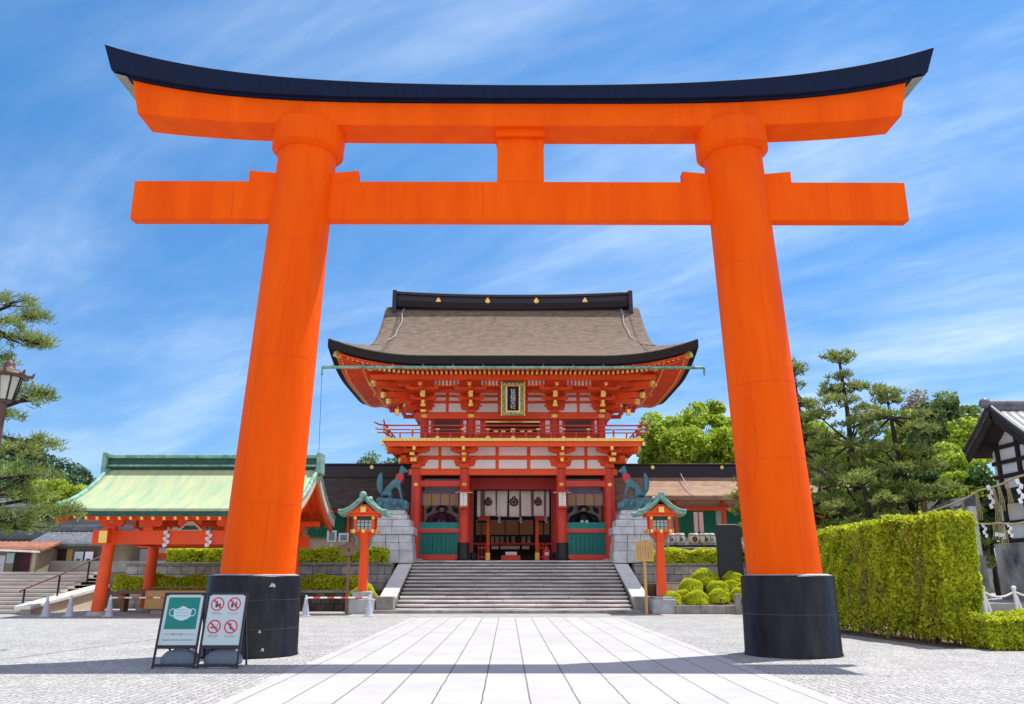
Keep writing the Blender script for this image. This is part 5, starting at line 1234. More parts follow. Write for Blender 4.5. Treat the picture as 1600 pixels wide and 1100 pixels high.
# ------------------------------------------------------------ purification pavilion, left
PV = thing('water_pavilion', 'open purification pavilion with pale green copper roof and red pillars left of the torii', 'pavilion', (-14,39,0))
ye, yb_, yr = 34.9, 43.1, 39.0; zr_ = WZ(800,730,yr); ze = WZ(800,795,ye); xl, xr = -18.85, -9.15
def pf(t_): return ze+(zr_-ze)*(.5*t_+.5*t_*t_)
for e in (-1, 1):
    def fn(x, t_, e=e): 
        k_ = max(0, abs(x-(xl+xr)/2)-3.2)/1.65; return (x, yr+e*4.1*(1-t_), pf(t_)+.16*k_**2*(1-t_)**2)
    xs_ = list(np.linspace(xl, xr, 33)); ts = list(np.linspace(0,1,17))
    m = MB(); m.slab(fn, xs_ if e < 0 else xs_[::-1], ts, .10); m.build('roof', M['patpale'], PV)
    m = MB()
    def fn2(x, t_, e=e): p_ = fn(x, t_); return (p_[0], p_[1]+(-e)*.04, p_[2]-.103)
    m.slab(fn2, xs_ if e < 0 else xs_[::-1], [0,.03,.06], .20); m.build('eave_edge', M['patdark'], PV)
    m = MB()
    def fn3(x, t_, e=e): p_ = fn(x, t_); return (p_[0]*1.0, p_[1], p_[2]-.31+.05*t_)
    m.slab(fn3, xs_ if e < 0 else xs_[::-1], [.03,.3,.7,.97], .04); m.build('roof_boarding', M['orange'], PV)
    m = MB(); gd = MB(); k = xl+.2
    while k < xr-.1:
        a = Vector(fn(k,.05)); b = Vector(fn(k,.96)); md = Vector(fn(k,.5)); dd = Vector((0,0,-.42))
        m.bar(a+dd, md+dd, .09,.11); m.bar(md+dd, b+dd, .09,.11); dv = (a-md).normalized(); gd.bar(a+dd+dv*.03, a+dd-dv*.06, .11,.14); k += .46
    q_ = m.build('rafter_row', M['orange'], PV); gd.build('rafter_tip_fittings', M['gold'], q_)
    for sd_ in (0, 1):
        xx = xl if sd_ == 0 else xr; pts = [Vector(fn(xx, t_)) for t_ in np.linspace(-.02,1,12)]
        m = MB(); m.tube([p_+Vector((0,0,.02)) for p_ in pts], .11, 8); q_ = m.build('verge_roll', M['patina'], PV)
        m = MB()
        for a, b in zip(pts[:-1], pts[1:]): m.bar(a+Vector((0,0,-.26)), b+Vector((0,0,-.26)), .10,.34)
        m.build('bargeboard', M['cream'], PV)
        m = MB()
        for a, b in zip(pts[:-1], pts[1:]): m.bar(a+Vector(((.1 if sd_ == 0 else -.1),0,-.58)), b+Vector(((.1 if sd_ == 0 else -.1),0,-.58)), .10,.28)
        m.build('inner_bargeboard', M['orange'], PV)
m = MB(); m.box(xl-.05, xr+.05, yr-.28, yr+.28, zr_-.1, zr_+.36); m.build('ridge', M['patdark'], PV)
m = MB(); m.box(xl-.15, xr+.15, yr-.40, yr+.40, zr_+.362, zr_+.52); m.box(xl-.05, xr+.05, yr-.36, yr+.36, zr_-.02, zr_+.07); m.build('ridge_cap', M['patina'], PV, bevel=.03)
for xx in (xl-.1, xr+.1): m = MB(); m.box(xx-.1, xx+.1, yr-.5, yr+.5, zr_-.35, zr_+.62); m.build('ridge_end', M['patina'], PV, bevel=.03)
cy0, cy1, cxl, cxr = 36.7, 41.3, -17.35, -10.65; zb0, zb1 = WZ(800,851,cy0), WZ(800,829,cy0)
for x in (cxl, cxr):
    for y in (cy0, cy1):
        m = MB(); lean = Vector(((-1 if x < -14 else 1)*.14, (-1 if y < 38 else 1)*.1, 0)); m.cyl(Vector((x,y,.12))+lean*1.0, (x,y,zb1+.2), .27, .24, 24); m.build('pillar', M['red'], PV)
        m = MB(); m.lathe((x+lean.x,y+lean.y,0), [(.45,0),(.42,.12),(.36,.16)], 20); m.build('pillar_footing', M['granite'], PV)
for y in (cy0, cy1): m = MB(); m.box(cxl-.75, cxr+.75, y-.14, y+.14, zb0, zb1); m.build('tie_beam', M['red'], PV, bevel=.012)
for x in (cxl, cxr): m = MB(); m.box(x-.13, x+.13, cy0-.7, cy1+.7, zb0+.05, zb1+.05); m.build('side_beam', M['red'], PV, bevel=.012)
for x in (cxl, cxr):
    m = MB(); m.prism([(cy0-.2,zb1+.3),(cy1+.2,zb1+.3),(yr+.1,zr_-.6),(yr-.1,zr_-.6)], 'x', x-.04, x+.04); m.build('gable_panel', M['white'], PV)
    m = MB()
    for z in (zb1+.75, zb1+1.3): 
        hw2 = (zr_-.5-z)*1.25; m.box(x-.09, x+.09, yr-hw2, yr+hw2, z-.1, z+.1)
    m.box(x-.09, x+.09, yr-.12, yr+.12, zb1+.2, zr_-.4); m.build('gable_timber', M['orange'], PV)
for y in (cy0, cy1):
    m = MB(); m.box(cxl-1.2, cxr+1.2, y-.12, y+.12, zb1+.42, zb1+.66); m.build('wall_plate', M['orange'], PV, bevel=.01)
    for x in np.linspace(cxl, cxr, 5):
        m = MB(); m.box(x-.14, x+.14, y-.16, y+.16, zb1+.003, zb1+.16); m.prism([(x-.5,zb1+.28),(x-.4,zb1+.163),(x+.4,zb1+.163),(x+.5,zb1+.28),(x+.5,zb1+.418),(x-.5,zb1+.418)], 'y', y-.1, y+.1); m.build('bracket', M['orange'], PV)
for px in (297,):
    x, z = W(px, 829, cy0-.2); m = MB(); m.prism([(x-.55,z),(x+.55,z),(x+.35,z+.18),(x+.12,z+.38),(x-.12,z+.38),(x-.35,z+.18)], 'y', cy0-.22, cy0-.16); q_ = m.build('frog_leg_strut', M['cream'], PV)
    m = MB(); m.prism([(x-.38,z+.03),(x+.38,z+.03),(x+.2,z+.2),(x-.2,z+.2)], 'y', cy0-.25, cy0-.222); m.build('strut_carving', M['patdark'], q_)
for px in (261, 327):
    x, z = W(px, 829, cy0-.22); m = MB()
    for k in range(5): m.cbox((x+(.05 if k%2 else -.05), cy0-.22, z-.08-.13*k), (.17,.012,.16), ry=.35*(1 if k%2 else -1))
    tag(m.build('paper_streamer', M['shide']), 'white zigzag paper streamer on the %s of the pavilion beam' % ('left half' if px < 300 else 'right half'), 'streamer', 'paper streamers on the pavilion beam')
m = MB(); x = WX(184,838,cy0-.8); m.cbox((cxl+.0, cy0-.72, (zb0+zb1)/2), (.34,.06,.5)); m.build('beam_end_fitting', M['gold'], PV)
# basin and benches
tb = thing('water_basin', 'long tan stone water basin inside the pavilion', 'basin', (-14,38.6,0))
x0, x1 = -16.2, -11.2; m = MB(); m.box(x0, x1, 38.1, 38.3, .2, .98); m.box(x0, x1, 39.2, 39.4, .2, .98); m.box(x0, x0+.2, 38.3, 39.2, .2, .98); m.box(x1-.2, x1, 38.3, 39.2, .2, .98); m.box(x0+.2, x1-.2, 38.3, 39.2, .2, .5); m.build('trough', M['timbery'], tb, bevel=.03)
m = MB(); m.box(x0+.2, x1-.2, 38.3, 39.2, .8, .86); m.build('water', M['glass'], tb)
for k in range(3): m = MB(); xx = x0+.5+k*2.0; m.box(xx-.25, xx+.25, 38.3, 39.2, 0, .198); m.build('footing', M['granite'], tb)
m = MB(); m.bar((x0+.1,38.2,1.12),(x1-.1,38.2,1.12),.05,.05); 
for k in range(6): m.cyl((x0+.3+k*.9,38.2,.99),(x0+.3+k*.9,38.2,1.12),.03,.03,6)
m.build('ladle_rack', M['timber'], tb)
# ------------------------------------------------------------ vegetation
def cat_(lst): 
    Vs = []; Qs = []; b = 0
    for V, Q in lst: Vs.append(V); Qs.append(Q+b); b += len(V)
    return np.concatenate(Vs), np.concatenate(Qs)
def pine(label, base, trunk_pts, trunk_r, pads, mat, seed, tufts=34, ln=.26, wd=.045, group=None, nd=15, name='pine_tree', density=1.0):
    rng = np.random.default_rng(seed); r = thing(name, label, 'tree', base, group)
    tp = [Vector(p) for p in trunk_pts]; n = len(tp)
    m = MB(); m.tube(tp, [trunk_r*(1-.8*i/(n-1)) for i in range(n)], 10)
    blk = []
    for (c, rx, ry, rz_) in pads:
        c = Vector(c); best = min(range(n-1), key=lambda i: abs((tp[i].z+tp[i+1].z)/2-(c.z-.3)))
        a = tp[best].lerp(tp[best+1], .5); mid = a.lerp(c, .55)+Vector((0,0,-.10)); rr = max(.03, trunk_r*.28)
        m.tube([a, mid, c+Vector((0,0,-rz_*.5))], [rr, rr*.7, rr*.35], 6)
        for k in range(5):
            t = rng.uniform(0, 6.28); e = c+Vector((math.cos(t)*rx*.7, math.sin(t)*ry*.7, -rz_*.15)); m.tube([mid.lerp(c, .6), e], [rr*.35, rr*.12], 4)
        nt_ = int(tufts*density*max(.4, (rx*ry)/1.2)); ang = rng.uniform(0, 6.28, nt_); q = np.sqrt(rng.uniform(0, 1, nt_))
        lobes = 1+.22*np.sin(ang*3+rng.uniform(0,6))+.12*np.sin(ang*7+rng.uniform(0,6))
        T_ = np.stack([c.x+np.cos(ang)*q*rx*lobes, c.y+np.sin(ang)*q*ry*lobes, c.z+rz_*(1-q**2)*rng.uniform(-.25,1,nt_)*.9 - .12*q], 1)
        P_ = np.repeat(T_, nd, 0)+rng.normal(0, .055, (nt_*nd, 3)); blk.append(needle_quads(P_, rng, ln, wd))
    m.build('trunk', M['barkp'], r); V, Q = cat_(blk); np_mesh('crown', mat, V, Q, r); return r
def whorl_pads(rng, tx, ty, z0, z1, r0, r1, n, topw=.8, flat=.28):
    pads = []
    for i in range(n):
        f = i/(n-1); z = z0+(z1-z0)*f; R_ = r0+(r1-r0)*f; k = rng.integers(3, 5) if f < .9 else 1
        t0 = rng.uniform(0, 6.28)
        for j in range(k):
            t = t0+6.28*j/k+rng.uniform(-.4,.4); d = R_*rng.uniform(.5, .95) if k > 1 else .05; s = rng.uniform(.75, 1.15)*(.45+.22*R_)
            pads.append(((tx+math.cos(t)*d, ty+math.sin(t)*d, z+rng.uniform(-.25,.25)), s, s, flat*s+.1))
    return pads
def broad(label, base, trunk_h, crown, mat, seed, nclump=60, nleaf=220, lsize=.16, clump_r=.8, group=None, name='broadleaf_tree', tr=.25, hollow=.35):
    """crown: list of ellipsoids (center, rx, ry, rz)"""
    rng = np.random.default_rng(seed); r = thing(name, label, 'tree', base, group); b = Vector(base)
    m = MB(); top = b+Vector((0,0,trunk_h)); m.tube([b, b.lerp(top, .5)+Vector((.1,0,0)), top], [tr, tr*.8, tr*.6], 8)
    blk = []
    for (c, rx, ry, rz_) in crown:
        c = Vector(c); m.tube([top, top.lerp(c, .5), c], [tr*.45, tr*.3, tr*.12], 6)
        for k in range(nclump):
            d = rng.normal(size=3); d /= np.linalg.norm(d); q = rng.uniform(hollow, 1)**.6; cc = np.array(c)+d*q*np.array([rx,ry,rz_])
            if k % 6 == 0: m.tube([c, Vector(cc)], [tr*.12, tr*.04], 4)
            cr = clump_r*rng.uniform(.55, 1.2); e = rng.normal(size=(nleaf,3)); e /= np.linalg.norm(e, axis=1)[:,None]; e[:,2] *= .7
            P_ = cc+e*cr*rng.uniform(.45, 1, nleaf)[:,None]**.7; nr_ = e*.7+np.array([0,0,.5]); blk.append(leaf_quads(P_, rng, lsize, 1.5, nr_, .45))
    m.build('trunk', M['bark'], r); V, Q = cat_(blk); np_mesh('crown', mat, V, Q, r); return r
def leafbox(name, label, cat, x0, x1, y0, y1, z0, z1, mat, seed, n, lsize, group=None, amp=.06, zoff=0, core=True, coremat=None):
    rng = np.random.default_rng(seed); r = thing(name, label, cat, ((x0+x1)/2, (y0+y1)/2, z0), group)
    dx, dy, dz = x1-x0, y1-y0, z1-z0; A = np.array([dx*dy, dx*dz, dx*dz*.3, dy*dz, dy*dz]); A = A/A.sum()
    f = rng.choice(5, n, p=A); u = rng.uniform(0,1,n); v = rng.uniform(0,1,n); P_ = np.zeros((n,3)); N_ = np.zeros((n,3))
    for i, (fx) in enumerate(('t','f','b','l','r')):
        k = f == i; 
        if fx == 't': P_[k] = np.stack([x0+u[k]*dx, y0+v[k]*dy, np.full(k.sum(), z1)], 1); N_[k] = (0,0,1)
        if fx == 'f': P_[k] = np.stack([x0+u[k]*dx, np.full(k.sum(), y0), z0+v[k]*dz], 1); N_[k] = (0,-1,.2)
        if fx == 'b': P_[k] = np.stack([x0+u[k]*dx, np.full(k.sum(), y1), z0+v[k]*dz], 1); N_[k] = (0,1,.2)
        if fx == 'l': P_[k] = np.stack([np.full(k.sum(), x0), y0+u[k]*dy, z0+v[k]*dz], 1); N_[k] = (-1,0,.2)
        if fx == 'r': P_[k] = np.stack([np.full(k.sum(), x1), y0+u[k]*dy, z0+v[k]*dz], 1); N_[k] = (1,0,.2)
    wv = amp*(np.sin(P_[:,0]*3.1+seed)+.6*np.sin(P_[:,0]*7.3+P_[:,1]*5)+.6*np.sin(P_[:,2]*6+P_[:,0]*4.1)+.5*np.sin(P_[:,1]*4.4))
    P_ = P_+N_*(wv-rng.exponential(amp*1.3, n)+amp*.4)[:,None]+rng.normal(0, amp*.35, (n,3))
    V, Q = leaf_quads(P_, rng, lsize, 1.6, N_, .4); np_mesh('foliage', mat, V, Q, r)
    m = MB(); i_ = amp*2.2; m.box(x0+i_, x1-i_, y0+i_, y1-i_, z0, z1-i_); m.build('branch_core', coremat or M['corehedge'], r); return r
M['corehedge'] = pm('inner_twigs', (.035,.045,.012), .95, .4, 9, .8, 22, col2=(.09,.10,.03))
M['corehedge2'] = pm('inner_twigs_light', (.05,.06,.015), .95, .4, 9, .8, 22, col2=(.15,.14,.05))
# clipped terrace hedges
X_ = lambda px, py, Y: WX(px, py, Y)
leafbox('clipped_hedge', 'long low clipped yellow green hedge on the lower terrace left of the stairs', 'hedge', X_(183,910,41.9), -7.3, 41.6, 42.6, .90, 1.52, L_azal, 11, 26000, .075, 'clipped terrace hedges')
leafbox('clipped_hedge', 'yellow green hedge on the upper terrace behind the left lantern', 'hedge', X_(262,870,45.2), -6.6, 45.0, 46.1, 2.28, 2.98, L_azal, 12, 20000, .08, 'clipped terrace hedges')
leafbox('clipped_hedge', 'yellow green hedge on the upper terrace behind the right lantern', 'hedge', 6.9, 20.5, 45.0, 46.1, 2.20, 2.92, L_azal, 13, 22000, .08, 'clipped terrace hedges')

def bush(label, x, y, z, w_, h, seed, mat=L_azal, n=4200, ls=.05, group='round clipped azaleas'):
    rng = np.random.default_rng(seed); r = thing('azalea_bush', label, 'bush', (x, y, z), group)
    d = rng.normal(size=(n,3)); d[:,2] = np.abs(d[:,2])-.1; d /= np.linalg.norm(d, axis=1)[:,None]
    lump = 1+.04*np.sin(d[:,0]*6+seed)+.04*np.sin(d[:,1]*5+d[:,2]*6)-rng.exponential(.02, n)
    S = np.array([w_/2, w_/2*.9, h]); e = np.sign(d)*np.abs(d)**.85; P_ = np.array([x,y,z+.05])+e*lump[:,None]*S*.96
    V, Q = leaf_quads(P_, rng, ls, 1.5, d, .5); np_mesh('foliage', mat, V, Q, r)
    m = MB(); m.ball((x,y,z), w_/2*.86, 8, sz=h/(w_/2)*.93); m.build('branch_core', M['corehedge'], r); return r
# azalea bed right of the stairs
m = MB(); m.slab(lambda x, y: (x, y, (.33+(y-38.0)*.32)), list(np.linspace(6.95,14.6,8)), [38.0, 40.88], .33); struct(m.build('planting_bed', M['soil']))
kb = MB(); k = 7.0
while k < 14.6: kb.box(k+.008, min(k+1.1,14.6)-.008, 37.75, 38.0, 0, .36); k += 1.1
tag(kb.build('stone_kerb', M['granited'], bevel=.02), 'low stone kerb edging the azalea bed right of the stairs', 'kerb')
bl = [(1046,935,38,38.5,'front left round azalea beside the right lantern foot'),(1067,930,26,38.9,'small azalea squeezed between the two leftmost front bushes'),(1089,934,38,38.5,'second large front row azalea from the lantern'),(1123,931,34,38.6,'front row azalea below the black stone slab'),(1154,928,30,38.7,'front azalea beside the wooden rail post'),(1079,915,38,39.5,'left azalea of the middle row'),(1121,918,36,39.3,'middle row azalea in front of the slab foot'),(1141,914,26,39.6,'small azalea right of the middle row'),(1163,918,26,39.2,'azalea at the right end touching the torii base in view'),(1101,902,46,40.1,'largest and highest azalea at the back of the bed'),(1144,903,34,40.0,'back row azalea below the right edge of the slab')]
for i, (px, py, w_, Y, lb) in enumerate(bl):
    w2 = w_/1300*Y/1.03; x = WX(px, py, Y); zc_ = WZ(px, py, Y); z0_ = zc_-.27*w2; h = w2*.54
    bush('round lime green clipped '+lb, x, Y, z0_, w2, h, 30+i)
bush('rounded yellow green bush filling the corner beside the left stair balustrade', -7.0, 40.5, .0, 1.5, 1.25, 51, n=7000, group='bushes at the stair foot')
bush('small yellow flowering shrub at the foot of the right stair balustrade', 6.75, 38.9, .2, .75, .75, 52, L_hedge, 1500, group='bushes at the stair foot')
# leafy yellow plant beside the slab
# rail by the bed
rf_ = thing('wooden_rail', 'short grey wooden rail fence at the right end of the azalea bed', 'fence', (WX(1160,945,37.3),37.3,0))
for px in (1153,1196): m = MB(); x = WX(px,945,37.3); m.box(x-.12,x+.12,37.2,37.42,0,.86); m.build('post', M['granited'], rf_, bevel=.03)
xa, xb = WX(1153,945,37.3), WX(1196,945,37.3)
for z in (.30,.62): m = MB(); m.box(xa+.12,xb-.12,37.27,37.35,z,z+.09); m.build('rail', M['granited'], rf_, bevel=.01)

# big hedge on the right
def big_hedge():
    rng = np.random.default_rng(77)
    A = Vector(G(1484,1010)+(0,)); B = Vector(G(1284,984)+(0,)); d = (B-A); Ln = d.length; d.normalize(); nrm = Vector((-d.y, d.x, 0))
    if nrm.x > 0: nrm = -nrm      # towards the path
    TH = .95; H = WZ(1484,800,A.y)
    r = thing('tall_hedge', 'tall clipped yellow green hedge right of the right torii pillar', 'hedge', tuple(A))
    n = 96000; f = rng.choice(4, n, p=[.60,.16,.16,.08]); u = rng.uniform(0,1,n); v = rng.uniform(0,1,n)**.85; P_ = np.zeros((n,3)); N_ = np.zeros((n,3))
    A_, d_, n_ = np.array(A), np.array(d), np.array(nrm)
    zlo = .10
    for i in range(4):
        k = f == i; uu = u[k][:,None]; vv = v[k][:,None]; Z = np.array([0,0,1.])
        if i == 0: P_[k] = A_+d_*uu*Ln+Z*(zlo+vv*(H-zlo)); N_[k] = n_
        if i == 1: P_[k] = A_+d_*uu*Ln-n_*vv*TH+Z*H; N_[k] = Z
        if i == 2: P_[k] = A_-n_*uu*TH+Z*(zlo+vv*(H-zlo)); N_[k] = -d_
        if i == 3: P_[k] = A_+d_*uu*Ln-n_*TH+Z*(zlo+vv*(H-zlo)); N_[k] = -n_
    s = P_@d_; z = P_[:,2]
    wv = .06*(np.sin(s*2.1)+.7*np.sin(s*5.3+z*2.2)+.6*np.sin(z*5.1+s*1.3)+.5*np.sin(s*11+z*7))
    bulge = np.where(f == 2, .16*np.sin(np.clip(z/H,0,1)*9)*0+.10, 0)
    k = f < 2; P_[:,2] *= 1-.05*np.clip(((P_-A_)@d_)/Ln, 0, 1)
    P_ = P_+N_*(wv+bulge-rng.exponential(.10, n))[:,None]+rng.normal(0,.03,(n,3))
    # rounded shoulders
    k = z > H-.25; P_[k,2] -= (np.abs(rng.normal(0,.05,k.sum())))
    # thin the lower face so that stems show
    keep = rng.uniform(0,1,n) < np.clip(.28+(z-.1)*1.0, 0, 1); keep &= rng.uniform(0,1,n) < .86+.26*np.sin(s*3.3+np.sin(z*2.7)*1.5)*np.sin(z*4.3+s*1.7)+.2*(z>H*.7); P_ = P_[keep]; N_ = N_[keep]
    V, Q = leaf_quads(P_, rng, .070, 1.5, N_, .35); np_mesh('foliage', L_hedge, V, Q, r)
    # inner mass of leaves, sparser
    ni = 34000; P2 = A_+d_*rng.uniform(0.02,.98,ni)[:,None]*Ln-n_*rng.uniform(.12,.8,ni)[:,None]*TH+np.array([0,0,1.])*rng.uniform(.35,H-.1,ni)[:,None]
    V, Q = leaf_quads(P2, rng, .11, 1.5); np_mesh('inner_foliage', L_mid, V, Q, r)
    m = MB()
    for k in range(58):
        t = (k+.5)/58*Ln+rng.uniform(-.08,.08); o_ = rng.uniform(.03,.5); b = A+d*t-nrm*o_*TH; m.tube([b, b+Vector((rng.uniform(-.12,.12),rng.uniform(-.12,.12),1.1)), b+Vector((rng.uniform(-.3,.3),rng.uniform(-.3,.3),H-.35))], [.03,.022,.01], 5)
        if k % 2: m.tube([b+Vector((0,0,.8)), b+Vector((0,0,1.6))+nrm*.3+d*rng.uniform(-.3,.3)], [.015,.006], 4)
    m.build('stems', M['timber'], r)
    m = MB(); c = [A+nrm*.35-d*.4, B+nrm*.35, B-nrm*(TH+5), A-nrm*(TH+5)-d*.4]; m.add([(q_.x,q_.y,.006) for q_ in c], [(0,1,2,3)] if (c[1]-c[0]).cross(c[2]-c[0]).z > 0 else [(3,2,1,0)])
    q_ = m.build('hedge_bed', M['soil']); struct(q_)
    return A, B, H
hA, hB, hH = big_hedge()
a = G(1516,1017); leafbox('low_hedge', 'low clipped yellow green hedge at the right edge beside the tall hedge', 'hedge', a[0]+.5, a[0]+4.7, a[1], a[1]+1.2, .04, .72, L_hedge, 21, 22000, .06, amp=.05, coremat=M['corehedge2'])

# pines right of the torii
rngp = np.random.default_rng(5)
def rpine(px, ytop, Y, label, seed, z0, r0, nw, lean=0.3, mat=L_pine, r1=.5, dens=1.0):
    rng = np.random.default_rng(seed); xt, zt = W(px, ytop, Y); x0 = xt+lean
    tr = [(x0,Y,0),(x0-.1,Y,zt*.25),(x0-lean*.4,Y+.1,zt*.5),(xt+.15,Y,zt*.75),(xt,Y,zt-.25)]
    pads = whorl_pads(rng, xt, Y, z0, zt-.35, r0, r1, nw)
    pads = [((c[0]+(x0-xt)*(1-c[2]/zt), c[1], c[2]), a_, b_, c_) for c, a_, b_, c_ in pads]
    pads.append(((xt,Y,zt-.25), .75, .75, .35))
    return pine(label, (x0,Y,0), tr, .26, pads, mat, seed, tufts=46, ln=.24, wd=.05, nd=13, density=dens, group='cloud pruned pines right of the torii')
rpine(1309, 546, 40, 'tallest cloud pruned pine with open layered branches right of the torii', 101, 2.2, 2.2, 12, .35, r1=1.35, dens=1.15)
rpine(1384, 606, 37.5, 'second dense layered pine between the tallest pine and the white building', 102, 2.2, 2.6, 10, .9, r1=1.3, dens=1.4)
rpine(1238, 566, 43, 'pine half hidden behind the right torii pillar', 103, 3.0, 2.1, 11, .2, r1=1.1)
rpine(1345, 735, 36.0, 'short pine low between the two tall pines', 104, 2.0, 1.9, 5, .2, r1=.9, dens=1.4)
rpine(1255, 735, 45.0, 'small dark pine low beside the right torii pillar', 105, 2.0, 2.2, 5, .2, r1=.8, dens=1.5)
rpine(1168, 740, 44.0, 'small pine peeping out left of the right torii pillar', 107, 3.2, 1.3, 5, .1, r1=.6)
# broad crowns behind
def bt(px, ytop, Y, w_, h, label, mat, seed, nc=40, nl=150, ls=.2, cr=.9, grp='broadleaf trees behind the corridor', name='broadleaf_tree'):
    x, zt = W(px, ytop, Y); rx = w_/2/1300*Y*1.0; rz_ = h/1300*Y/2
    return broad(label, (x, Y, PZ if Y > 47 else 0), max(1.5, zt-2*rz_+.4-PZ), [((x,Y,zt-rz_), rx, rx*.8, rz_)], mat, seed, nc, nl, ls, cr, grp, name)
bt(1035, 650, 63, 70, 110, 'bright green tree closest to the right side of the tower gate', L_maple, 201, 46, 170)
bt(1095, 630, 66, 110, 120, 'wide bright green tree left of the right torii pillar', L_maple, 202, 60, 190)
bt(1150, 640, 64, 90, 120, 'bright green tree behind the upper right torii pillar', L_maple, 203, 44, 170)
bt(1065, 672, 58, 70, 60, 'lower green tree just above the right corridor roof', L_maple, 204, 30, 150)
bt(1128, 668, 58, 80, 70, 'lower green tree above the corridor roof beside the right pillar', L_maple, 205, 34, 150)
bt(1262, 655, 60, 100, 110, 'bright green tree right of the right torii pillar behind the pines', L_maple, 206, 70, 190)
bt(1340, 690, 58, 110, 90, 'bright green tree between the two tall pines', L_maple, 207, 70, 190)
bt(1474, 618, 52, 120, 105, 'large rounded mid green pine crown beside the white building roof', L_mid, 208, 64, 230, .17, .75, name='round_tree')
bt(1440, 612, 58, 70, 80, 'brownish thinly leaved tree behind the round green crown', L_brown, 209, 34, 110, .16, .7)
bt(1420, 650, 55, 70, 90, 'green tree between the second pine and the round crown', L_maple, 210, 50, 180)
bt(1478, 690, 42, 95, 85, 'bright lime green shrub tree left of the white building', L_maple, 211, 40, 190, .15, .6)
bt(1455, 735, 40, 90, 70, 'dark evergreen shrub in front of the lime green shrub tree', L_dark, 212, 34, 170, .15, .6)
bt(1512, 660, 48, 50, 80, 'green tree touching the gable of the white building', L_maple, 213, 26, 150, .15, .6)
bt(1500, 735, 38, 70, 70, 'low lime green shrub behind the plastered wall', L_maple, 215, 28, 170, .13, .5)
bt(1532, 735, 37.5, 50, 120, 'dark green shrub in the gap beside the white building', L_dark, 219, 26, 170, .14, .5)
bt(1425, 745, 41, 100, 60, 'low dark green shrub under the second pine', L_dark, 216, 34, 150, .14, .5)
bt(1330, 752, 44, 130, 60, 'low dark green shrub under the tallest pine', L_dark, 217, 40, 150, .14, .6)
bt(585, 707, 75, 66, 60, 'pale green treetop above the dark left corridor roof', L_mid, 214, 26, 110, .2, .8)
bt(632, 712, 75, 40, 40, 'small yellowish treetop next to the left side of the gate', L_brown, 218, 16, 110, .2, .7)
# near pine at the left edge
YL = 20.0
padsL = []
for (px, py, rpx, rzp, dy) in ((20,470,44,14,0),(52,492,24,10,.5),(-10,500,50,14,-.5),(30,528,46,13,0),(62,533,22,10,.3),(-15,560,50,14,.4),(10,595,34,12,-.3),(30,622,40,13,.1),(58,612,22,9,.2),(-5,645,40,12,.6),(20,700,60,16,0),(68,690,26,10,.2),(5,735,66,20,-.3),(48,738,46,15,.3),(-5,770,60,22,.2),(48,770,40,18,.5),(20,805,62,18,-.2),(80,800,40,12,.1),(105,797,22,8,.2),(0,825,60,14,.3),(45,822,46,11,.4)):
    x, z = W(px, py, YL+dy); s = YL/1300; padsL.append(((x, YL+dy, z), rpx*s, rpx*s*.8, rzp*s*1.15))
xt = W(-42, 480, YL)[0]
pine('old pine reaching in from the left edge above the street lamp', (xt-.6, YL+.6, 0), [(xt-.6,YL+.6,0),(xt-.5,YL+.4,2),(xt-.1,YL+.3,4),(xt-.3,YL,6.5),(xt,YL,9.2)], .3, padsL, L_pineb, 301, tufts=60, ln=.17, wd=.02, nd=18)

# ------------------------------------------------------------ far hill
m = MB()
def hz_(x, y):
    return 36*math.exp(-((x+175)/60)**2-((y-290)/55)**2)+30*math.exp(-((x+260)/90)**2-((y-300)/70)**2)+1.6*math.sin(x*.11)+1.2*math.sin(x*.31+y*.1)-5
m.slab(lambda x, y: (x, y, hz_(x, y)), list(np.linspace(-420,-60,60)), list(np.linspace(180,400,30)), 10); struct(m.build('hill', M['hill']))
rng = np.random.default_rng(9); blk = []
for k in range(1700):
    x = rng.uniform(-330,-85); y = rng.uniform(200,300); z = hz_(x, y)
    if z < 3: continue
    s = rng.uniform(1.8, 3.4); n = 90; e = rng.normal(size=(n,3)); e /= np.linalg.norm(e, axis=1)[:,None]; e[:,2] *= rng.uniform(1.0, 1.9)
    blk.append(leaf_quads(np.array([x,y,z+s*.8])+e*s*.8*rng.uniform(.7,1,n)[:,None], rng, .85, 1.3, e, .5))
V, Q = cat_(blk); L_far = leafmat('far_forest_leaves', (.03,.07,.045), (.14,.23,.09), .2, .6, .045)
o = np_mesh('hillside_forest', L_far, V, Q); stuff(o); tag(o, 'wooded hillside beyond the shops at the left', 'forest')
bt(88, 748, 62, 90, 70, 'yellow green tree behind the left shop roofs', L_maple, 401, 40, 150, .2, .8, grp='trees behind the left shops')
bt(112, 762, 58, 50, 40, 'small yellow green tree behind the pavilion roof', L_maple, 402, 20, 130, .18, .6, grp='trees behind the left shops')
0 and bt(45, 735, 90, 120, 60, 'dull green tree further back behind the left shops', L_mid, 403, 40, 150, .28, 1.1, grp='trees behind the left shops')

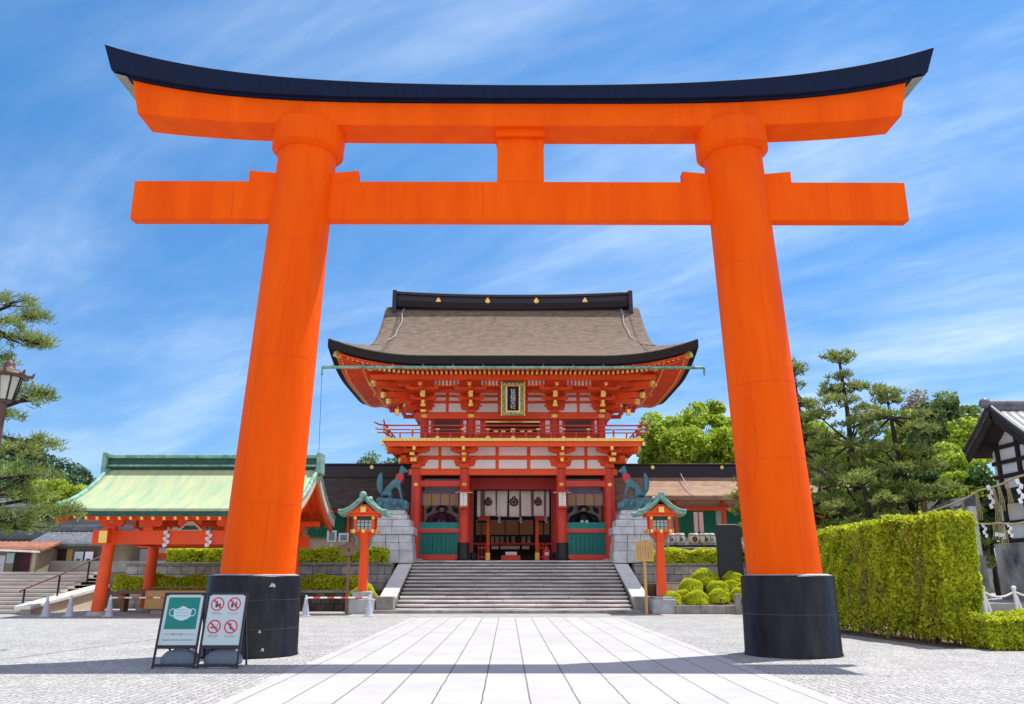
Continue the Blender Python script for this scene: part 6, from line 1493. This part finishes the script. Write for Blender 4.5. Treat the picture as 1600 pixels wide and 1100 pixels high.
# ------------------------------------------------------------ left steps, shops
LS = thing('stone_stairs', 'broad pale stone steps rising to the shops at the left', 'stairs', (-27,38,0)); m = MB(); n = 11; ZL = 1.80
for i in range(n):
    y = 38.0+i*.6; rng_ = random.Random(i); x = -48.0
    while x < -21.5:
        e = min(-21.4, x+rng_.uniform(1.5,2.6)); m.box(x+.006, e-.006, y, y+.66, (i+1)*ZL/n-.13, (i+1)*ZL/n); x = e
    m.box(-48, -21.42, y+.03, 44.7, i*ZL/n, (i+1)*ZL/n-.133)
m.build('steps', M['stepl'], LS, bevel=.02)
m = MB(); m.prism([(37.8,0),(44.6,0),(44.6,1.02),(37.8,.22)], 'x', -21.38, -20.95); m.build('side_wall', M['cream'], LS)
m = MB(); m.prism([(37.5,.20),(44.69,1.02),(44.69,1.20),(37.5,.36)], 'x', -21.5, -20.8); m.build('balustrade', M['balus'], LS, bevel=.02)
m = MB(); m.box(-80,-18.6,44.71,110,0,ZL); m.box(-18.6,-16.6,46.9,60,0,ZL); struct(m.build('raised_ground', M['earth']))
HR = thing('handrail', 'thin brown handrail climbing the left stone steps', 'handrail', (-24,39,0))
pts = []
for i, (px, py) in enumerate(((33,960),(87,948),(133,932))):
    Y = (38.2,40.4,42.8)[i]; x = WX(px, py, Y); zg = max(0, (Y-38)/.6*ZL/n); m = MB(); m.cyl((x,Y,zg),(x,Y,zg+1.0),.045,.045,8); m.build('post', M['black'], HR); pts.append((x,Y,zg+1.0))
a, b = Vector(pts[0]), Vector(pts[-1]); m = MB(); m.tube([a+Vector((-.1,-.2,-.12)), a, Vector(pts[1]), b, b+(b-a)*.45], .04, 8); m.build('rail', M['stain'], HR)
# shop A at the far left
def shopbox(label, px0, px1, pyr, pyw, Y, dep, wallm, roofm, name='shop_building', slope=.5, over=.5, ridge=True, zbase=ZL):
    xa, xb = WX(px0,pyw,Y), WX(px1,pyw,Y); ze = WZ(800,pyw,Y-over); zr = WZ(800,pyr,Y+dep/2)
    r = thing(name, label, 'shop', ((xa+xb)/2, Y, zbase)); m = MB(); m.box(xa, xb, Y, Y+dep, zbase, ze+.1); m.build('wall', wallm, r)
    for e in (-1, 1):
        m = MB(); yy = Y+dep/2
        def fn(x, t, e=e): return (x, yy+e*(dep/2+over)*(1-t), ze+(zr-ze)*(t*.8+t*t*.2)+.015*math.sin(x*22))
        us_ = list(np.linspace(xa-over, xb+over, 90)); m.slab(fn, us_ if e < 0 else us_[::-1], [0,.5,1], .12); m.build('roof', roofm, r)
    if ridge: m = MB(); m.box(xa-over, xb+over, yy-.18, yy+.18, zr-.05, zr+.28); m.build('roof_ridge', roofm, r, bevel=.03)
    return r, xa, xb, ze
r, xa, xb, ze = shopbox('large dark tiled house behind the shops at the left', -60, 186, 808, 842, 54, 7, M['timberd'], M['tiled'], 'tiled_house')
r, xa, xb, ze = shopbox('grey tiled house roof rising behind the left pine', -120, 96, 772, 792, 60, 8, M['wall'], M['tile'], 'tiled_house')
r, xa, xb, ze = shopbox('ochre walled shop with light grey tiled roof, orange post and two banners', 60, 172, 829, 850, 47.5, 4, M['wallb'], M['tile'])
Y = 47.5
for (p0, p1, mt, nm) in ((89,103,M['timberd'],'doorway'),(103,112,M['timbery'],'door_post'),(146,168,M['timber'],'shutter_wall')):
    m = MB(); m.box(WX(p0,880,Y), WX(p1,880,Y), Y-.06, Y-.003, ZL, WZ(800,858,Y)); m.build(nm, mt, r)
for p0, p1, lb in ((114.5,128.5,'pale blue banner with dark marks, left of the pair on the ochre shop'),(131,144,'pale white banner with a dark mark, right of the pair on the ochre shop')):
    bn = thing('banner', lb, 'banner', (WX((p0+p1)/2,880,Y-.4), Y-.4, ZL), 'banners of the ochre shop'); xa, xb = WX(p0,880,Y-.4), WX(p1,880,Y-.4); zt = WZ(800,862,Y-.4)
    m = MB(); m.box(xa, xb, Y-.42, Y-.40, ZL+.05, zt); m.build('cloth', M['paper'] if p0 < 120 else M['shide'], bn)
    m = MB(); c = (xa+xb)/2; m.cbox((c,Y-.43,ZL+.62),(.22,.012,.2)); m.cbox((c,Y-.43,ZL+.30),(.3,.012,.05)); m.cbox((c-.08,Y-.43,ZL+.18),(.04,.012,.14)); m.cbox((c+.08,Y-.43,ZL+.18),(.04,.012,.14)); m.build('banner_mark', M['violet'], bn)
    m = MB(); m.box(xa, xb, Y-.43, Y-.39, zt, zt+.05); m.cyl((xa,Y-.41,ZL),(xa,Y-.41,zt+.1),.02,.02,6); m.build('banner_pole', M['black'], bn)
r, xa, xb, ze = shopbox('low rusty roofed stall with purple curtain and blue panel at the left edge', -80, 62, 846, 858, 45.6, 3, M['wallb'], M['awning'], 'shop_stall', over=.35, ridge=False)
Y = 45.6
for (p0, p1, y0_, y1_, mt, nm) in ((-60,8,868,900,M['wall'],'wall_panel'),(10,22,864,880,M['maskc'],'blue_panel'),(10,22,880,896,M['wallb'],'counter'),(23,36,862,895,M['dark'],'opening'),(36,46,862,895,M['purple'],'purple_curtain'),(50,56,862,895,M['cream'],'post')):
    m = MB(); m.box(WX(p0,880,Y), WX(p1,880,Y), Y-.07, Y-.003, max(ZL, WZ(800,y1_,Y)), WZ(800,y0_,Y)); m.build(nm, mt, r)
m = MB(); m.bar((WX(-80,858,Y),Y-.7,WZ(800,856,Y-.7)),(WX(68,862,Y),Y-.7,WZ(800,862,Y-.7)),.9,.1); m.build('awning', M['balus'], r)
# low sheds seen through the pavilion
r, xa, xb, ze = shopbox('white walled low building with grey roof seen through the pavilion pillars', 196, 262, 838, 846, 56, 4, M['wall'], M['tile'], zbase=ZL)

# ------------------------------------------------------------ right: white plastered building, wall, ropes
RB = thing('plastered_building', 'white plastered building with black timbers and grey tiled gable at the right edge', 'building', (21,32,0))
Xv, Xw = 18.55, 19.5; yP, zP = W(1545,640,1)[0], 0
Yp = 32.0; Zp = 7.95; HS = {-1: 3.1, 1: 2.15}; ZE = {e: Zp-HS[e]*.68 for e in (-1, 1)}; zE = ZE[-1]
for e in (-1, 1):
    zE = ZE[e]; hs_ = HS[e]
    def fn(x, t, e=e, zE=zE, hs_=hs_): return (x, Yp+e*hs_*(1-t), zE+(Zp-zE)*(.85*t+.15*t*t)+.03*abs(math.sin(x*9.5)))
    us_ = list(np.linspace(Xv, Xv+9, 160)); m = MB(); m.slab(fn, us_ if e < 0 else us_[::-1], list(np.linspace(0,1,9)), .10); m.build('roof', M['tile'], RB)
    def fn2(x, t, e=e): return (x, Yp+e*(hs_-.1)*(1-t), zE+(Zp-zE)*(.85*t+.15*t*t)-.13)
    us2 = list(np.linspace(Xv+.12, Xv+8.8, 5)); m = MB(); m.slab(fn2, us2 if e < 0 else us2[::-1], [0,.5,1], .10); m.build('roof_boarding', M['timberd'], RB)
    m = MB(); pts = [Vector(fn(Xv, t)) for t in np.linspace(0,1,9)]
    m.tube([p_+Vector((.05,0,.06)) for p_ in pts], .13, 8)
    m.build('verge_tiles', M['tiled'], RB); m = MB()
    for a, b in zip(pts[:-1], pts[1:]): m.bar(a+Vector((.10,0,-.28)), b+Vector((.10,0,-.28)), .08,.30)
    m.build('bargeboard', M['timberd'], RB)
m = MB(); m.tube([(Xv-.08,Yp,Zp+.16),(Xv+9,Yp,Zp+.16)], .17, 10); m.box(Xv,Xv+9,Yp-.13,Yp+.13,Zp-.1,Zp+.1); m.build('roof_ridge', M['tile'], RB)
m = MB(); m.ball((Xv-.1,Yp,Zp+.2),.22,6); m.build('ridge_end_tile', M['tile'], RB)
m = MB(); m.prism([(Yp-2.9,4.95),(Yp+1.8,4.95),(Yp+1.8,Zp-.3-1.8*.68),(Yp,Zp-.3),(Yp-2.9,Zp-.3-2.9*.68)], 'x', Xw, Xw+.15); m.build('gable_wall', M['wall'], RB)
m = MB(); 
for z in (5.35, 5.9, 6.5): m.box(Xw-.10, Xw-.003, Yp-min(2.9,(Zp-.3-z)/.68-.2), Yp+min(1.8,(Zp-.3-z)/.68-.2), z, z+.15)
for yy in (-1.35,0,1.35): m.box(Xw-.12, Xw-.003, Yp+yy-.08, Yp+yy+.08, 4.95, Zp-.4-abs(yy)*.6)
for yy in (-2.6,-1.35,0,1.35): m.box(Xv+.2, Xw+.1, Yp+yy-.09, Yp+yy+.09, Zp-.62-abs(yy)*.58, Zp-.42-abs(yy)*.58)
m.build('gable_timber', M['timberd'], RB)
m = MB(); m.box(Xw+.0, Xw+6, Yp-2.9, Yp-2.75, 2.85, 6.2); m.box(Xw, Xw+.15, Yp-2.748, Yp+1.8, 2.85, 4.35); m.build('wall', M['wall'], RB)
m = MB(); m.box(Xw-.02, Xw+.2, Yp-2.9, Yp+1.8, 4.352, 4.948)
for z in (2.86, 3.55): m.box(Xw-.09, Xw-.003, Yp-2.9, Yp+1.8, z, z+.15)
for yy in (-2.8,-1.4,0,1.4): m.box(Xw-.11, Xw-.004, Yp+yy-.09, Yp+yy+.09, 2.85, 4.95)
for z in (2.9, 4.0, 5.3): m.box(Xw, Xw+6, Yp-3.0, Yp-2.905, z, z+.18)
for k in range(4): m.box(Xw+.9+k*1.5, Xw+1.08+k*1.5, Yp-3.02, Yp-2.905, 2.85, 6.2)
m.build('wall_timber', M['timberd'], RB)
m = MB(); m.box(Xv+.1, Xw, Yp-3.3, Yp+1.9, 4.40, 4.52); m.build('lower_eave', M['timberd'], RB)
m = MB(); m.box(Xw-.25, Xw+7, Yp-3.2, Yp+2.2, 0, 2.84); m.build('stone_base', M['stone_dirty'], RB)
WL = thing('plastered_wall', 'long white plastered wall with grey tiled cap running back from the right building', 'wall', (18.6,38,0))
m = MB(); m.box(18.5,18.8,34.3,47,2.4,4.35); m.build('plaster', M['wall'], WL); m = MB(); m.box(18.4,18.9,34.3,47,0,2.38); m.build('stone_base', M['stone_dirty'], WL)
m = MB(); m.prism([(18.1,4.36),(19.2,4.36),(18.75,4.75),(18.55,4.75)], 'y', 34.3, 47); m.build('tiled_cap', M['tile'], WL)
m = MB(); 
for k in range(5): m.box(18.42,18.499,34.5+k*2.6,34.68+k*2.6,2.4,4.35)
m.box(18.43,18.499,34.3,47,2.4,2.6); m.box(18.44,18.499,34.3,47,3.3,3.42); m.build('wall_timber', M['timberd'], WL)
# straw ropes with paper streamers
def rope(label, pts, tassels, shides, Y=None):
    P_ = [Vector((WX(a,b,y), y, WZ(a,b,y))) for a, b, y in pts]
    r = thing('straw_rope', label, 'rope', tuple(P_[0])); m = MB(); fine = []
    for a, b in zip(P_[:-1], P_[1:]):
        for k in range(6): q_ = a.lerp(b, k/6); q_.z -= .06*math.sin(math.pi*k/6); fine.append(q_)
    fine.append(P_[-1]); m.tube(fine, .035, 6); m.build('rope_line', M['rope'], r)
    for (px, py, y, ln_) in tassels:
        x, z = W(px, py, y); m = MB()
        for k in range(4): m.tube([(x+(k-1.5)*.02,y,z),(x+(k-1.5)*.05+.03,y-.02,z-ln_*.6),(x+(k-1.5)*.07,y,z-ln_)], .012, 4)
        m.build('tassel', M['rope'], r)
    for i, (px, py, y, n_, s, lb) in enumerate(shides):
        x, z = W(px, py, y); m = MB()
        for k in range(n_): m.cbox((x+s*.8*(.32 if k%2 else -.32), y-.05, z-s*(.5+.85*k)), (s*.75,.012,s*.9), ry=.35*(1 if k%2 else -1), rz=.2)
        tag(m.build('paper_streamer', M['shide']), lb, 'streamer', 'paper streamers on the right ropes')
rope('upper straw rope with tassels and paper streamers in front of the white building', [(1428,804,36.5),(1480,790,33.5),(1530,766,30.5),(1590,745,28.2),(1640,724,26.5)],
     [(1487,788,33,.8),(1503,782,32,.9),(1525,770,30.8,1.0),(1560,758,29.3,.9),(1573,752,28.8,1.1),(1552,762,29.6,1.3)],
     [(1545,758,29.8,5,.19,'long zigzag paper streamer on the upper rope left of the tassels'),(1590,748,28.2,5,.19,'long zigzag paper streamer on the upper rope at the right edge')])
rope('lower thin straw rope with two streamers across the stained stone wall', [(1518,815,30.5),(1560,817,29.3),(1605,815,28.2),(1640,812,27.4)], [(1552,816,29.5,.6),(1560,817,29.4,.9),(1566,817,29.2,.7)],
     [(1536,818,30.0,4,.14,'short zigzag paper streamer on the lower rope next to the tall hedge'),(1575,817,29.0,4,.14,'short zigzag paper streamer on the lower rope near the right edge')])
rope('far straw rope with small streamers above the tall hedge', [(1340,822,44),(1380,806,41),(1412,794,38.5),(1444,786,36.6)], [], [(1412,790,38.4,3,.2,'streamer on the far rope nearest to the wooden post'),(1392,800,40,3,.2,'middle streamer on the far rope above the hedge'),(1371,806,41.5,3,.22,'streamer on the far rope farthest from the wooden post')])
m = MB(); x = WX(1444,790,36.4); m.cyl((x,36.4,0),(x,36.4,WZ(1444,778,36.4)),.13,.12,10); tag(m.build('wooden_post', M['timber']), 'grey wooden post carrying the ropes behind the tall hedge', 'post')
m = MB(); m.box(12.7,34,23.6,28.6,0,.36); m.box(12.9,34,28.61,46.5,0,.72); struct(m.build('raised_ground', M['platf']))
# rope bollards at the right edge
bx = []
for px, lb in ((1543,'white forked bollard between the tall hedge and the next bollard'),(1592,'white forked bollard at the right edge of the picture'),(1650,'white forked bollard outside on the right')):
    gz = .36; gx, gy = G(px, 964, gz)
    b = thing('rope_bollard', lb, 'bollard', (gx, gy, gz), 'white rope bollards'); m = MB(); m.tube([(gx,gy,gz),(gx-.03,gy,gz+.85)], .05, 8); m.build('post', M['balus'], b); m = MB(); m.tube([(gx+.2,gy+.05,gz),(gx+.02,gy,gz+.65)], .04, 8); m.build('brace', M['balus'], b)
    m = MB(); m.ball((gx-.03,gy,gz+.87),.075,6); m.build('knob', M['balus'], b); bx.append(Vector((gx-.03,gy,gz+.82)))
for (a, b), lb in zip(((bx[0],bx[1]),(bx[1],bx[2])), ('pale rope sagging between the two white bollards','pale rope running out of the picture from the right bollard')):
    m = MB(); m.tube([a.lerp(b, t)+Vector((0,0,-.7*t*(1-t)-.04)) for t in np.linspace(.03,.97,14)], .03, 6); tag(m.build('barrier_rope', M['balus']), lb, 'rope')

# ------------------------------------------------------------ cones and striped barrier bars
def cone(px, label, Y=35.6, h=.84):
    x = WX(px, 960, Y); r = thing('traffic_cone', label, 'cone', (x, Y, 0), 'white cones of the barrier')
    m = MB(); m.lathe((x,Y,.04), [(.16,0),(.15,.06),(.045,h-.1),(.03,h-.04),(.01,h-.035)], 20); m.build('cone_body', M['cone'], r)
    m = MB(); m.box(x-.2,x+.2,Y-.2,Y+.2,0,.045); m.build('cone_base', M['cone'], r, bevel=.012); m = MB(); m.lathe((x,Y,h-.16), [(.07,0),(.075,.02),(.06,.05)], 12); m.build('bar_ring', M['twhite'], r); return x
cs = [(71,'white cone at the left end of the row by the stone steps'),(108,'second white cone from the left by the stone steps'),(170,'white cone at the foot of the left pavilion pillar'),(349,'white cone half hidden behind the left torii base'),(477,'white cone just right of the left torii base'),(576,'white cone beside the foot of the left post lantern')]
cxs = [cone(px, lb) for px, lb in cs]
def barrier(x0, x1, label, Y=35.6, z=.74):
    r = thing('barrier_bar', label, 'barrier', ((x0+x1)/2, Y, z), 'red and white barrier bars'); n = max(3, int((x1-x0)/.28)); a = MB(); b = MB()
    for k in range(n): (a if k%2 else b).cyl((x0+(x1-x0)*k/n, Y, z), (x0+(x1-x0)*(k+1)/n, Y, z), .032, .032, 8)
    a.build('red_bands', M['tred'], r); b.build('white_bands', M['twhite'], r)
barrier(cxs[2], cxs[3], 'long red and white barrier bar in front of the pavilion'); barrier(cxs[4], cxs[5], 'red and white barrier bar between the left torii base and the lantern')
# low shelf behind the barrier
m = MB(); x0, x1 = WX(186,925,40.6), WX(352,925,40.6)
pl = thing('bench', 'long low tan wooden bench under the clipped hedge behind the barrier', 'bench', ((x0+x1)/2, 40.6, 0)); m.box(x0, x1, 40.3, 40.95, .80, .98); m.build('seat', M['timber'], pl, bevel=.02)
for k in range(4): m = MB(); x = x0+.3+(x1-x0-.6)*k/3; m.box(x-.08,x+.08,40.4,40.9,0,.8); m.build('leg', M['timber'], pl)

# ------------------------------------------------------------ A-frame sign boards
def aframe(label, pxl, pxr, poster):
    Yb = 15.85; xl_, xr_ = WX(pxl, 1046, Yb), WX(pxr, 1046, Yb); w_ = xr_-xl_; c = (xl_+xr_)/2
    r = thing('sandwich_board', label, 'sign', (c, Yb, 0), 'sandwich boards by the left torii base')
    lean = .30; H = 1.30; V = Vector((0, lean, H)).normalized(); X = Vector((1,0,0)); Nn = X.cross(V)*1.0   # towards camera -Y
    Nn = -Nn if Nn.y > 0 else Nn; O = Vector((c, Yb, 0)); Ls = Vector((0,lean,H)).length
    def P(u, v, o=0): return O+X*u+V*v+Nn*o
    def pbox(m, u0, u1, v0, v1, o0, o1):
        vs = [P(u0,v0,o0),P(u1,v0,o0),P(u1,v1,o0),P(u0,v1,o0),P(u0,v0,o1),P(u1,v0,o1),P(u1,v1,o1),P(u0,v1,o1)]
        m.add(vs, [(0,3,2,1),(4,5,6,7),(0,1,5,4),(1,2,6,5),(2,3,7,6),(3,0,4,7)])
    m = MB(); t = .022
    pbox(m, -w_/2, -w_/2+t*1.6, 0, Ls, -.02, .02); pbox(m, w_/2-t*1.6, w_/2, 0, Ls, -.02, .02); pbox(m, -w_/2+t*1.6, w_/2-t*1.6, Ls-t*1.6, Ls, -.02, .02); pbox(m, -w_/2+t*1.6, w_/2-t*1.6, .34, .40, -.02, .02)
    pbox(m, -w_/2+t*1.6, w_/2-t*1.6, .03, .08, -.02, .02); m.build('front_frame', M['frame'], r, bevel=.004)
    m = MB(); yb = Yb+.30+.42
    for a in (-1, 1): m.bar((c+a*(w_/2-.06), Yb+lean-.01, H-.03), (c+a*(w_/2-.06), yb, 0), .03, .03)
    m.bar((c-w_/2+.06, yb-.03, .12), (c+w_/2-.06, yb-.03, .12), .03, .03); m.build('rear_frame', M['frame'], r)
    pw = w_/2-t*1.6-.002
    m = MB(); pbox(m, -pw, pw, .402, Ls-t*1.6-.002, -.008, .004); m.build('poster', M['paper'], r)
    v0, v1 = .402, Ls-t*1.6-.002; hh = v1-v0
    poster(r, P, pbox, pw, v0, hh, V, X, Nn)
    return c, w_, r
def xfm(P, u, v, o, X, V, Nn, r):
    return Matrix.Translation(P(u,v,o)-OFF[r.name]) @ Matrix(((X.x,V.x,Nn.x,0),(X.y,V.y,Nn.y,0),(X.z,V.z,Nn.z,0),(0,0,0,1)))
def flat(m, P, pts, o0, o1):
    n = len(pts); m.add([P(a,b,o1) for a, b in pts]+[P(a,b,o0) for a, b in pts], [tuple(range(n)), tuple(range(2*n-1,n-1,-1))]+[(i,n+i,n+(i+1)%n,(i+1)%n) for i in range(n)])
def ringf(m, P, cu, cv, r0, r1, o0, o1, n=24, a0=0, a1=6.2832, ax=1.0):
    for k in range(n):
        t0 = a0+(a1-a0)*k/n; t1 = a0+(a1-a0)*(k+1)/n
        flat(m, P, [(cu+math.cos(t0)*r0*ax,cv+math.sin(t0)*r0),(cu+math.cos(t0)*r1*ax,cv+math.sin(t0)*r1),(cu+math.cos(t1)*r1*ax,cv+math.sin(t1)*r1),(cu+math.cos(t1)*r0*ax,cv+math.sin(t1)*r0)], o0, o1)
def poster_mask(r, P, pbox, pw, v0, hh, V, X, Nn):
    m = MB(); g0, g1 = v0+hh*.31, v0+hh*.945; pbox(m, -pw*.84, pw*.84, g0, g1, .0045, .006); m.build('green_panel', M['postteal'], r)
    cv = (g0+g1)/2; s = pw*.95; m = MB()
    flat(m, P, [(-.46*s,cv-.22*s),(-.30*s,cv-.33*s),(0,cv-.42*s),(.30*s,cv-.33*s),(.46*s,cv-.22*s),(.50*s,cv+.20*s),(.25*s,cv+.27*s),(0,cv+.40*s),(-.25*s,cv+.27*s),(-.50*s,cv+.20*s)], .0062, .008)
    for a in (-1, 1): ringf(m, P, a*.56*s, cv+.04*s, .17*s, .22*s, .0062, .0078, 16, ax=.85)
    m.build('mask_picture', M['maskc'], r); m = MB()
    for q_ in (-.16,0,.16): pbox(m, -.36*s, .36*s, cv+q_*s, cv+(q_+.025)*s, .0082, .0088)
    m.build('mask_pleats', M['tank'], r)
    text_mesh('マスクの着用をお願いいたします', hh*.042, M['ink'], None, 'poster_writing', r, width=pw*1.62, xf=xfm(P,0,v0+hh*.21,.005,X,V,Nn,r))
    text_mesh('PLEASE WEAR A FACE MASK', hh*.036, M['ink'], None, 'poster_writing', r, width=pw*1.62, xf=xfm(P,0,v0+hh*.10,.005,X,V,Nn,r))
def poster_ban(r, P, pbox, pw, v0, hh, V, X, Nn):
    cap = ['飲食禁止','ドローン禁止','禁煙','立入禁止']
    for i, (cu, cv) in enumerate(((-.5*pw,v0+hh*.81),(.42*pw,v0+hh*.81),(-.5*pw,v0+hh*.36),(.42*pw,v0+hh*.36))):
        q_ = pw*.35; m = MB()
        if i == 0: flat(m, P, [(cu-.3*q_,cv-.5*q_),(cu+.05*q_,cv-.5*q_),(cu+.05*q_,cv+.1*q_),(cu-.08*q_,cv+.5*q_),(cu-.18*q_,cv+.5*q_),(cu-.3*q_,cv+.1*q_)], .0045, .006); flat(m, P, [(cu+.15*q_,cv-.45*q_),(cu+.5*q_,cv-.45*q_),(cu+.55*q_,cv+.05*q_),(cu+.1*q_,cv+.05*q_)], .0045, .006)
        if i == 1:
            for a in (-1, 1): flat(m, P, [(cu+a*.3*q_-.18*q_,cv-.5*q_),(cu+a*.3*q_+.18*q_,cv-.5*q_),(cu+a*.3*q_+.14*q_,cv+.1*q_),(cu+a*.3*q_-.14*q_,cv+.1*q_)], .0045, .006); ringf(m, P, cu+a*.3*q_, cv+.26*q_, 0.001, .13*q_, .0045, .006, 10)
        if i == 2: pbox(m, cu-.6*q_, cu+.35*q_, cv-.22*q_, cv-.05*q_, .0045, .006); pbox(m, cu+.42*q_, cu+.55*q_, cv-.22*q_, cv-.05*q_, .0045, .006); pbox(m, cu+.46*q_, cu+.52*q_, cv+.02*q_, cv+.4*q_, .0045, .006)
        if i == 3: flat(m, P, [(cu-.25*q_,cv+.5*q_),(cu+.0*q_,cv+.5*q_),(cu+.08*q_,cv-.1*q_),(cu+.5*q_,cv-.42*q_),(cu+.45*q_,cv-.55*q_),(cu-.2*q_,cv-.3*q_)], .0045, .006)
        m.build('pictogram', M['ink'], r)
        m = MB(); ringf(m, P, cu, cv, q_*.86, q_*1.05, .0062, .008, 28); a = .7071*q_*.9; t = .09*q_
        flat(m, P, [(cu-a-t,cv+a-t),(cu+a-t,cv-a-t),(cu+a+t,cv-a+t),(cu-a+t,cv+a+t)], .0085, .0095); m.build('prohibition_ring', M['pred'], r)
        text_mesh(cap[i], hh*.035, M['inkg'], None, 'poster_writing', r, width=pw*.55, xf=xfm(P,cu,cv-q_*1.33,.005,X,V,Nn,r))
        text_mesh(('NO EATING OR DRINKING','NO DRONES','NO SMOKING','NO ENTRY')[i], hh*.018, M['inkg'], None, 'poster_writing', r, width=pw*.6, xf=xfm(P,cu,cv-q_*1.55,.005,X,V,Nn,r))
c1_, w1, r1_ = aframe('black framed sandwich board with a white face mask on a green panel', 236, 303, poster_mask)
c2_, w2, r2_ = aframe('black framed sandwich board with four red prohibition rings', 306, 371, poster_ban)
for c, w_, lb in ((c1_, w1, 'blue grey plastic water weight with handle inside the face mask board'),(c2_, w2, 'blue grey plastic water weight with handle inside the prohibition ring board')):
    r = thing('water_weight', lb, 'weight', (c, 16.25, 0), 'water weights under the sign boards'); m = MB()
    m.prism([(c-w_*.42,.04),(c+w_*.42,.04),(c+w_*.44,.16),(c+w_*.30,.27),(c+w_*.1,.31),(c-w_*.1,.31),(c-w_*.30,.27),(c-w_*.44,.16)], 'y', 16.05, 16.32); m.build('tank', M['tank'], r, bevel=.035)
    m = MB(); m.tube([(c-w_*.16,16.185,.30),(c-w_*.12,16.185,.38),(c,16.185,.41),(c+w_*.12,16.185,.38),(c+w_*.16,16.185,.30)], .018, 8); m.build('handle', M['tank'], r); m = MB(); m.cyl((c+w_*.30,16.185,.27),(c+w_*.31,16.185,.33),.03,.03,10); m.build('filler_cap', M['twhite'], r)
    m = MB(); m.box(c-w_*.30, c+w_*.22, 16.0, 16.35, 0, .038); m.build('foot_plate', M['cone'], r)

# ------------------------------------------------------------ street lamp at the left edge
YS = 15.0; x0, zt = W(14, 576, YS); zb = WZ(14, 628, YS); 
SL = thing('street_lamp', 'brown iron street lamp with frosted glass head and wide cap at the left edge', 'street lamp', (x0,YS,0))
m = MB(); m.cyl((x0,YS,.1),(x0,YS,zb-.02),.085,.06,16); m.lathe((x0,YS,0),[(.2,0),(.19,.15),(.12,.5),(.09,.6)],16); m.build('pole', M['lampiron'], SL)
m = MB(); m.lathe((x0,YS,zb),[(.04,-.04),(.13,0),(.14,.03),(.05,.05)],16); m.build('lamp_cup', M['lampiron'], SL)
hg_ = zt-zb; m = MB(); m.lathe((x0,YS,zb+.04),[(.15,0),(.24,hg_*.66),(.23,hg_*.68)],8,smooth=False); m.build('lamp_glass', M['lampglass'], SL)
m = MB()
for k in range(8):
    t = 2*math.pi*k/8; m.bar((x0+math.cos(t)*.155,YS+math.sin(t)*.155,zb+.03),(x0+math.cos(t)*.25,YS+math.sin(t)*.25,zb+.04+hg_*.68),.022,.022)
m.build('lamp_rib', M['black'], SL)
m = MB(); zc_ = zb+.04+hg_*.68; m.lathe((x0,YS,zc_),[(.27,-.01),(.34,.0),(.36,.03),(.27,.08),(.12,.16),(.09,.2),(.10,.25),(.05,.30),(.02,.33)],16)
for k in range(8):
    t = 2*math.pi*(k+.5)/8; m.tube([(x0+math.cos(t)*.32,YS+math.sin(t)*.32,zc_+.03),(x0+math.cos(t)*.40,YS+math.sin(t)*.40,zc_+.03),(x0+math.cos(t)*.43,YS+math.sin(t)*.43,zc_+.10)],[.04,.035,.015],6)
m.build('lamp_cap', M['lampiron'], SL)
